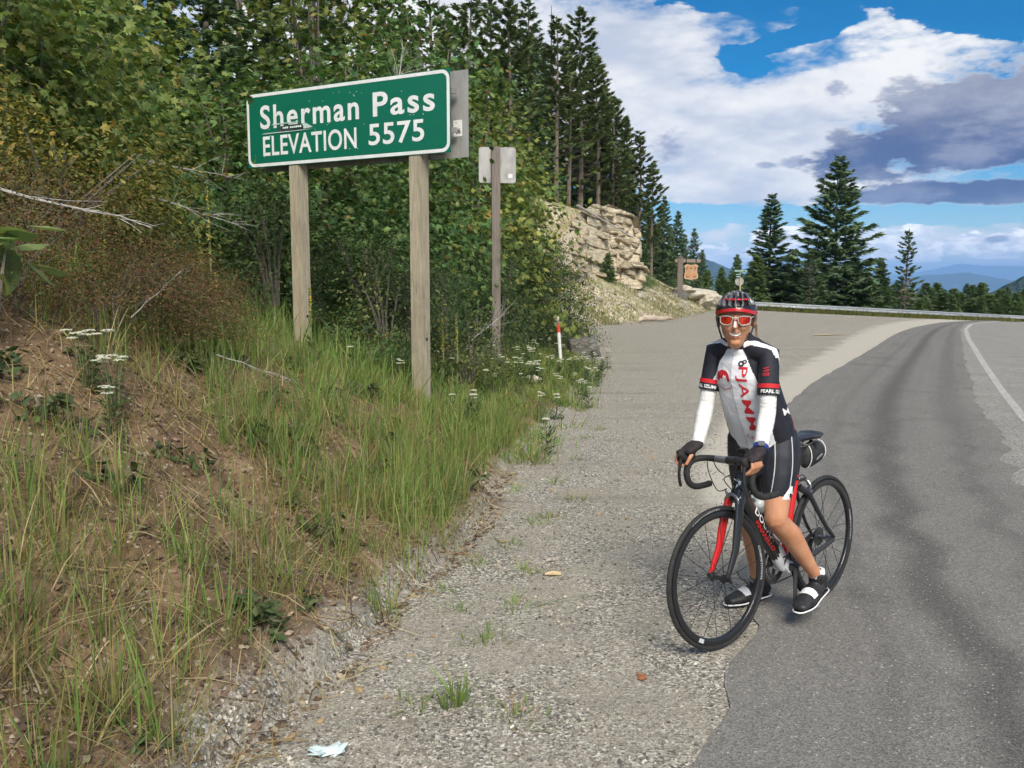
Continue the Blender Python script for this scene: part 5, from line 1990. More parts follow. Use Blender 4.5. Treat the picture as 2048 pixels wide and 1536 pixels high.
nu, nv = 120, 40
HV, HF, HM = [], [], []
for j in range(nv + 1):
    for i in range(nu):
        th = 2 * math.pi * i / nu
        low = 4 + 5 * math.cos(2 * th) + (5 if math.cos(th) > .5 else 0) * (math.cos(th) - .5)
        ph = low + (90 - low) * (j / nv)
        # long vents between ribs that run from brow to nape and fan out
        c = math.cos(R(ph))
        lat = c * math.sin(th)
        q = lat / (.42 + .58 * abs(c * math.cos(th)) ** .5 + .25 * abs(lat))
        w_ = abs(((q * 3.1) % 1.0) - .5)
        fr = math.cos(th)
        v_in = float(sstep(.36 - w_, .0, .10)) * float(sstep(ph, 21, 27)) * float(1 - sstep(ph, 62, 76)) * float(sstep(abs(fr), .18, .34))
        v_in = max(v_in, float(sstep(.30 - w_, 0, .08)) * float(sstep(ph, 60, 68)) * float(1 - sstep(abs(c * fr), .30, .40)) * float(sstep(abs(c * fr), .03, .10)))
        HV.append(hshell(th, R(ph), .001 - .016 * v_in))
        HM.append((v_in, ph, th, w_))
for j in range(nv):
    for i in range(nu):
        HF.append((j * nu + i, j * nu + (i + 1) % nu, (j + 1) * nu + (i + 1) % nu, (j + 1) * nu + i))
b = MB()
b.add(HV, HF)
hme = b.mesh('helmet', [M['helmet_black'], M['helmet_grey'], M['helmet_red']], True)
for pz, (j, i) in zip(hme.polygons, [(j, i) for j in range(nv) for i in range(nu)]):
    v_in, ph, th, w_ = HM[j * nu + i]
    fr = math.cos(th)
    m_ = 0
    if v_in < .25 and ph > 24 and .30 < w_ < .47:
        m_ = 1
    if j < 4 and fr > .1:
        m_ = 2
    if j < 3 and fr <= .1:
        m_ = 2
    if 14 < ph < 24 and abs(fr) < .22:
        m_ = 2
    pz.material_index = m_
helmet = link_mesh('helmet', hme, per, label='black and grey vented helmet with red rim')
for sgn in (-1, 1):
    b = MB()
    b.tube([hshell(sgn * R(a_), R(44), -.004) for a_ in (2, 18, 34, 52)], [(.005, .005)] * 4, 8)
    b.build('helmet_bridge', M['helmet_red'], helmet, True)
b = MB()
for sgn in (-1, 1):
    b.tube([hp(.0, sgn * .079, .03) - PO, hp(.014, sgn * .077, -.035) - PO, hp(.026, sgn * .060, -.085) - PO, hp(.016, sgn * .022, -.116) - PO, hp(.012, 0, -.122) - PO], [(.004, .002)] * 5, 6)
    b.tube([hp(-.05, sgn * .078, .02) - PO, hp(.0, sgn * .079, -.03) - PO, hp(.02, sgn * .068, -.07) - PO], [(.004, .002)] * 3, 6)
b.build('chin_strap', M['black_ink'], helmet)
# hair under the helmet and a loose wisp
M['hair'] = mottled('fair_hair', (.20, .125, .06), (.34, .24, .13), 90, .5)
b = MB()
for sgn in (-1, 1):
    b.tube([hp(.02, sgn * .070, .045) - PO, hp(-.01, sgn * .080, .005) - PO, hp(-.03, sgn * .078, -.04) - PO], [.012, .013, .007], 8)
for i in range(14):
    o_ = Vector((random.uniform(-.006, .006), random.uniform(-.006, .006), 0))
    b.tube([hp(-.02, .076, .0) - PO + o_, hp(-.022, .086 + random.uniform(0, .008), -.035) - PO + o_, hp(-.015, .086 + random.uniform(0, .014), -.075 - random.uniform(0, .02)) - PO], [.0014, .0012, .0006], 4)
b.tube([hp(-.085, 0, .02) - PO, hp(-.105, .01, -.03) - PO, hp(-.10, .03, -.10) - PO, hp(-.09, .035, -.14) - PO], [.03, .034, .026, .008], 10)
b.build('hair', M['hair'], per, True)

# ---- sunglasses, teeth, pale nose
M['clear_frame'] = material('pale_clear_frame', color=(.50, .47, .44), rough=.2)


def m_lens(nb, bs):
    vec = nb.new('ShaderNodeTexCoord').outputs['Object']
    n = nb.noise(vec, 28, 2)
    nb.put(bs.inputs['Base Color'], nb.mix(nb.ss(n, .4, .65), (.36, .012, .010), (.56, .055, .015)))


M['lens'] = material('red_mirror_lens', m_lens, rough=.08, metal=.35)


def face_arc(l, u, out=0.0):
    a = l / .082
    return HEAD + FD * (.020 + (.078 + out) * math.cos(a)) + FL * ((.082 + out) * math.sin(a)) + FU * u - PO


b = MB()
rim = []
for sgn in (-1, 1):
    ol = [(.010, .016), (.03, .021), (.058, .019), (.066, .008), (.063, -.010), (.048, -.018), (.026, -.019), (.013, -.008)]
    pts = [face_arc(sgn * l, u, .010) for l, u in ol]
    b.tube(pts, [.0024] * 8, 6, closed=True)
    b.tube([face_arc(sgn * .064, .012, .010), hp(.02, sgn * .079, .014) - PO, hp(-.03, sgn * .080, .012) - PO], [.0035, .003, .0025], 6)
b.tube([face_arc(-.012, .012, .011), face_arc(0, .014, .013), face_arc(.012, .012, .011)], .003, 6)
gls = b.build('sunglasses', M['clear_frame'], per, True, label='pale framed sunglasses with red mirror lenses')
for sgn in (-1, 1):
    ol = [(.010, .016), (.03, .021), (.058, .019), (.066, .008), (.063, -.010), (.048, -.018), (.026, -.019), (.013, -.008)]
    pts = [face_arc(sgn * l, u, .0092) for l, u in ol] + [face_arc(sgn * .037, .001, .0115)]
    b = MB()
    b.add(pts, [(i, (i + 1) % 8, 8) for i in range(8)])
    b.build('lens', M['lens'], gls, True)
bb2 = bvh_of(body)
lip = [(-.027, .005), (-.014, .002), (0, .001), (.014, .002), (.027, .005), (.021, -.008), (.010, -.013), (-.010, -.013), (-.021, -.008)]
decal('lips', [(x * 1.15, y * 1.35 + .001) for x, y in lip], [tuple(range(9))], hp(.2, 0, -.058), FL, FU, -FD, bb2, material('lips', color=(.30, .085, .06), rough=.5), body, lift=.0015, grid=.006)
decal('teeth', [(x, y * .95 + .001) for x, y in lip], [tuple(range(9))], hp(.2, 0, -.058), FL, FU, -FD, bb2, material('teeth', color=(.78, .74, .66), rough=.3), body, lift=.003, grid=.006)
decal('nose_patch', [(-.005, -.016), (.005, -.016), (.004, .012), (-.004, .012)], [(0, 1, 2, 3)], hp(.2, 0, -.012), FL, FU, -FD, bb2, material('nose_patch', color=(.70, .60, .57), rough=.6), body, lift=.0015, grid=.006)  # narrow paler strip laid down the bridge of the nose


# ================================================================ VEGETATION
def rot_from(n, up_jit, r):
    """Random orthonormal frames whose third axis is n (m,3)."""
    n = n / np.linalg.norm(n, axis=1, keepdims=True)
    a = r.normal(size=n.shape)
    a -= n * (a * n).sum(1, keepdims=True)
    a /= np.linalg.norm(a, axis=1, keepdims=True)
    return a, np.cross(n, a), n


def scatter(tv, tf, pos, ax, ay, az, size, col, jitter=.0, r=rng):
    """Stamp a template (k,3 verts; tris) at pos with frames; returns V, T, C."""
    k = len(tv)
    m = len(pos)
    V = (pos[:, None, :] + size[:, None, None] * (tv[None, :, 0:1] * ax[:, None, :] + tv[None, :, 1:2] * ay[:, None, :] + tv[None, :, 2:3] * az[:, None, :])).reshape(-1, 3)
    T = (np.asarray(tf)[None] + (np.arange(m) * k)[:, None, None]).reshape(-1, 3)
    C = np.repeat(col, k, 0)
    return V, T, C


class Cloud:
    def __init__(s):
        s.V, s.T, s.C, s.n = [], [], [], 0

    def add(s, V, T, C):
        s.V.append(V)
        s.T.append(T + s.n)
        s.C.append(C)
        s.n += len(V)

    def mesh(s, name, mat):
        return np_mesh(name, np.concatenate(s.V), np.concatenate(s.T), mat, np.concatenate(s.C))


def leaf_tpl(kind):
    if kind == 'maple':
        an = [-90, -60, -28, 2, 28, 52, 70, 90, 110, 128, 152, 178, 208, 240]
        rd = [.30, .46, .34, .78, .50, .92, .56, 1.0, .56, .92, .50, .78, .34, .46]
        P = [(0, 0, .06)] + [(r * math.cos(R(a)) * .62, r * math.sin(R(a)) * .62, -.10 * abs(math.cos(R(a))) * r) for a, r in zip(an, rd)]
        return np.array(P), np.array([(0, i, i % 14 + 1) for i in range(1, 15)])
    if kind == 'oval':
        P = [(0, -.5, 0), (.22, -.15, -.05), (.24, .15, -.06), (0, .5, -.04), (-.24, .15, -.06), (-.22, -.15, -.05), (0, 0, .04)]
        return np.array(P), np.array([(6, i, (i + 1) % 6) for i in range(6)])
    P = [(0, -.5, 0), (.28, 0, -.06), (0, .5, 0), (-.28, 0, -.06)]
    return np.array(P), np.array([(0, 1, 2), (0, 2, 3)])


def palette(cols, wts, m, r, jit=.18):
    cols = np.array(cols)
    i = r.choice(len(cols), m, p=np.array(wts) / sum(wts))
    c = cols[i] * r.uniform(1 - jit, 1 + jit, (m, 1))
    return np.clip(c * r.uniform(.93, 1.07, (m, 3)), 0.004, 1)


GREENS = {
    'maple_light': ([(0.215, 0.267, 0.065), (0.156, 0.221, 0.057), (0.312, 0.338, 0.098), (0.377, 0.325, 0.091), (0.091, 0.143, 0.042)], [4, 4, 2.4, .8, 1.6]),
    'maple': ([(0.112, 0.206, 0.062), (0.083, 0.163, 0.053), (0.188, 0.281, 0.090), (0.263, 0.294, 0.094), (0.300, 0.175, 0.062)], [4, 3.5, 2.4, .6, .15]),
    'dark_shrub': ([(0.063, 0.103, 0.041), (0.083, 0.129, 0.048), (0.127, 0.172, 0.069)], [4, 3, 1.6]),
    'yellow_shrub': ([(0.241, 0.224, 0.057), (0.167, 0.184, 0.052), (0.356, 0.276, 0.069), (0.115, 0.132, 0.040), (0.437, 0.287, 0.069)], [4, 4, 1.8, 1.6, .7]),
    'bright': ([(.115, .195, .055), (.085, .155, .046), (.16, .24, .07)], [4, 3, 2]),
    'willow': ([(.160, .195, .065), (.115, .150, .050), (.26, .26, .09)], [4, 3, 2]),
    'russet': ([(.215, .115, .055), (.150, .088, .046), (.28, .17, .085), (.14, .155, .05), (.10, .12, .04)], [3, 2.5, 1.6, 2.4, 2]),
}


def shrub_meshes(tag_, kind, size, n, leaf, pal, seed, clumps=34, spread=.22, droop=.35, stems=9, hollow=.35, shape='dome'):
    """Crown and stems of one broad-leaved shrub, base at the origin."""
    r = np.random.default_rng(seed)
    rx, ry, rz = size
    c = r.normal(size=(clumps, 3))
    c /= np.linalg.norm(c, axis=1, keepdims=True)
    rad = r.uniform(hollow, 1.0, (clumps, 1)) ** .6
    c = c * rad
    c[:, 2] = np.abs(c[:, 2]) * 1.0 if shape == 'dome' else c[:, 2]
    cen = c * np.array([rx, ry, rz * (1 if shape == 'dome' else .5)]) + np.array([0, 0, .10 * rz if shape == 'dome' else rz * .52])
    cs = r.uniform(.6, 1.35, clumps)
    which = r.choice(clumps, n, p=cs / cs.sum())
    off = r.normal(size=(n, 3)) * np.array([spread, spread, spread * .62]) * cs[which][:, None] * (rx + rz) / 2
    pos = cen[which] + off
    pos[:, 2] = np.maximum(pos[:, 2], .03)
    out = pos - np.array([0, 0, rz * .35])
    out /= np.linalg.norm(out, axis=1, keepdims=True) + 1e-6
    nrm = out * .55 + np.array([0, 0, .75]) + r.normal(size=(n, 3)) * .55
    ax, ay, az = rot_from(nrm, 0, r)
    # tips hang outwards and down
    tip = out * .8 - np.array([0, 0, droop]) + r.normal(size=(n, 3)) * .5
    tip -= az * (tip * az).sum(1, keepdims=True)
    tip /= np.linalg.norm(tip, axis=1, keepdims=True) + 1e-6
    ax = np.cross(tip, az)
    tv, tf = leaf_tpl(kind)
    sz = leaf * r.uniform(.6, 1.25, n)
    cl = palette(*pal, n, r)
    cl = cl * (.62 + .76 * r.random(clumps))[which][:, None] * (1 + .16 * (r.random((clumps, 1)) - .5) * np.array([1.6, .4, -.6]))[which]
    cloud = Cloud()
    cloud.add(*scatter(tv, tf, pos, ax, tip, az, sz, cl))
    crown = cloud.mesh('crown', M['leaf'])
    b = MB()
    rr_ = random.Random(seed)
    order = sorted(range(clumps), key=lambda i: -cen[i][2])[:stems]
    for i in order:
        e = Vector(cen[i])
        m1 = Vector((e.x * .35 + rr_.uniform(-.06, .06), e.y * .35, e.z * .55))
        w0 = (.012 + .008 * rz) * (.3 if leaf < .03 else 1)
        b.tube([(rr_.uniform(-.08, .08) * rx, rr_.uniform(-.08, .08) * ry, -.15), m1, e], [w0, w0 * .7, w0 * .25], 5)
    trunk = b.mesh('trunk', M['twig'])
    return crown, trunk


def place(name, meshes, loc, rz=0.0, scale=1.0, label=None, cat='shrub', group=None, tilt=(0, 0), z=None):
    o = empty(name, (loc[0], loc[1], (gz(*loc[:2]) if z is None else z) - .03), (tilt[0], tilt[1], rz), label=label, cat=cat, group=group)
    o.scale = (scale,) * 3 if not hasattr(scale, '__len__') else scale
    for nm, me in meshes:
        link_mesh(nm, me, o)
    return o


SH = {}
SH['mapleA'] = shrub_meshes('a', 'maple', (1.5, 1.4, 2.6), 4200, .105, GREENS['maple_light'], 1, 46, .17)
SH['mapleB'] = shrub_meshes('b', 'maple', (1.7, 1.6, 3.4), 4800, .125, GREENS['maple'], 2, 60, .15)
SH['mapleC'] = shrub_meshes('c', 'maple', (2.0, 1.8, 4.4), 5600, .15, GREENS['maple'], 3, 74, .14)
SH['mapleD'] = shrub_meshes('c2', 'maple', (2.0, 1.8, 4.4), 5200, .145, GREENS['maple_light'], 33, 64, .15)
SH['dark'] = shrub_meshes('d', 'oval', (1.3, 1.2, 2.1), 6500, .065, GREENS['dark_shrub'], 4, 55, .15)
SH['yellow'] = shrub_meshes('e', 'oval', (1.1, 1.0, 1.35), 5200, .058, GREENS['yellow_shrub'], 5, 46, .17)
SH['bright'] = shrub_meshes('f', 'oval', (.8, .8, .95), 2600, .06, GREENS['bright'], 6, 34, .17)
SH['willow'] = shrub_meshes('g', 'oval', (.7, .7, 1.5), 1700, .062, GREENS['willow'], 7, 26, .16, stems=12)
SH['russet'] = shrub_meshes('h', 'oval', (.75, .7, .75), 9000, .021, GREENS['russet'], 8, 80, .15, stems=22)


def P2(name):
    return [('crown', SH[name][0]), ('trunk', SH[name][1])]


# ---- maples and shrubs along the bank, from the left edge of the view round to the marker post
place('maple_shrub', P2('mapleA'), (-4.95, 8.2), .3, (1.1, 1.05, 1.2), 'broad yellow-green maple shrub at the upper left, above the dry brush')
place('maple_shrub', P2('mapleA'), (-4.6, 9.0), 2.2, (.75, .75, 1.05), 'lower maple shrub with pale leafy branch ends just left of the sign')
place('maple_shrub', P2('mapleA'), (-6.3, 8.8), 4.0, (1.2, 1.2, 1.35), 'tall maple shrub against the left edge of the view')
place('maple_shrub', P2('mapleB'), (-6.6, 11.6), 1.0, 1.15, 'shaded maple shrub standing behind the yellow-green ones')
place('leafy_shrub', P2('yellow'), (-3.65, 7.2), .5, (.95, .95, .95), 'yellowing small-leaved shrub below the maples on the left')
place('leafy_shrub', P2('yellow'), (-3.65, 8.2), 2.5, (.7, .7, .72), 'yellowing small-leaved shrub nearest the sign')
place('leafy_shrub', P2('yellow'), (-4.6, 6.9), 3.5, (.9, .9, .9), 'yellowing small-leaved shrub at the left edge under the maples')
for x, y, rz, sc, lb in ((-3.9, 13.2, .2, (1.0, 1.0, 1.0), 'maple behind the left end of the green sign'), (-2.9, 13.2, 1.6, (.9, .9, .95), 'maple between the two posts, left half'),
                         (-1.75, 14.6, 3.0, (.85, .85, 1.0), 'maple behind the right post of the green sign'), (-2.35, 17.2, 4.4, (.92, .92, 1.18), 'maple rising behind the bare back panel'),
                         (-1.75, 20.6, 5.3, (.85, .85, 1.1), 'maple behind the small square sign')):
    place('maple_shrub', P2('mapleB'), (x, y), rz, sc, 'mid-green leafy ' + lb)
for x, y, rz, sc, lb in ((-3.0, 17.5, .5, (1.15, 1.1, 1.15), 'tall maple thicket showing above the left half of the sign'), (-.9, 19.5, 2.0, (1.05, 1.05, 1.12), 'tall maple thicket above the right end of the sign'),
                         (-.95, 22.0, 3.6, (.8, .8, .95), 'tall maple thicket at the outer corner above the small sign'), (-7.6, 16.5, 1.2, (1.1, 1.1, 1.2), 'tall dark maple thicket high on the left'),
                         (-8.2, 13.0, 2.6, (1.25, 1.2, 1.3), 'tall maple thicket at the top left corner'), (-4.6, 21.5, 3.2, (1.3, 1.2, 1.75), 'very tall maple behind the left half of the sign'),
                         (-2.2, 23.0, 4.2, (1.25, 1.2, 1.7), 'very tall maple rising over the middle of the sign'),
                         (-.9, 26.5, .9, (1.15, 1.1, 1.35), 'tall maple at the top of the thicket below the crest pines'), (-9.6, 17.5, 1.9, (1.4, 1.3, 1.7), 'very tall maple high at the upper left')):
    place('maple_shrub', P2('mapleD' if x in (-4.6, -.9, -9.6, -7.6) else 'mapleC'), (x, y), rz, sc, lb)
for x, y, rz, sc, lb in ((-1.9, 11.6, 0, (.75, .75, .72), 'dark shaded shrub between the sign posts, nearer the left one'), (-1.25, 11.2, 2, (.6, .6, .6), 'dark shaded shrub between the sign posts, nearer the right one'),
                         (-.95, 13.2, 1, (.55, .55, .7), 'dark shrub between the right post and the small sign'), (-.25, 15.9, 3, (.62, .62, .85), 'dark shrub right behind the foot of the grey post'),
                         (-.4, 18.0, 4, (.5, .5, .8), 'dark shrub filling the gap left of the marker post'), (.72, 21.2, 5, (.55, .55, .85), 'dark small-leaved shrub leaning over the boulder'),
                         (1.45, 22.4, 1.4, (.62, .62, .95), 'dark small-leaved shrub at the end of the thicket'), (.35, 20.6, .7, (.6, .6, 1.0), 'dark dense shrub straight behind the marker post'),
                         (-.2, 20.2, 2.7, (.65, .65, 1.05), 'dark dense shrub left behind the marker post'), (.95, 22.6, 3.7, (.6, .6, 1.15), 'dark upright shrub behind the boulder'), (.3, 23.2, 5.7, (.75, .75, 1.35), 'tall dark shrub at the right end of the thicket'), (-3.0, 11.2, 2.2, (.8, .8, .8), 'dark shaded shrub left of the sign posts')):
    place('dark_shrub', P2('dark'), (x, y), rz, sc, lb)
for x, y, rz, sc, lb in ((-1.6, 9.9, 0, .55, 'bright green bush low between the sign posts'), (-2.0, 10.3, 2, .6, 'bright green bush beside the foot of the left post'),
                         (-1.3, 9.6, 4, .5, 'bright green bush close to the right post')):
    place('leafy_shrub', P2('bright'), (x, y), rz, sc, lb)
place('willow_sapling', P2('willow'), (-1.42, 10.2), .4, (.8, .8, 1.0), 'slender yellow-green sapling growing between the sign posts', 'sapling')
place('willow_sapling', P2('willow'), (-.55, 10.9), 2.4, (.7, .7, .72), 'slender sapling right of the nearer sign post', 'sapling')
for i, (x, y, rz, sc, lb) in enumerate(((-2.55, 5.6, 0, (1.0, 1.0, .75), 'behind the yarrow on the left'), (-2.95, 5.2, 1, (.95, .95, .8), 'at the left edge under the bleached branch'), (-2.5, 6.1, 2, (.9, .9, .82), 'in the middle of the bank'),
                                        (-2.42, 6.6, 3, (.8, .8, .7), 'sloping down towards the left sign post'), (-3.3, 6.1, 4, (1.0, 1.0, .95), 'highest on the bank below the maples'),
                                        (-2.75, 6.7, 5, (1.0, 1.0, .85), 'between the yellow shrubs and the grass'), (-2.85, 7.5, 6, (.8, .8, .75), 'beside the grey dead branches'))):
    place('dry_brush', P2('russet'), (x, y), rz, sc, 'low russet dry brush ' + lb, 'brush')


# ---- conifers
def conifer_meshes(h, seed, width=.26, style='fir', dens=1.0, bare=.12, lean=.0, pal=None, snag=False):
    r = np.random.default_rng(seed)
    rr_ = random.Random(seed)
    b = MB()
    tr = [(lean * h * t * t + .03 * h * math.sin(t * 5 + seed) * .2, 0, h * t) for t in np.linspace(0, 1, 8)]
    tr[0] = (tr[0][0], tr[0][1], -.8)
    b.tube(tr, [h * .0125 * (1.05 - t) + .012 for t in np.linspace(0, 1, 8)], 7)
    if pal is None:
        pal = ([(.030, .052, .020), (.040, .068, .024), (.058, .086, .030), (.022, .036, .017)], [4, 4, 1.6, 2])
    pos, dirs, sz, wd = [], [], [], []
    z = bare * h
    while z < h * .985:
        t = z / h
        if style == 'fir':
            L = width * h * (1 - t) ** .66 * rr_.uniform(.72, 1.12) + .1
            rise = -.18 + .75 * t
        elif style == 'pine':
            L = width * h * (math.sin(math.pi * min(1, (t - bare) / (1 - bare) * .86 + .14)) ** .75) * rr_.uniform(.55, 1.15) + .12
            rise = .12 + .55 * t
        else:
            L = width * h * (1 - t) ** .7 * rr_.uniform(.5, 1.2) + .1
            rise = -.10 + .5 * t
        nb = 2
        a0 = rr_.uniform(0, 6.28) if z < bare * h + .01 else a0 + 2.4
        for k in range(nb):
            a = a0 + k * 6.283 / nb + rr_.uniform(-.4, .4)
            Lk = L * (rr_.uniform(.45, 1.12) if style != 'fir' else rr_.uniform(.6, 1.12))
            d = Vector((math.cos(a), math.sin(a), rise * rr_.uniform(.7, 1.2)))
            c0 = Vector((lean * h * t * t, 0, z + rr_.uniform(-.5, .5) * h * .03))
            # the bough sags and its tip turns up
            pts = [c0 + Vector((d.x * Lk * s, d.y * Lk * s, d.z * Lk * s - .16 * Lk * math.sin(s * 2.6) + .10 * Lk * s * s)) for s in (0, .35, .7, 1.0)]
            thick = (.006 + .010 * Lk) * (2.4 if style == 'larch' else 1)
            if rr_.random() < (.55 if style == 'fir' else .9):
                b.tube(pts, [thick, thick * .75, thick * .5, thick * .2], 3, caps=False)
            if snag or (style == 'pine' and t < bare + .18 and rr_.random() < .6):
                continue
            m = int((11 + 17 * Lk / (width * h + .1)) * dens * (1 if style != 'larch' else .55))
            for q in range(m):
                s = rr_.uniform(.22 if style == 'fir' else .35, 1.0) ** (.8 if style == 'fir' else .6)
                i0 = min(int(s * 3), 2)
                f = (s - (0, .35, .7)[i0]) / .35
                p = pts[i0].lerp(pts[i0 + 1], min(1, f))
                side = rr_.choice((-1, 1))
                sd = Vector((-math.sin(a), math.cos(a), 0)) * side
                w_ = (1 - s * .75) * .30 * Lk * rr_.uniform(.2, 1)
                pp = p + sd * w_ * rr_.uniform(.3, 1) + Vector((0, 0, rr_.uniform(-.05, .04)))
                dd_ = Vector((d.x, d.y, 0)) * .8 + sd * .75 + Vector((0, 0, rr_.uniform(-.45, .25) if style == 'fir' else rr_.uniform(-.2, .8)))
                pos.append(pp)
                dirs.append(dd_.normalized())
                sz.append(rr_.uniform(.6, 1.2) * (.20 + .14 * Lk if style == 'fir' else .30 + .10 * Lk if style == 'pine' else .25))
        z += h * (.0090 if style == 'fir' else .0125 if style == 'pine' else .02) * rr_.uniform(.5, 1.5) / max(.5, dens ** .3)
    # leader
    for q in range(10):
        pos.append(Vector((lean * h, 0, h * (1 - .004 * q))))
        dirs.append(Vector((rr_.uniform(-.5, .5), rr_.uniform(-.5, .5), 1)).normalized())
        sz.append(.2)
    trunk = b.mesh('trunk', M['bark'])
    if snag:
        return None, trunk
    pos = np.array([p[:] for p in pos])
    tip = np.array([d[:] for d in dirs])
    n = len(pos)
    nrm = r.normal(size=(n, 3)) * .6 + np.array([0, 0, 1.0])
    nrm -= tip * (nrm * tip).sum(1, keepdims=True)
    nrm /= np.linalg.norm(nrm, axis=1, keepdims=True)
    ax = np.cross(tip, nrm)
    # a spray: a spine with needles raking off both sides
    tv = np.array([(0, -.5, 0), (.09, -.1, -.03), (0, .62, 0), (-.09, -.1, -.03), (.34, .20, -.06), (-.34, .20, -.06), (.30, -.15, -.05), (-.30, -.15, -.05)])
    tf = np.array([(0, 1, 2), (0, 2, 3), (0, 1, 4), (0, 5, 3), (0, 6, 1), (0, 3, 7)])
    cl = palette(*pal, n, r, .25)
    cloud = Cloud()
    cloud.add(*scatter(tv, tf, pos, ax, tip, nrm, np.array(sz) * 1.25, cl))
    return cloud.mesh('crown', M['needle']), trunk


DKP = ([(0.119, 0.192, 0.097), (0.158, 0.242, 0.113), (0.225, 0.316, 0.141), (0.091, 0.134, 0.073)], [4, 4, 1.8, 1.6])
GRP = ([(0.139, 0.217, 0.078), (0.178, 0.267, 0.093), (0.232, 0.312, 0.107), (0.100, 0.156, 0.064)], [4, 4, 2, 1.6])
PNP = ([(0.134, 0.187, 0.081), (0.171, 0.230, 0.096), (0.225, 0.271, 0.111), (0.091, 0.125, 0.057)], [4, 4, 1.8, 1.6])
CN = {
    'pineA': conifer_meshes(15, 21, .125, 'pine', 1.7, .16, .0, PNP),
    'pineB': conifer_meshes(17, 22, .135, 'pine', 1.7, .12, .01, PNP),
    'pineC': conifer_meshes(13, 23, .11, 'pine', 1.3, .25, -.01, PNP),
    'firA': conifer_meshes(14, 24, .18, 'fir', 1.3, .04, 0, DKP),
    'firB': conifer_meshes(12, 25, .21, 'fir', 1.3, .03, 0, DKP),
    'bigfir': conifer_meshes(13.2, 26, .31, 'fir', 2.2, .03, 0, DKP),
    'young': conifer_meshes(6.5, 27, .26, 'fir', 1.3, .02, 0, GRP),
    'youngB': conifer_meshes(5.2, 28, .30, 'fir', 1.3, .02, .01, GRP),
    'pineD': conifer_meshes(16, 41, .12, 'pine', 1.4, .20, .015, PNP),
    'firC': conifer_meshes(13, 42, .19, 'fir', 2.0, .03, -.012, DKP),
    'youngC': conifer_meshes(6.0, 43, .24, 'fir', 1.2, .02, -.01, GRP),
    'larch': conifer_meshes(8.5, 29, .25, 'larch', 3.2, .06, .02, DKP),
    'snag': conifer_meshes(15, 30, .05, 'larch', .3, .35, .01, snag=True),
}


CONH = {'pineA': 15, 'pineB': 17, 'pineC': 13, 'pineD': 16, 'firA': 14, 'firB': 12, 'firC': 13, 'bigfir': 13.2, 'young': 6.5, 'youngB': 5.2, 'youngC': 6.0, 'larch': 8.5, 'snag': 15}


def tree(key, x, y, h, rz, label, group=None, name='conifer', cat='tree', dz=0.0, wide=1.0):
    base_h = CONH[key]
    k = h / base_h
    ms = [('trunk', CN[key][1])]
    if CN[key][0] is not None:
        ms.insert(0, ('crown', CN[key][0]))
    return place(name, ms, (x, y), rz, (k * wide, k * wide, k), label, cat, group, z=gz(x, y) + dz)


def xat(u, y):
    return (u - 1024) / 1773 * y


def top_h(v, x, y):
    """height of a tree at (x, y) whose tip stands at picture height v"""
    return 1.65 + (560 - v) / 1773 * y - gz(x, y)


# lodgepole pines on the crest, from the sign round to the cliff: (tree, bearing as picture column, distance, tip height, words)
ROW = [('pineD', 935, 38, -15, 'lodgepole pine just right of the sign top'), ('pineA', 1040, 48, 70, 'lodgepole pine under the slim pale fir'), ('pineD', 1078, 52, 95, 'lodgepole pine behind the dead snag'), ('pineA', 1136, 50, 95, 'lodgepole pine left of the tallest one'),
       ('pineD', 1176, 56, 110, 'lodgepole pine close on the right of the tallest'), ('pineA', 1208, 58, 190, 'lodgepole pine halfway down to the cliff edge'), ('pineD', 1244, 60, 245, 'lodgepole pine above the outer cliff'),
       ('firC', 1290, 75, 398, 'dark fir filling in behind the cliff edge'), ('firB', 1312, 78, 440, 'dark fir low behind the bare-stemmed pine'), ('firC', 1338, 80, 455, 'dark fir left of the pointed fir'), ('firB', 1366, 82, 470, 'dark fir right of the pointed fir'), ('firC', 1400, 84, 500, 'small dark fir at the end of the crest row'),
       ('pineB', 700, 33, -120, 'lodgepole pine rising straight above the green sign'), ('pineA', 770, 36, -40, 'lodgepole pine next to the one above the sign'), ('pineD', 805, 40, 20, 'slim lodgepole pine, third along the crest'),
       ('pineC', 868, 34, -30, 'thin bare-stemmed pine above the right end of the sign'), ('pineD', 985, 44, 5, 'lodgepole pine left of the crest gap'), ('pineA', 1018, 40, 12, 'dark bushy lodgepole pine on the crest'),
       ('firA', 1056, 46, 0, 'slim pale fir standing highest on the crest'), ('snag', 1097, 50, 36, 'dead grey snag with drooping twigs'), ('pineC', 1112, 47, 56, 'bare-stemmed pine beside the dead snag'),
       ('pineB', 1158, 52, 34, 'tallest pine of the group over the cliff'), ('pineD', 1192, 54, 132, 'pine stepping down to the right of the tallest'), ('pineB', 1222, 56, 205, 'broad pine over the top of the cliff'),
       ('pineC', 1276, 58, 270, 'bare-stemmed pine at the cliff edge'), ('pineA', 1300, 62, 330, 'pine just right of the cliff edge'), ('firC', 1322, 66, 395, 'dark fir behind the hanging shield'),
       ('firC', 1350, 70, 424, 'pointed fir right of the cliff'), ('firB', 1384, 72, 458, 'fir beside the hanging shield, outermost on the slope')]
for i, (k_, u, y, v, lb) in enumerate(ROW):
    x = xat(u, y)
    tree(k_, x, y, top_h(v, x, y), i * 1.3, lb, 'conifers on the crest', wide=1.12 if k_.startswith('pine') else 1.0)
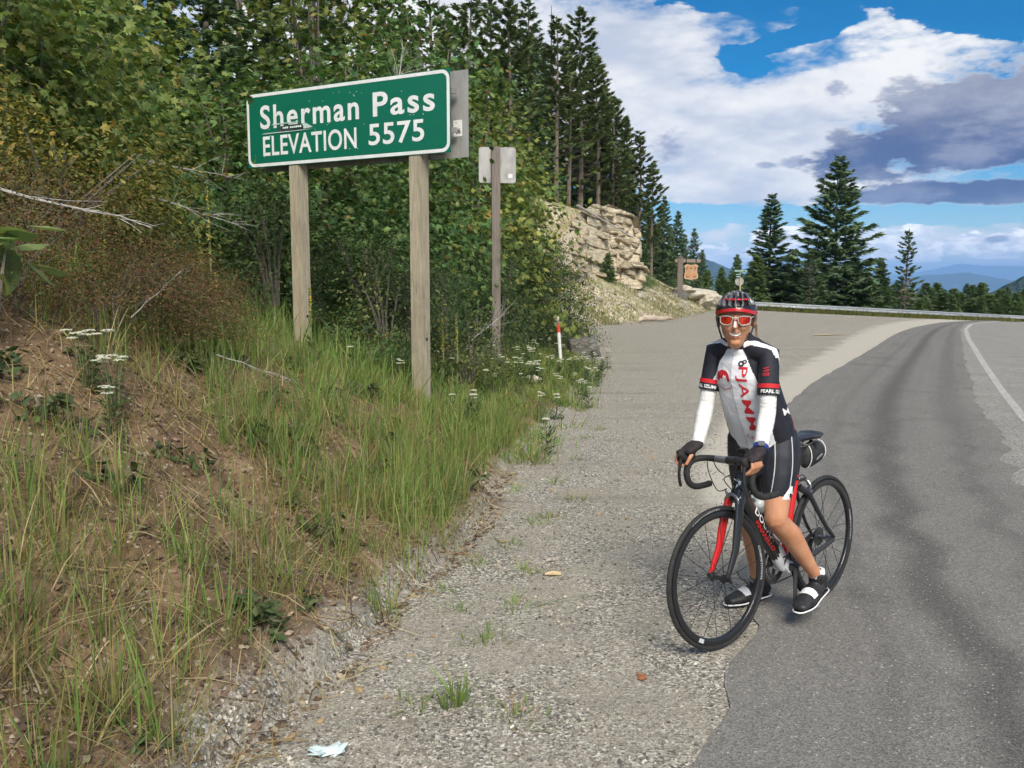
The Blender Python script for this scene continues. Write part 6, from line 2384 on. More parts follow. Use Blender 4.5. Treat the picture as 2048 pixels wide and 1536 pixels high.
# darker trees filling the wood behind
BACK = [('firC', 1060, 47, 190, 'shaded fir low under the slim pale fir'), ('firA', 1110, 52, 215, 'shaded fir low under the dead snag'), ('firC', 1158, 56, 250, 'shaded fir low under the tallest pine'), ('firC', 1010, 42, 120, 'shaded fir low under the bushy crest pine'), ('firA', 1228, 64, 310, 'shaded fir low over the cliff top'),
        ('firA', 560, 24, -260, 'dark fir deep in the wood behind the sign'), ('firA', 430, 20, -300, 'dark fir in the shade left of the sign'), ('firB', 330, 22, -260, 'dark fir at the upper left behind the maples'),
        ('firA', 640, 30, -160, 'dark fir behind the middle of the sign'), ('pineB', 500, 28, -300, 'tall pine deep in the wood on the left'), ('firA', 905, 36, 60, 'dark fir behind the maples above the right post'),
        ('firB', 1085, 50, 150, 'shaded fir under the crest pines'), ('firA', 1135, 55, 170, 'shaded fir left of the tallest pine'), ('firA', 1178, 58, 230, 'shaded fir above the cliff, inner one'),
        ('firB', 1210, 60, 290, 'shaded fir above the cliff, outer one'), ('firA', 1248, 62, 240, 'shaded fir at the shoulder of the crest'), ('firB', 1262, 68, 380, 'low dark fir behind the cliff'),
        ('firB', 1296, 72, 420, 'low dark fir behind the cliff edge pines'), ('firA', 200, 24, -300, 'dark fir hidden high on the left'), ('firB', 60, 20, -280, 'dark fir at the top left corner'),
        ('firB', 950, 44, 110, 'dark fir in the gap beside the back panel'), ('youngB', 1412, 76, 540, 'low dark fir right of the hanging shield')]
for i, (k_, u, y, v, lb) in enumerate(BACK):
    x = xat(u, y)
    tree(k_, x, y, top_h(v, x, y), i * 2.1 + .4, lb, 'dark firs in the wood')
# trees beyond the guardrail
def btree(key, u, y, v, vb, rz, label, wide=1.0, group=None, name='conifer'):
    """foot hidden below the rail: tip at v, foot at vb"""
    x = xat(u, y)
    h = (vb - v) / 1773 * y
    base_h = CONH[key]
    k = h / base_h
    return place(name, [('crown', CN[key][0]), ('trunk', CN[key][1])], (x, y), rz, (k * wide, k * wide, k), label, 'tree', group, z=1.65 + (560 - vb) / 1773 * y)


btree('bigfir', 1664, 84, 320, 628, .5, 'big broad fir towering over the guardrail', 1.22)
btree('firC', 1534, 86, 392, 622, 1.5, 'tall pointed fir left of the big one', 1.5)
btree('firB', 1580, 92, 500, 625, 2.5, 'dark fir between the pointed and the big one', 1.8)
btree('firB', 1625, 80, 520, 628, 3.5, 'low dark fir at the foot of the big one', 2.0)
btree('firB', 1705, 82, 515, 632, .2, 'bushy dark fir right under the big one', 2.0)
btree('young', 1510, 78, 505, 615, 1.1, 'light green young fir behind the stop sign', 1.2)
btree('young', 1470, 84, 510, 612, 2.1, 'slim young fir rising over the street name blades', .9)
btree('larch', 1806, 84, 460, 632, .7, 'thin bare larch standing alone right of the big fir', 1.1, name='larch')
btree('larch', 1616, 76, 498, 624, 2.0, 'dead grey-branched tree in front of the big fir', 1.2, name='dead_tree')
btree('young', 1755, 88, 520, 634, 3.0, 'green young fir between the big fir and the larch', 1.3)
btree('youngB', 1730, 84, 545, 634, 4.0, 'short young fir left of the larch', 1.4)
FILL = [(1448, 92, 556), (1466, 88, 548), (1498, 90, 540), (1522, 94, 530), (1548, 88, 538), (1566, 95, 528), (1590, 90, 548), (1606, 96, 535), (1640, 92, 540), (1655, 88, 556), (1684, 94, 538), (1700, 90, 552), (1722, 95, 545), (1742, 90, 562), (1762, 96, 560)]
for i, (u, y, v) in enumerate(FILL):
    btree(('firC', 'youngB', 'youngC', 'firB', 'young')[i % 5], u, y, v, 640, i * 1.7, f'{["first", "second", "third", "fourth", "fifth", "sixth", "seventh", "eighth", "ninth", "tenth", "eleventh", "twelfth", "thirteenth", "fourteenth", "fifteenth"][i]} dark bushy conifer from the street sign in the understorey round the big fir', 1.9, 'understorey round the big fir')
btree('young', 1440, 88, 535, 612, .3, 'slim young fir left of the street sign', 1.2)
btree('youngB', 1455, 80, 560, 612, 5.0, 'bushy young fir low behind the street sign', 1.5)
ORD = ['first', 'second', 'third', 'fourth', 'fifth', 'sixth', 'seventh', 'eighth', 'ninth', 'tenth', 'eleventh', 'twelfth', 'thirteenth', 'fourteenth', 'fifteenth', 'sixteenth', 'seventeenth', 'eighteenth', 'nineteenth',
       'twentieth', 'twenty-first', 'twenty-second', 'twenty-third', 'twenty-fourth', 'twenty-fifth', 'twenty-sixth', 'twenty-seventh', 'twenty-eighth']
rr = random.Random(31)
us = sorted(1780 + i * 11.5 + rr.uniform(-4, 4) for i in range(26))
for i, u in enumerate(us):
    y = rr.uniform(98, 124)
    btree(rr.choice(('young', 'youngB', 'youngC', 'firC')), u, y, rr.uniform(562, 592), 640, rr.uniform(0, 6.28), f'{ORD[i]} young conifer to the right of the bare larch behind the guardrail', rr.uniform(1.3, 1.9), 'young conifers behind the guardrail')
us = sorted(1690 + i * 16 + rr.uniform(-5, 5) for i in range(24))
for i, u in enumerate(us):
    y = rr.uniform(88, 96)
    btree(rr.choice(('young', 'youngB', 'youngC')), u, y, rr.uniform(582, 608), 642, rr.uniform(0, 6.28), f'{ORD[i]} low bushy conifer from the big fir along the back of the guardrail', rr.uniform(1.5, 2.2), 'low conifers along the back of the rail')
# two little pines and two bushes on the talus
for u, v, vb, y, key, lb in ((1214, 505, 560, 44, 'youngB', 'little dark pine alone on the talus slope'),):
    x = xat(u, y)
    h = (vb - v) / 1773 * y
    place('small_pine', [('crown', CN[key][0]), ('trunk', CN[key][1])], (x, y), 1.0, (h / 5.2 * 1.25, h / 5.2 * 1.25, h / 5.2), lb, 'tree')
for u, y, sc, lb in ((1276, 47.5, .95, 'round bright green bush under the cliff'), (1292, 50, .8, 'leafy green bush at the right foot of the cliff')):
    place('leafy_shrub', P2('bright'), (xat(u, y), y), .5, sc, lb)

# ---- cliff of layered pale rock
oc = empty('rock_outcrop', (5.2, 47.0, gz(5.2, 47.0)), label='layered cream rock cliff on the wooded slope', cat='rock outcrop')
OCO = oc.location.copy()
rr = random.Random(77)
# bedded rock face: courses of uneven thickness, each broken by joints, standing proud or set back
na, nh = 230, 120
xs_ = np.linspace(1.55, 7.15, na)
zs_ = np.linspace(1.2, 5.75, nh)
Xf, Zf = np.meshgrid(xs_, zs_, indexing='ij')
top = np.interp(Xf, [1.5, 2, 3, 4, 5, 6, 6.9, 7.2], [3.0, 3.6, 4.6, 5.1, 5.45, 5.2, 4.6, 4.2]) + .5 * fbm(Xf * .8, 0 * Xf, 131, 3)
bed = Zf + .16 * Xf + .35 * fbm(Xf * .45, Zf * .3, 132, 3)
r3 = np.random.default_rng(44)
cuts = np.cumsum(.10 + .55 * r3.random(40) ** 2)
li = np.searchsorted(cuts, bed)
lo_, hi_ = np.concatenate([[0], cuts])[li], cuts[np.minimum(li, 39)]
edge_d = np.minimum(bed - lo_, hi_ - bed)
jo = np.zeros_like(Xf)
jd = np.full_like(Xf, 9.0)
for k in range(40):
    m = li == k
    if not m.any():
        continue
    jc = np.cumsum(r3.uniform(.3, 1.5, 24)) + .6
    xx = Xf[m] + .12 * fbm(Zf[m] * 2, Xf[m] * .5, 133, 2)
    ci = np.searchsorted(jc, xx)
    jo[m] = r3.uniform(-.24, .24, 26)[ci] * (.6 + .4 * ((k * 7) % 3)) + r3.uniform(-.2, .2)
    l2, h2 = np.concatenate([[0], jc])[ci], np.concatenate([jc, [99]])[ci]
    jd[m] = np.minimum(xx - l2, h2 - xx)
rec = (.05 + .20 * (fbm(Xf * .9, Zf * .9, 138, 2) > 0)) * np.exp(-(edge_d / .035) ** 2) + .06 * np.exp(-(jd / .04) ** 2)
yb_ = np.interp(Xf, [1.5, 2, 3, 4, 5, 6, 7.2], [39.6, 40.4, 41.9, 43.8, 46.0, 46.9, 47.6])
Yf = yb_ + .42 * (Zf - 3.2) - jo + rec - .10 * fbm(Xf * 3, Zf * 3, 134, 4) - .35 * fbm(Xf * .5, Zf * .5, 135, 2) + 1.6 * sstep(Xf, 6.6, 7.15) ** 2 * 1.2
Xf = Xf + .9 * jo * sstep(Xf, 5.6, 7.0) + .25 * fbm(Zf * 1.2, Xf, 139, 2) * sstep(Xf, 6, 7)
over_ = np.maximum(0, Zf - top)
Yf = Yf + over_ * 3.2
Zf = np.minimum(Zf, top + .08 * fbm(Xf * 2, over_ * 4, 136, 2))
i_ = np.arange(na * nh).reshape(na, nh)
q_ = np.stack([i_[:-1, :-1], i_[1:, :-1], i_[1:, 1:], i_[:-1, 1:]], -1).reshape(-1, 4)
link_mesh('cliff_face', np_mesh('cliff_face', np.stack([Xf, Yf, Zf], -1).reshape(-1, 3) - np.array(OCO), q_, M['cream_rock']), oc)
rmesh = [block_mesh('rock', M['cream_rock'], 100 + i) for i in range(8)]
for k in range(46):
    x = rr.uniform(2.4, 6.7)
    z = rr.uniform(1.9, 5.2)
    if z > float(np.interp(x, [1.5, 2, 3, 4, 5, 6, 6.9, 7.2], [3.2, 3.8, 4.9, 5.4, 5.7, 5.5, 4.9, 4.5])) - .6:
        continue
    ix, iz = int((x - 1.55) / 5.6 * (na - 1)), int((z - 1.2) / 4.55 * (nh - 1))
    o = link_mesh('rock', rr.choice(rmesh), oc)
    o.location = Vector((x, float(Yf[ix, iz]) + .10, z)) - OCO
    o.rotation_euler = (rr.uniform(-.12, .12), rr.uniform(-.12, .12) + .14, rr.uniform(-.3, .3))
    o.scale = (rr.uniform(.16, .45), .32, rr.uniform(.07, .18))
# pole lying down the cliff
b = MB()
b.tube([Vector((xat(1152, 43.0), 43.0, 5.2)) - OCO, Vector((xat(1210, 45.3), 45.3, 4.55)) - OCO, Vector((xat(1268, 46.2), 46.2, 3.75)) - OCO], [.06, .05, .03], 6)
lp = b.build('fallen_pole', M['pale_twig'], label='bleached dead trunk slanting down across the cream cliff', cat='dead trunk')
lp.location = OCO
# ledge at the outer end of the slope
for i, (u, v, y, sx_, sz_, lb) in enumerate(((1392, 588, 58, (1.3, .8, .5), 0, 'broad pale rock ledge at the outer end of the slope'), (1418, 600, 57.5, (.9, .6, .5), 0, 'pale rock knob nearest the helmet on the slope'), (1365, 580, 57.5, (.9, .6, .35), 0, 'pale ledge rock just below the hanging shield'))):
    o = link_mesh('ledge_rock', rock_mesh('ledge_rock', sx_, M['pale_rock'], 40 + i, 3, .2, 10), label=lb, cat='rock')
    o.location = (xat(u, y), y, 1.65 + (560 - v) / 1773 * y)
# loose blocks on the talus
tm = [rock_mesh('talus_rock', (1, .8, .6), M['pale_rock'], 60 + i, 2, .2, 9) for i in range(4)]
rr = random.Random(12)
cnt = 0
while cnt < 150:
    y = rr.uniform(37.5, 58)
    s = rr.uniform(.1, 4.6)
    x = float(edge(np.array(y))) - s
    u = 1024 + 1773 * x / y
    if u < 1165:
        continue
    o = link_mesh('talus_rock', tm[cnt % 4], label='loose pale block lying on the talus slope', cat='rock', group='loose blocks on the talus')
    k = rr.uniform(.05, .20) * (1.6 if rr.random() < .15 else 1)
    o.location = (x, y, gz(x, y) + k * .2)
    o.rotation_euler = (rr.uniform(-.4, .4), rr.uniform(-.4, .4), rr.uniform(0, 6.28))
    o.scale = (k * 1.3, k, k)
    cnt += 1


# ---- dead branches
def dead_branch(name, start, end, r0, seed, label, mat='pale_twig', twigs=14, tl=.5, cat='branch'):
    rr_ = random.Random(seed)
    s, e = Vector(start), Vector(end)
    L = (e - s).length
    pts = [s.lerp(e, t) + Vector((rr_.uniform(-.03, .03), rr_.uniform(-.03, .03), rr_.uniform(-.02, .03))) * L * .5 for t in np.linspace(0, 1, 7)]
    b = MB()
    b.tube(pts, [r0 * (1 - .85 * t) for t in np.linspace(0, 1, 7)], 6)
    o = empty(name, s, label=label, cat=cat)
    ob = b.build('bough', M[mat], o, True)
    ob.location = -s
    d = (e - s).normalized()
    for i in range(twigs):
        t = rr_.uniform(.2, .95)
        p = s.lerp(e, t)
        k = (d * rr_.uniform(.3, 1) + Vector((rr_.uniform(-1, 1), rr_.uniform(-1, 1), rr_.uniform(-.5, .7))) * .6).normalized()
        l = tl * rr_.uniform(.3, 1) * (1.1 - t * .6)
        b = MB()
        q = p + k * l * .5 + Vector((0, 0, rr_.uniform(-.05, .06))) * l
        b.tube([p, q, p + k * l + Vector((0, 0, rr_.uniform(-.1, .1) * l))], [r0 * .28, r0 * .2, r0 * .07], 4)
        tw = b.build('twig', M[mat], o)
        tw.location = -s
    return o


dead_branch('dead_branch', (-3.45, 5.8, 2.27), (-2.25, 5.6, 1.98), .013, 1, 'long bleached fallen branch lying over the brush at the left edge', twigs=10, tl=.55)
dead_branch('dead_branch', (-3.05, 7.6, 2.35), (-2.35, 8.0, 2.1), .009, 2, 'bleached forked branch in the dead twigs left of the sign', twigs=16, tl=.6)
dead_branch('dead_branch', (-3.3, 8.1, 2.72), (-2.65, 8.8, 2.62), .008, 3, 'curved grey branch reaching towards the sign edge', twigs=14, tl=.6)
dead_branch('dead_branch', (-1.95, 5.85, 1.16), (-1.5, 5.95, .98), .0045, 4, 'small forked whitish branch in the middle of the bank', twigs=14, tl=.30)
dead_branch('dead_branch', (-2.3, 5.35, 1.42), (-2.02, 5.5, 1.72), .0035, 5, 'dry arching stalk hung with pale seed pods', twigs=14, tl=.10, mat='pale_twig')
dead_branch('dead_branch', (-.55, 11.6, .85), (-.1, 11.9, 1.2), .008, 6, 'pale dead twigs beside the nearer sign post', twigs=20, tl=.7)
dead_branch('dead_branch', (1.0, 20.6, 1.2), (1.9, 21.2, 1.9), .012, 8, 'arching dark twigs over the boulder', mat='twig', twigs=18, tl=.8)
dead_branch('dead_branch', (-1.55, 12.0, 3.9), (-1.45, 12.3, 4.75), .014, 9, 'bare forked twigs sticking up over the middle of the sign', twigs=16, tl=.8)


# ---- mullein: spikes of yellow flowers over woolly leaves
def mullein(h, seed, flower=True, rosette=True):
    r = np.random.default_rng(seed)
    b = MB()
    b.tube([(0, 0, -.05), (.01, 0, h * .5), (0, .01, h)], [.010, .009, .005], 6)
    stem = b.mesh('stem', mottled('mullein_stem', (.15, .19, .07), (.20, .24, .10), 20, .8))
    n = 150
    z = r.uniform(.45, 1.0, n) ** .8 * h
    a = r.uniform(0, 6.28, n)
    rad = .022 * (1.15 - .75 * z / h) + .004
    pos = np.stack([rad * np.cos(a), rad * np.sin(a), z], -1)
    out = np.stack([np.cos(a), np.sin(a), np.full(n, .5)], -1)
    ax, ay, az = rot_from(out, 0, r)
    tv, tf = leaf_tpl('oval')
    cl = palette([(.20, .23, .08), (.14, .18, .06), (.62, .46, .04)], [5, 4, 3 if flower else .2], n, r)
    c = Cloud()
    c.add(*scatter(tv, tf, pos, ax, ay, az, np.full(n, .024), cl))
    spike = c.mesh('flower_spike', M['leaf'])
    n = 16
    a = r.uniform(0, 6.28, n)
    z = r.uniform(.02, .4, n) * h
    out = np.stack([np.cos(a), np.sin(a), r.uniform(.2, .9, n)], -1)
    out /= np.linalg.norm(out, axis=1, keepdims=True)
    ln = r.uniform(.10, .2, n) * (1 - z / h)
    pos = np.stack([0 * z, 0 * z, z], -1) + out * ln[:, None] * .5
    side = np.stack([-np.sin(a), np.cos(a), 0 * a], -1)
    cl = palette([(.17, .22, .10), (.13, .18, .08), (.22, .26, .13)], [3, 3, 2], n, r)
    c = Cloud()
    c.add(*scatter(tv, tf, pos, side, out, np.cross(side, out), ln, cl))
    return [('stem', stem), ('flower_spike', spike), ('leaf_rosette', c.mesh('leaf_rosette', M['leaf']))]


for i, (x, y, h, lb) in enumerate(((-2.62, 7.75, 1.30, 'tall yellow mullein spike left of the sign, the highest one'), (-2.66, 7.65, .85, 'shorter mullein spike beside the tallest one'), (-2.42, 7.3, .62, 'small mullein with a few yellow flowers'),
                                  (-5.0, 8.6, 1.75, 'yellow mullein spike at the far left edge among the maples'), (-4.2, 7.6, 1.55, 'slim mullein spike in front of the left maple'), (-3.0, 6.6, .7, 'green mullein spike without flowers in the dry brush'),
                                  (-.62, 9.9, .95, 'pale green mullein right of the nearer post, taller one'), (-.8, 10.2, .85, 'pale green mullein right of the nearer post, shorter one'), (-1.95, 8.6, .75, 'mullein spike close to the left post'))):
    place('mullein', mullein(h, 200 + i), (x, y), i, 1.0, lb, 'mullein')
# big woolly leaves at the left edge
bl = shrub_meshes('bl', 'oval', (.35, .35, .8), 26, .32, ([(.24, .33, .13), (.30, .39, .17)], [1, 1]), 91, 8, .2, .2, 4)
place('mullein', [('crown', bl[0]), ('stem', bl[1])], (-2.68, 4.55), .0, .85, 'big soft-leaved mullein at the left edge of the view', 'mullein')


# ---- yarrow
def yarrow(seed, heads=7, r_=.09, h=.32):
    r = np.random.default_rng(seed)
    rr_ = random.Random(seed)
    b = MB()
    tops = []
    for i in range(heads):
        a, d = rr_.uniform(0, 6.28), r_ * math.sqrt(rr_.random())
        e = Vector((d * math.cos(a), d * math.sin(a), h * rr_.uniform(.88, 1.05)))
        b.tube([(e.x * .25, e.y * .25, 0), (e.x * .55, e.y * .55, h * .6), e], [.0028, .0024, .002], 4)
        tops.append(e)
    stems = b.mesh('stem', mottled('yarrow_stem', (.10, .14, .05), (.15, .19, .07), 30, .8))
    c = Cloud()
    hex_ = np.array([(0, 0, .25)] + [(.5 * math.cos(R(60 * i)), .5 * math.sin(R(60 * i)), 0) for i in range(6)])
    hf = np.array([(0, i + 1, (i + 1) % 6 + 1) for i in range(6)])
    for e in tops:
        n = 42
        a = r.uniform(0, 6.28, n)
        d = np.sqrt(r.random(n)) * .027
        pos = np.stack([e.x + d * np.cos(a), e.y + d * np.sin(a), e.z + .004 - 6 * d * d + r.uniform(-.002, .002, n)], -1)
        ax, ay, az = rot_from(np.array([0, 0, 1.0]) + r.normal(size=(n, 3)) * .25, 0, r)
        c.add(*scatter(hex_, hf, pos, ax, ay, az, np.full(n, .0115), palette([(.80, .80, .72), (.72, .71, .60)], [4, 1], n, r, .05)))
    fl = c.mesh('flower_head', M['leaf'])
    n = 90
    tv, tf = leaf_tpl('thin')
    a = r.uniform(0, 6.28, n)
    pos = np.stack([.05 * np.cos(a) * r.random(n), .05 * np.sin(a) * r.random(n), r.random(n) ** 1.6 * h * .75], -1)
    out = np.stack([np.cos(a), np.sin(a), r.uniform(.1, .8, n)], -1)
    out /= np.linalg.norm(out, axis=1, keepdims=True)
    side = np.cross(out, np.array([0, 0, 1.0]))
    c = Cloud()
    c.add(*scatter(tv * np.array([.35, 1, 1]), tf, pos + out * .02, side, out, np.cross(side, out), r.uniform(.04, .09, n), palette([(.06, .11, .035), (.09, .14, .05)], [1, 1], n, r)))
    return [('flower_head', fl), ('stem', stems), ('leaf_tuft', c.mesh('leaf_tuft', M['leaf']))]


YA = [yarrow(300 + i, heads, r_, h) for i, (heads, r_, h) in enumerate(((9, .10, .34), (8, .085, .30), (3, .03, .26), (2, .02, .30), (4, .04, .34)))]
place('yarrow', YA[0], (-2.22, 4.62), .0, (1.15, 1.15, 1.0), 'big flat cluster of white yarrow on the left of the bank, uppermost one', 'yarrow')
place('yarrow', YA[1], (-2.05, 4.55), 1.0, 1.05, 'white yarrow cluster just below and right of the biggest one', 'yarrow')
place('yarrow', YA[2], (-2.0, 4.35), 2.0, 1.05, 'small low white yarrow cluster under the two big ones', 'yarrow')
place('yarrow', YA[3], (-1.55, 8.5), 2.0, 1.1, 'single white yarrow between the sign posts', 'yarrow')
place('yarrow', YA[4], (-1.1, 8.75), 2.0, 1.0, 'white yarrow close to the left of the nearer post', 'yarrow')
rr = random.Random(5)
k = 0
while k < 85:
    y = 8.2 + 10.5 * rr.random() ** .8
    s = rr.uniform(-.35, 1.5)
    x = float(edge(np.array(y))) - s
    u = 1024 + 1773 * x / y
    if u < 860 or u > 1225:
        continue
    place('yarrow', YA[rr.choice((2, 3, 3, 4))], (x, y), rr.uniform(0, 6), rr.uniform(.9, 1.4), 'small white yarrow in the grassy verge right of the sign posts', 'yarrow', 'white yarrow along the grassy verge')
    k += 1


# ---- grass: nobody could count it
def blades(name, pts, hmin, hmax, width, pal, seed, per, tilt=.35, spread=.03, label=None, curl=.5):
    r = np.random.default_rng(seed)
    m = len(pts) * per
    bp = np.repeat(pts, per, 0)
    off = r.normal(size=(m, 2)) * spread
    x, y = bp[:, 0] + off[:, 0], bp[:, 1] + off[:, 1]
    z = ground(x, y) - .012
    hgt = r.uniform(hmin, hmax, m) * np.repeat(r.uniform(.7, 1.15, len(pts)), per)
    a = np.arctan2(off[:, 1], off[:, 0]) + r.normal(size=m) * .9
    lean = np.abs(r.normal(size=m)) * tilt
    dx, dy = np.cos(a), np.sin(a)
    px, py = -np.sin(a + r.normal(size=m) * .8), np.cos(a + r.normal(size=m) * .8)
    V = np.empty((m, 7, 3))
    wd = width * r.uniform(.6, 1.3, m)
    for i, t in enumerate((0, .4, .75, 1.0)):
        bend = lean * (t + curl * t * t) * hgt
        cx, cyy = x + dx * bend, y + dy * bend
        cz = z + hgt * (t - .35 * curl * lean * t * t)
        wk = wd * (1, .9, .6, 0)[i]
        if i < 3:
            V[:, 2 * i] = np.stack([cx - px * wk, cyy - py * wk, cz], -1)
            V[:, 2 * i + 1] = np.stack([cx + px * wk, cyy + py * wk, cz], -1)
        else:
            V[:, 6] = np.stack([cx, cyy, cz], -1)
    tf = np.array([(0, 1, 3), (0, 3, 2), (2, 3, 5), (2, 5, 4), (4, 5, 6)])
    T = (tf[None] + (np.arange(m) * 7)[:, None, None]).reshape(-1, 3)
    cl = palette(*pal, m, r, .2)
    tuft = np.repeat(r.uniform(.8, 1.2, (len(pts), 1)), per, 0)
    base_c = cl * tuft
    tipc = base_c * .75 + np.array([.22, .18, .07]) * .25
    C = np.empty((m, 7, 3))
    for i in range(7):
        t = (0, 0, .4, .4, .75, .75, 1)[i]
        C[:, i] = base_c * (1 - t) + tipc * t
    me = np_mesh(name, V.reshape(-1, 3), T, M['blade'], C.reshape(-1, 3))
    return link_mesh(name, me, kind='stuff', label=label)


def bank_points(n, seed, y0, y1, s0, s1, dens):
    """Random points on the bank (s = metres up from its foot), thinned by dens(x, y, s)."""
    r = np.random.default_rng(seed)
    out = []
    while sum(len(o) for o in out) < n:
        y = y0 + (y1 - y0) * r.random(4000) ** 1.35
        s = s0 + (s1 - s0) * r.random(4000)
        x = edge(y) - s
        keep = (r.random(4000) < dens(x, y, s)) & (np.abs(x / (y + .4)) < .68)
        out.append(np.stack([x, y], -1)[keep])
    return np.concatenate(out)[:n]


GG0 = ([(0.223, 0.304, 0.081), (0.277, 0.358, 0.101), (0.344, 0.398, 0.121), (0.155, 0.223, 0.068), (0.446, 0.419, 0.162)], [4, 4, 2.5, 2, 1.6])
GG = ([(.185, .320, .075), (.235, .370, .095), (.310, .400, .115), (.135, .235, .065), (.42, .41, .16)], [4, 4, 2.5, 2, 1.4])
GY = ([(0.306, 0.300, 0.102), (0.384, 0.342, 0.144), (0.504, 0.408, 0.204), (0.204, 0.240, 0.084)], [3, 3, 2, 2])
GD = ([(0.460, 0.368, 0.196), (0.552, 0.460, 0.276), (0.345, 0.247, 0.127), (0.391, 0.230, 0.103)], [4, 3, 2, 1])
clump = lambda x, y, s: sstep(fbm(x * 1.1, y * 1.1, 61, 3), -.02, .28)
clump2 = lambda x, y, s: sstep(fbm(x * .8, y * .8, 67, 3), -.05, .25)
bare = lambda x, y: 1 - .85 * np.exp(-(((x + 1.55) / .42) ** 2 + ((y - 4.1) / .6) ** 2)) - .5 * np.exp(-(((x + 1.9) / .3) ** 2 + ((y - 3.4) / .4) ** 2))
foot = lambda s: sstep(s, .02, .5)
tufts = bank_points(150, 71, 2.1, 8.6, .10, 3.0, lambda x, y, s: (.22 + .78 * clump(x, y, s)) * foot(s) * bare(x, y))
blades('grass', tufts, .16, .42, .0030, GG, 81, 20, .26, .05, 'green grass growing in tufts on the bank')
FT = np.array([(-1.59, 2.85), (-1.48, 3.06), (-1.33, 2.82), (-1.23, 3.02), (-1.14, 3.34), (-1.09, 3.78), (-1.07, 4.32), (-.65, 4.23), (-1.72, 3.26), (-1.14, 2.76), (-1.33, 2.57), (-1.05, 4.71), (-.87, 4.62), (-.57, 4.76), (-.44, 5.3),
               (-1.26, 4.72), (-1.25, 4.12), (-1.33, 3.55), (-1.7, 2.95), (-1.89, 3.38), (-1.74, 3.84), (-.53, 6.36), (-1.02, 5.48), (-1.34, 5.82), (-2.0, 3.54), (-1.98, 3.96), (-.95, 5.0), (-.8, 5.2), (-.7, 5.7), (-.6, 5.05)])
blades('grass', FT, .16, .44, .0026, GG, 96, 26, .22, .055, 'tall green tufts standing singly on the near bank')
blades('grass', FT, .12, .38, .0024, GY, 97, 18, .40, .06, 'yellow blades in the tufts on the near bank')
blades('grass', FT, .06, .20, .0022, GD, 98, 18, 1.1, .045, 'straw at the foot of the tufts on the near bank')
blades('grass', tufts[::2], .14, .38, .0030, GY, 95, 16, .45, .035, 'yellow blades in the grass tufts on the bank')
blades('grass', bank_points(240, 72, 2.1, 8.6, .05, 3.4, lambda x, y, s: (.3 + .7 * clump2(x, y, s)) * foot(s)), .07, .22, .0028, GY, 82, 16, .6, .05, 'yellowing grass on the bank')
blades('grass', bank_points(360, 73, 2.0, 8.0, .0, 3.2, lambda x, y, s: .5 + .5 * clump(x, y, s)), .10, .34, .0022, GD, 83, 9, .8, .06, 'dry straw among the grass on the bank', 1.0)
# ridge of taller grass running down from the posts to the shoulder
ridge_pts = []
rr = random.Random(8)
for i in range(84):
    t = rr.random()
    y = 5.0 + 4.6 * t
    ridge_pts.append((float(edge(np.array(y))) - abs(rr.gauss(.40, .30)) - .05, y))
blades('grass', np.array(ridge_pts), .16, .44, .0032, GG, 84, 22, .26, .05, 'tall green grass round the posts and down to the shoulder')
blades('grass', np.array(ridge_pts[::2]), .12, .38, .0030, GY, 85, 16, .5, .055, 'tall yellowing grass round the posts')
# verge
vp = bank_points(700, 74, 8.0, 19, -.25, 1.7, lambda x, y, s: .35 + .65 * sstep(s, -.2, .4))
blades('grass', vp, .06, .20, .005, GG, 86, 16, .45, .09, 'green grass of the flowery verge')
blades('grass', vp[::2], .06, .20, .005, GY, 87, 12, .5, .09, 'yellow grass of the flowery verge')
bp2 = bank_points(330, 75, 6.0, 12.0, 1.0, 5.0, lambda x, y, s: np.full_like(x, .8))
blades('grass', bp2, .18, .45, .005, GG, 88, 14, .35, .08, 'rank grass higher on the bank under the shrubs')
# strip under the guardrail and on the talus
r2 = np.random.default_rng(5)
ty_ = r2.uniform(36.5, 60, 800)
ts_ = r2.uniform(-.1, 5, 800)
tx_ = edge(ty_) - ts_
kp = (1024 + 1773 * tx_ / ty_ > 1150) & (fbm(tx_ * .6, ty_ * .6, 91, 3) > -.12)
blades('grass', np.stack([tx_, ty_], -1)[kp], .08, .26, .012, ([(.27, .27, .12), (.21, .235, .10), (.36, .33, .18)], [3, 3, 2]), 89, 16, .6, .30, 'thin dry grass on the talus slope')
gt = np.linspace(0, 1, 500)
gx = np.interp(gt * tot[-1] * .45, tot, dense[:, 0]) + r2.normal(size=500) * .3
gy = np.interp(gt * tot[-1] * .45, tot, dense[:, 1]) - np.abs(r2.normal(size=500)) * .9 + .2
blades('grass', np.stack([gx, gy], -1), .2, .5, .03, ([(.115, .15, .035), (.16, .17, .05), (.20, .18, .06)], [3, 3, 2]), 90, 8, .4, .3, 'green strip below the guardrail')
# sparse tufts out on the gravel
gtf = [(-.12, 3.9), (.02, 4.35), (.03, 3.2), (-.28, 4.3), (.08, 4.9), (-.02, 5.4), (.25, 6.1), (.35, 7.2), (.6, 8.2), (.15, 5.9), (.5, 6.6), (.75, 9.4), (1.0, 9.9), (.02, 6.9), (-.2, 5.0), (-.35, 4.6), (.9, 11.4), (1.2, 12.5), (-.36, 3.3)]
blades('grass', np.array(gtf), .03, .10, .0028, GG, 92, 34, .9, .035, 'small green tufts on the gravel shoulder')
blades('grass', np.array(gtf[::2]), .03, .12, .002, GD, 93, 20, 1.2, .05, 'straw tufts on the gravel shoulder')
blades('grass', np.array([(-.24, 3.27), (-.21, 3.3)]), .08, .17, .0032, GG, 94, 24, .5, .018, 'single green tuft near the tissue on the gravel')

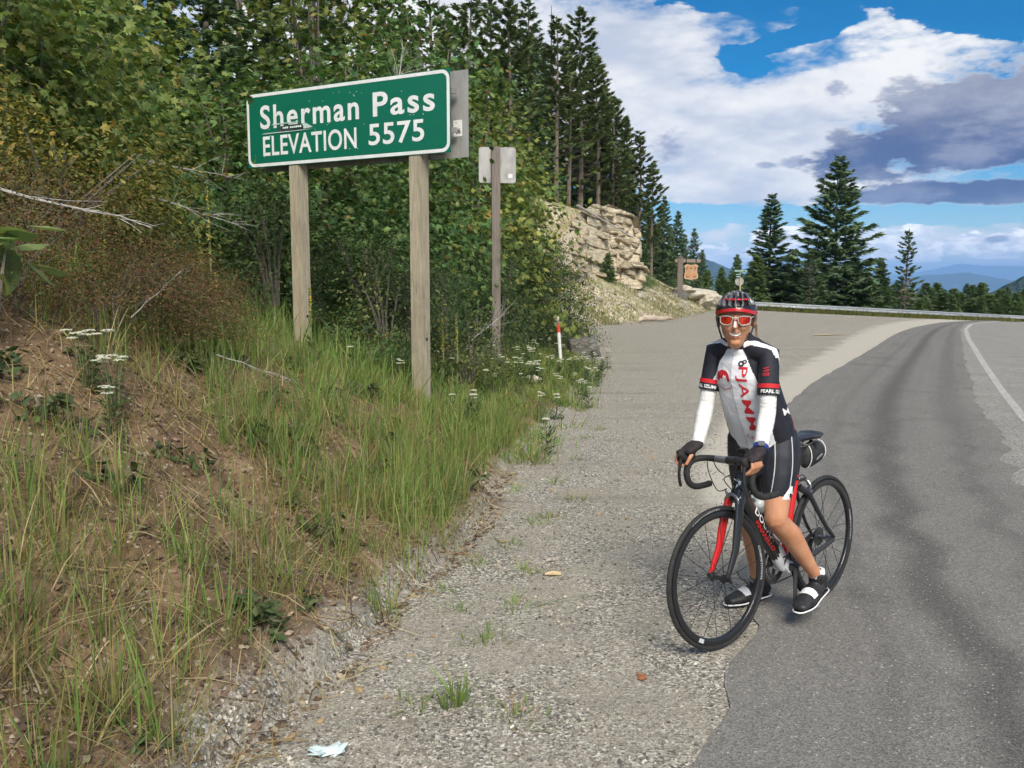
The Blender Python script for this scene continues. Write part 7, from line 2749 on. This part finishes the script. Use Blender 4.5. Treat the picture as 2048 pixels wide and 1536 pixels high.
# low broad-leaved weeds on the bank
wd_ = [shrub_meshes('w%d' % i, 'oval', (.10, .10, .09), 60, .05, ([(.075, .115, .045), (.11, .15, .06), (.16, .19, .09)], [3, 3, 1]), 400 + i, 9, .22, .1, 2) for i in range(3)]
rr = random.Random(17)
wp = bank_points(60, 76, 2.3, 8.0, .15, 2.8, lambda x, y, s: np.full_like(x, .7))
for i, (x, y) in enumerate(wp):
    ms = wd_[i % 3]
    place('weed', [('crown', ms[0]), ('stem', ms[1])], (float(x), float(y)), rr.uniform(0, 6), rr.uniform(.6, 1.5), 'low grey-green broad-leaved weed on the bank', 'weed', 'low weeds on the bank')


def litter(name, pts, lmin, lmax, pal, seed, label):
    r = np.random.default_rng(seed)
    n = len(pts)
    L = r.uniform(lmin, lmax, n)
    a = r.uniform(0, 6.28, n)
    V = np.empty((n, 6, 3))
    w0 = r.uniform(.0012, .0030, n)
    bend = r.normal(size=n) * .15
    for i, t in enumerate((-.5, 0, .5)):
        x = pts[:, 0] + np.cos(a) * L * t - np.sin(a) * bend * L * (t * t)
        y = pts[:, 1] + np.sin(a) * L * t + np.cos(a) * bend * L * (t * t)
        z = ground(x, y) + .008 + r.uniform(0, .03, n)
        wk = w0 * (1, 1, .4)[i]
        V[:, 2 * i] = np.stack([x - np.sin(a) * wk, y + np.cos(a) * wk, z], -1)
        V[:, 2 * i + 1] = np.stack([x + np.sin(a) * wk, y - np.cos(a) * wk, z + .002], -1)
    tf = np.array([(0, 1, 3), (0, 3, 2), (2, 3, 5), (2, 5, 4)])
    T = (tf[None] + (np.arange(n) * 6)[:, None, None]).reshape(-1, 3)
    C = np.repeat(palette(*pal, n, r, .25), 6, 0)
    return link_mesh(name, np_mesh(name, V.reshape(-1, 3), T, M['blade'], C), kind='stuff', label=label)


litter('straw', bank_points(2600, 78, 2.0, 8.0, -.15, 3.0, lambda x, y, s: .4 + .6 * clump(x, y, s)), .06, .26, GD, 101, 'dead straw and stalks lying on the bank')
litter('straw', bank_points(700, 79, 2.0, 7.0, -.1, 2.5, lambda x, y, s: np.full_like(x, .8)), .05, .22, ([(.12, .085, .06), (.20, .15, .11), (.07, .05, .04)], [3, 2, 2]), 102, 'dark dead twigs lying on the bank')

# ---- stones: gravel on the shoulder and crumbs on the bank
def pebbles(name, pts, smin, smax, pal, seed, label, mat=None):
    r = np.random.default_rng(seed)
    n = len(pts)
    tv = np.array([(1, 0, 0), (-1, 0, 0), (0, 1, 0), (0, -1, 0), (0, 0, .8), (0, 0, -.8)]) * .5
    tf = np.array([(0, 2, 4), (2, 1, 4), (1, 3, 4), (3, 0, 4), (2, 0, 5), (1, 2, 5), (3, 1, 5), (0, 3, 5)])
    sz = smin * (smax / smin) ** (r.random(n) ** 2.2)
    ax, ay, az = rot_from(np.array([0, 0, 1.0]) + r.normal(size=(n, 3)) * .35, 0, r)
    z = ground(pts[:, 0], pts[:, 1]) + sz * .18
    pos = np.stack([pts[:, 0], pts[:, 1], z], -1)
    ax *= r.uniform(.8, 1.5, (n, 1))
    az *= r.uniform(.5, 1.0, (n, 1))
    c = Cloud()
    c.add(*scatter(tv, tf, pos, ax, ay, az, sz, palette(*pal, n, r, .2)))
    return link_mesh(name, c.mesh(name, M['pebble']), kind='stuff', label=label)


def m_pebble(nb, bs):
    nb.l.new(nb.attr('col'), bs.inputs['Base Color'])


M['pebble'] = material('pebble', m_pebble, rough=.9, spec=.2)
r2 = np.random.default_rng(6)
PB = ([(.30, .27, .22), (.20, .185, .16), (.44, .40, .33), (.11, .105, .095), (.60, .56, .48)], [4, 4, 3, 2, .7])
y = 2.2 + 7.5 * r2.random(26000) ** 1.6
f_ = r2.random(26000)
x0 = edge(y)
x1 = np.interp(y, [p[1] for p in DARK_L], [p[0] for p in DARK_L])
x = x0 - .05 + (x1 - x0 + .15) * f_ ** 1.15
kp = r2.random(26000) < .30 + .7 * sstep(fbm(x * 1.3, y * 1.3, 95, 3), -.15, .2)
pebbles('gravel', np.stack([x, y], -1)[kp], .005, .022, PB, 7, 'loose gravel on the shoulder')
bpk = bank_points(14000, 77, 2.0, 7.5, -.1, 2.6, lambda x, y, s: 1.0 - .55 * sstep(s, .1, 1.2))
pebbles('gravel', bpk, .006, .045, ([(.15, .11, .075), (.22, .165, .115), (.36, .30, .22), (.10, .075, .055)], [4, 3, 1.6, 2]), 8, 'crumbs of soil and stone on the bank')
# a few larger stones one can pick out at the foot of the bank
sm = [rock_mesh('stone', (1, .8, .6), mottled('ochre_stone%d' % i, (.40, .29, .15), (.30, .22, .13), 20, .9), 500 + i, 2, .2, 9) for i in range(3)]
rr = random.Random(3)
for i, (x, y, k) in enumerate(((-.62, 3.42, .022), (-.55, 3.62, .018), (-.50, 3.36, .015), (-.45, 3.75, .016), (-.72, 3.16, .018), (-.36, 3.95, .014), (-.8, 3.05, .02), (.62, 6.2, .02), (.8, 6.05, .018), (.32, 6.9, .022), (1.1, 7.6, .022), (-.05, 5.5, .024), (1.35, 8.3, .02))):
    o = link_mesh('stone', sm[i % 3], label='small ochre stone at the edge of the gravel', cat='stone', group='small stones on the gravel')
    o.location = (x, y, gz(x, y) + k * .3)
    o.rotation_euler = (rr.uniform(-.3, .3), rr.uniform(-.3, .3), rr.uniform(0, 6))
    o.scale = (k * 1.2, k, k)
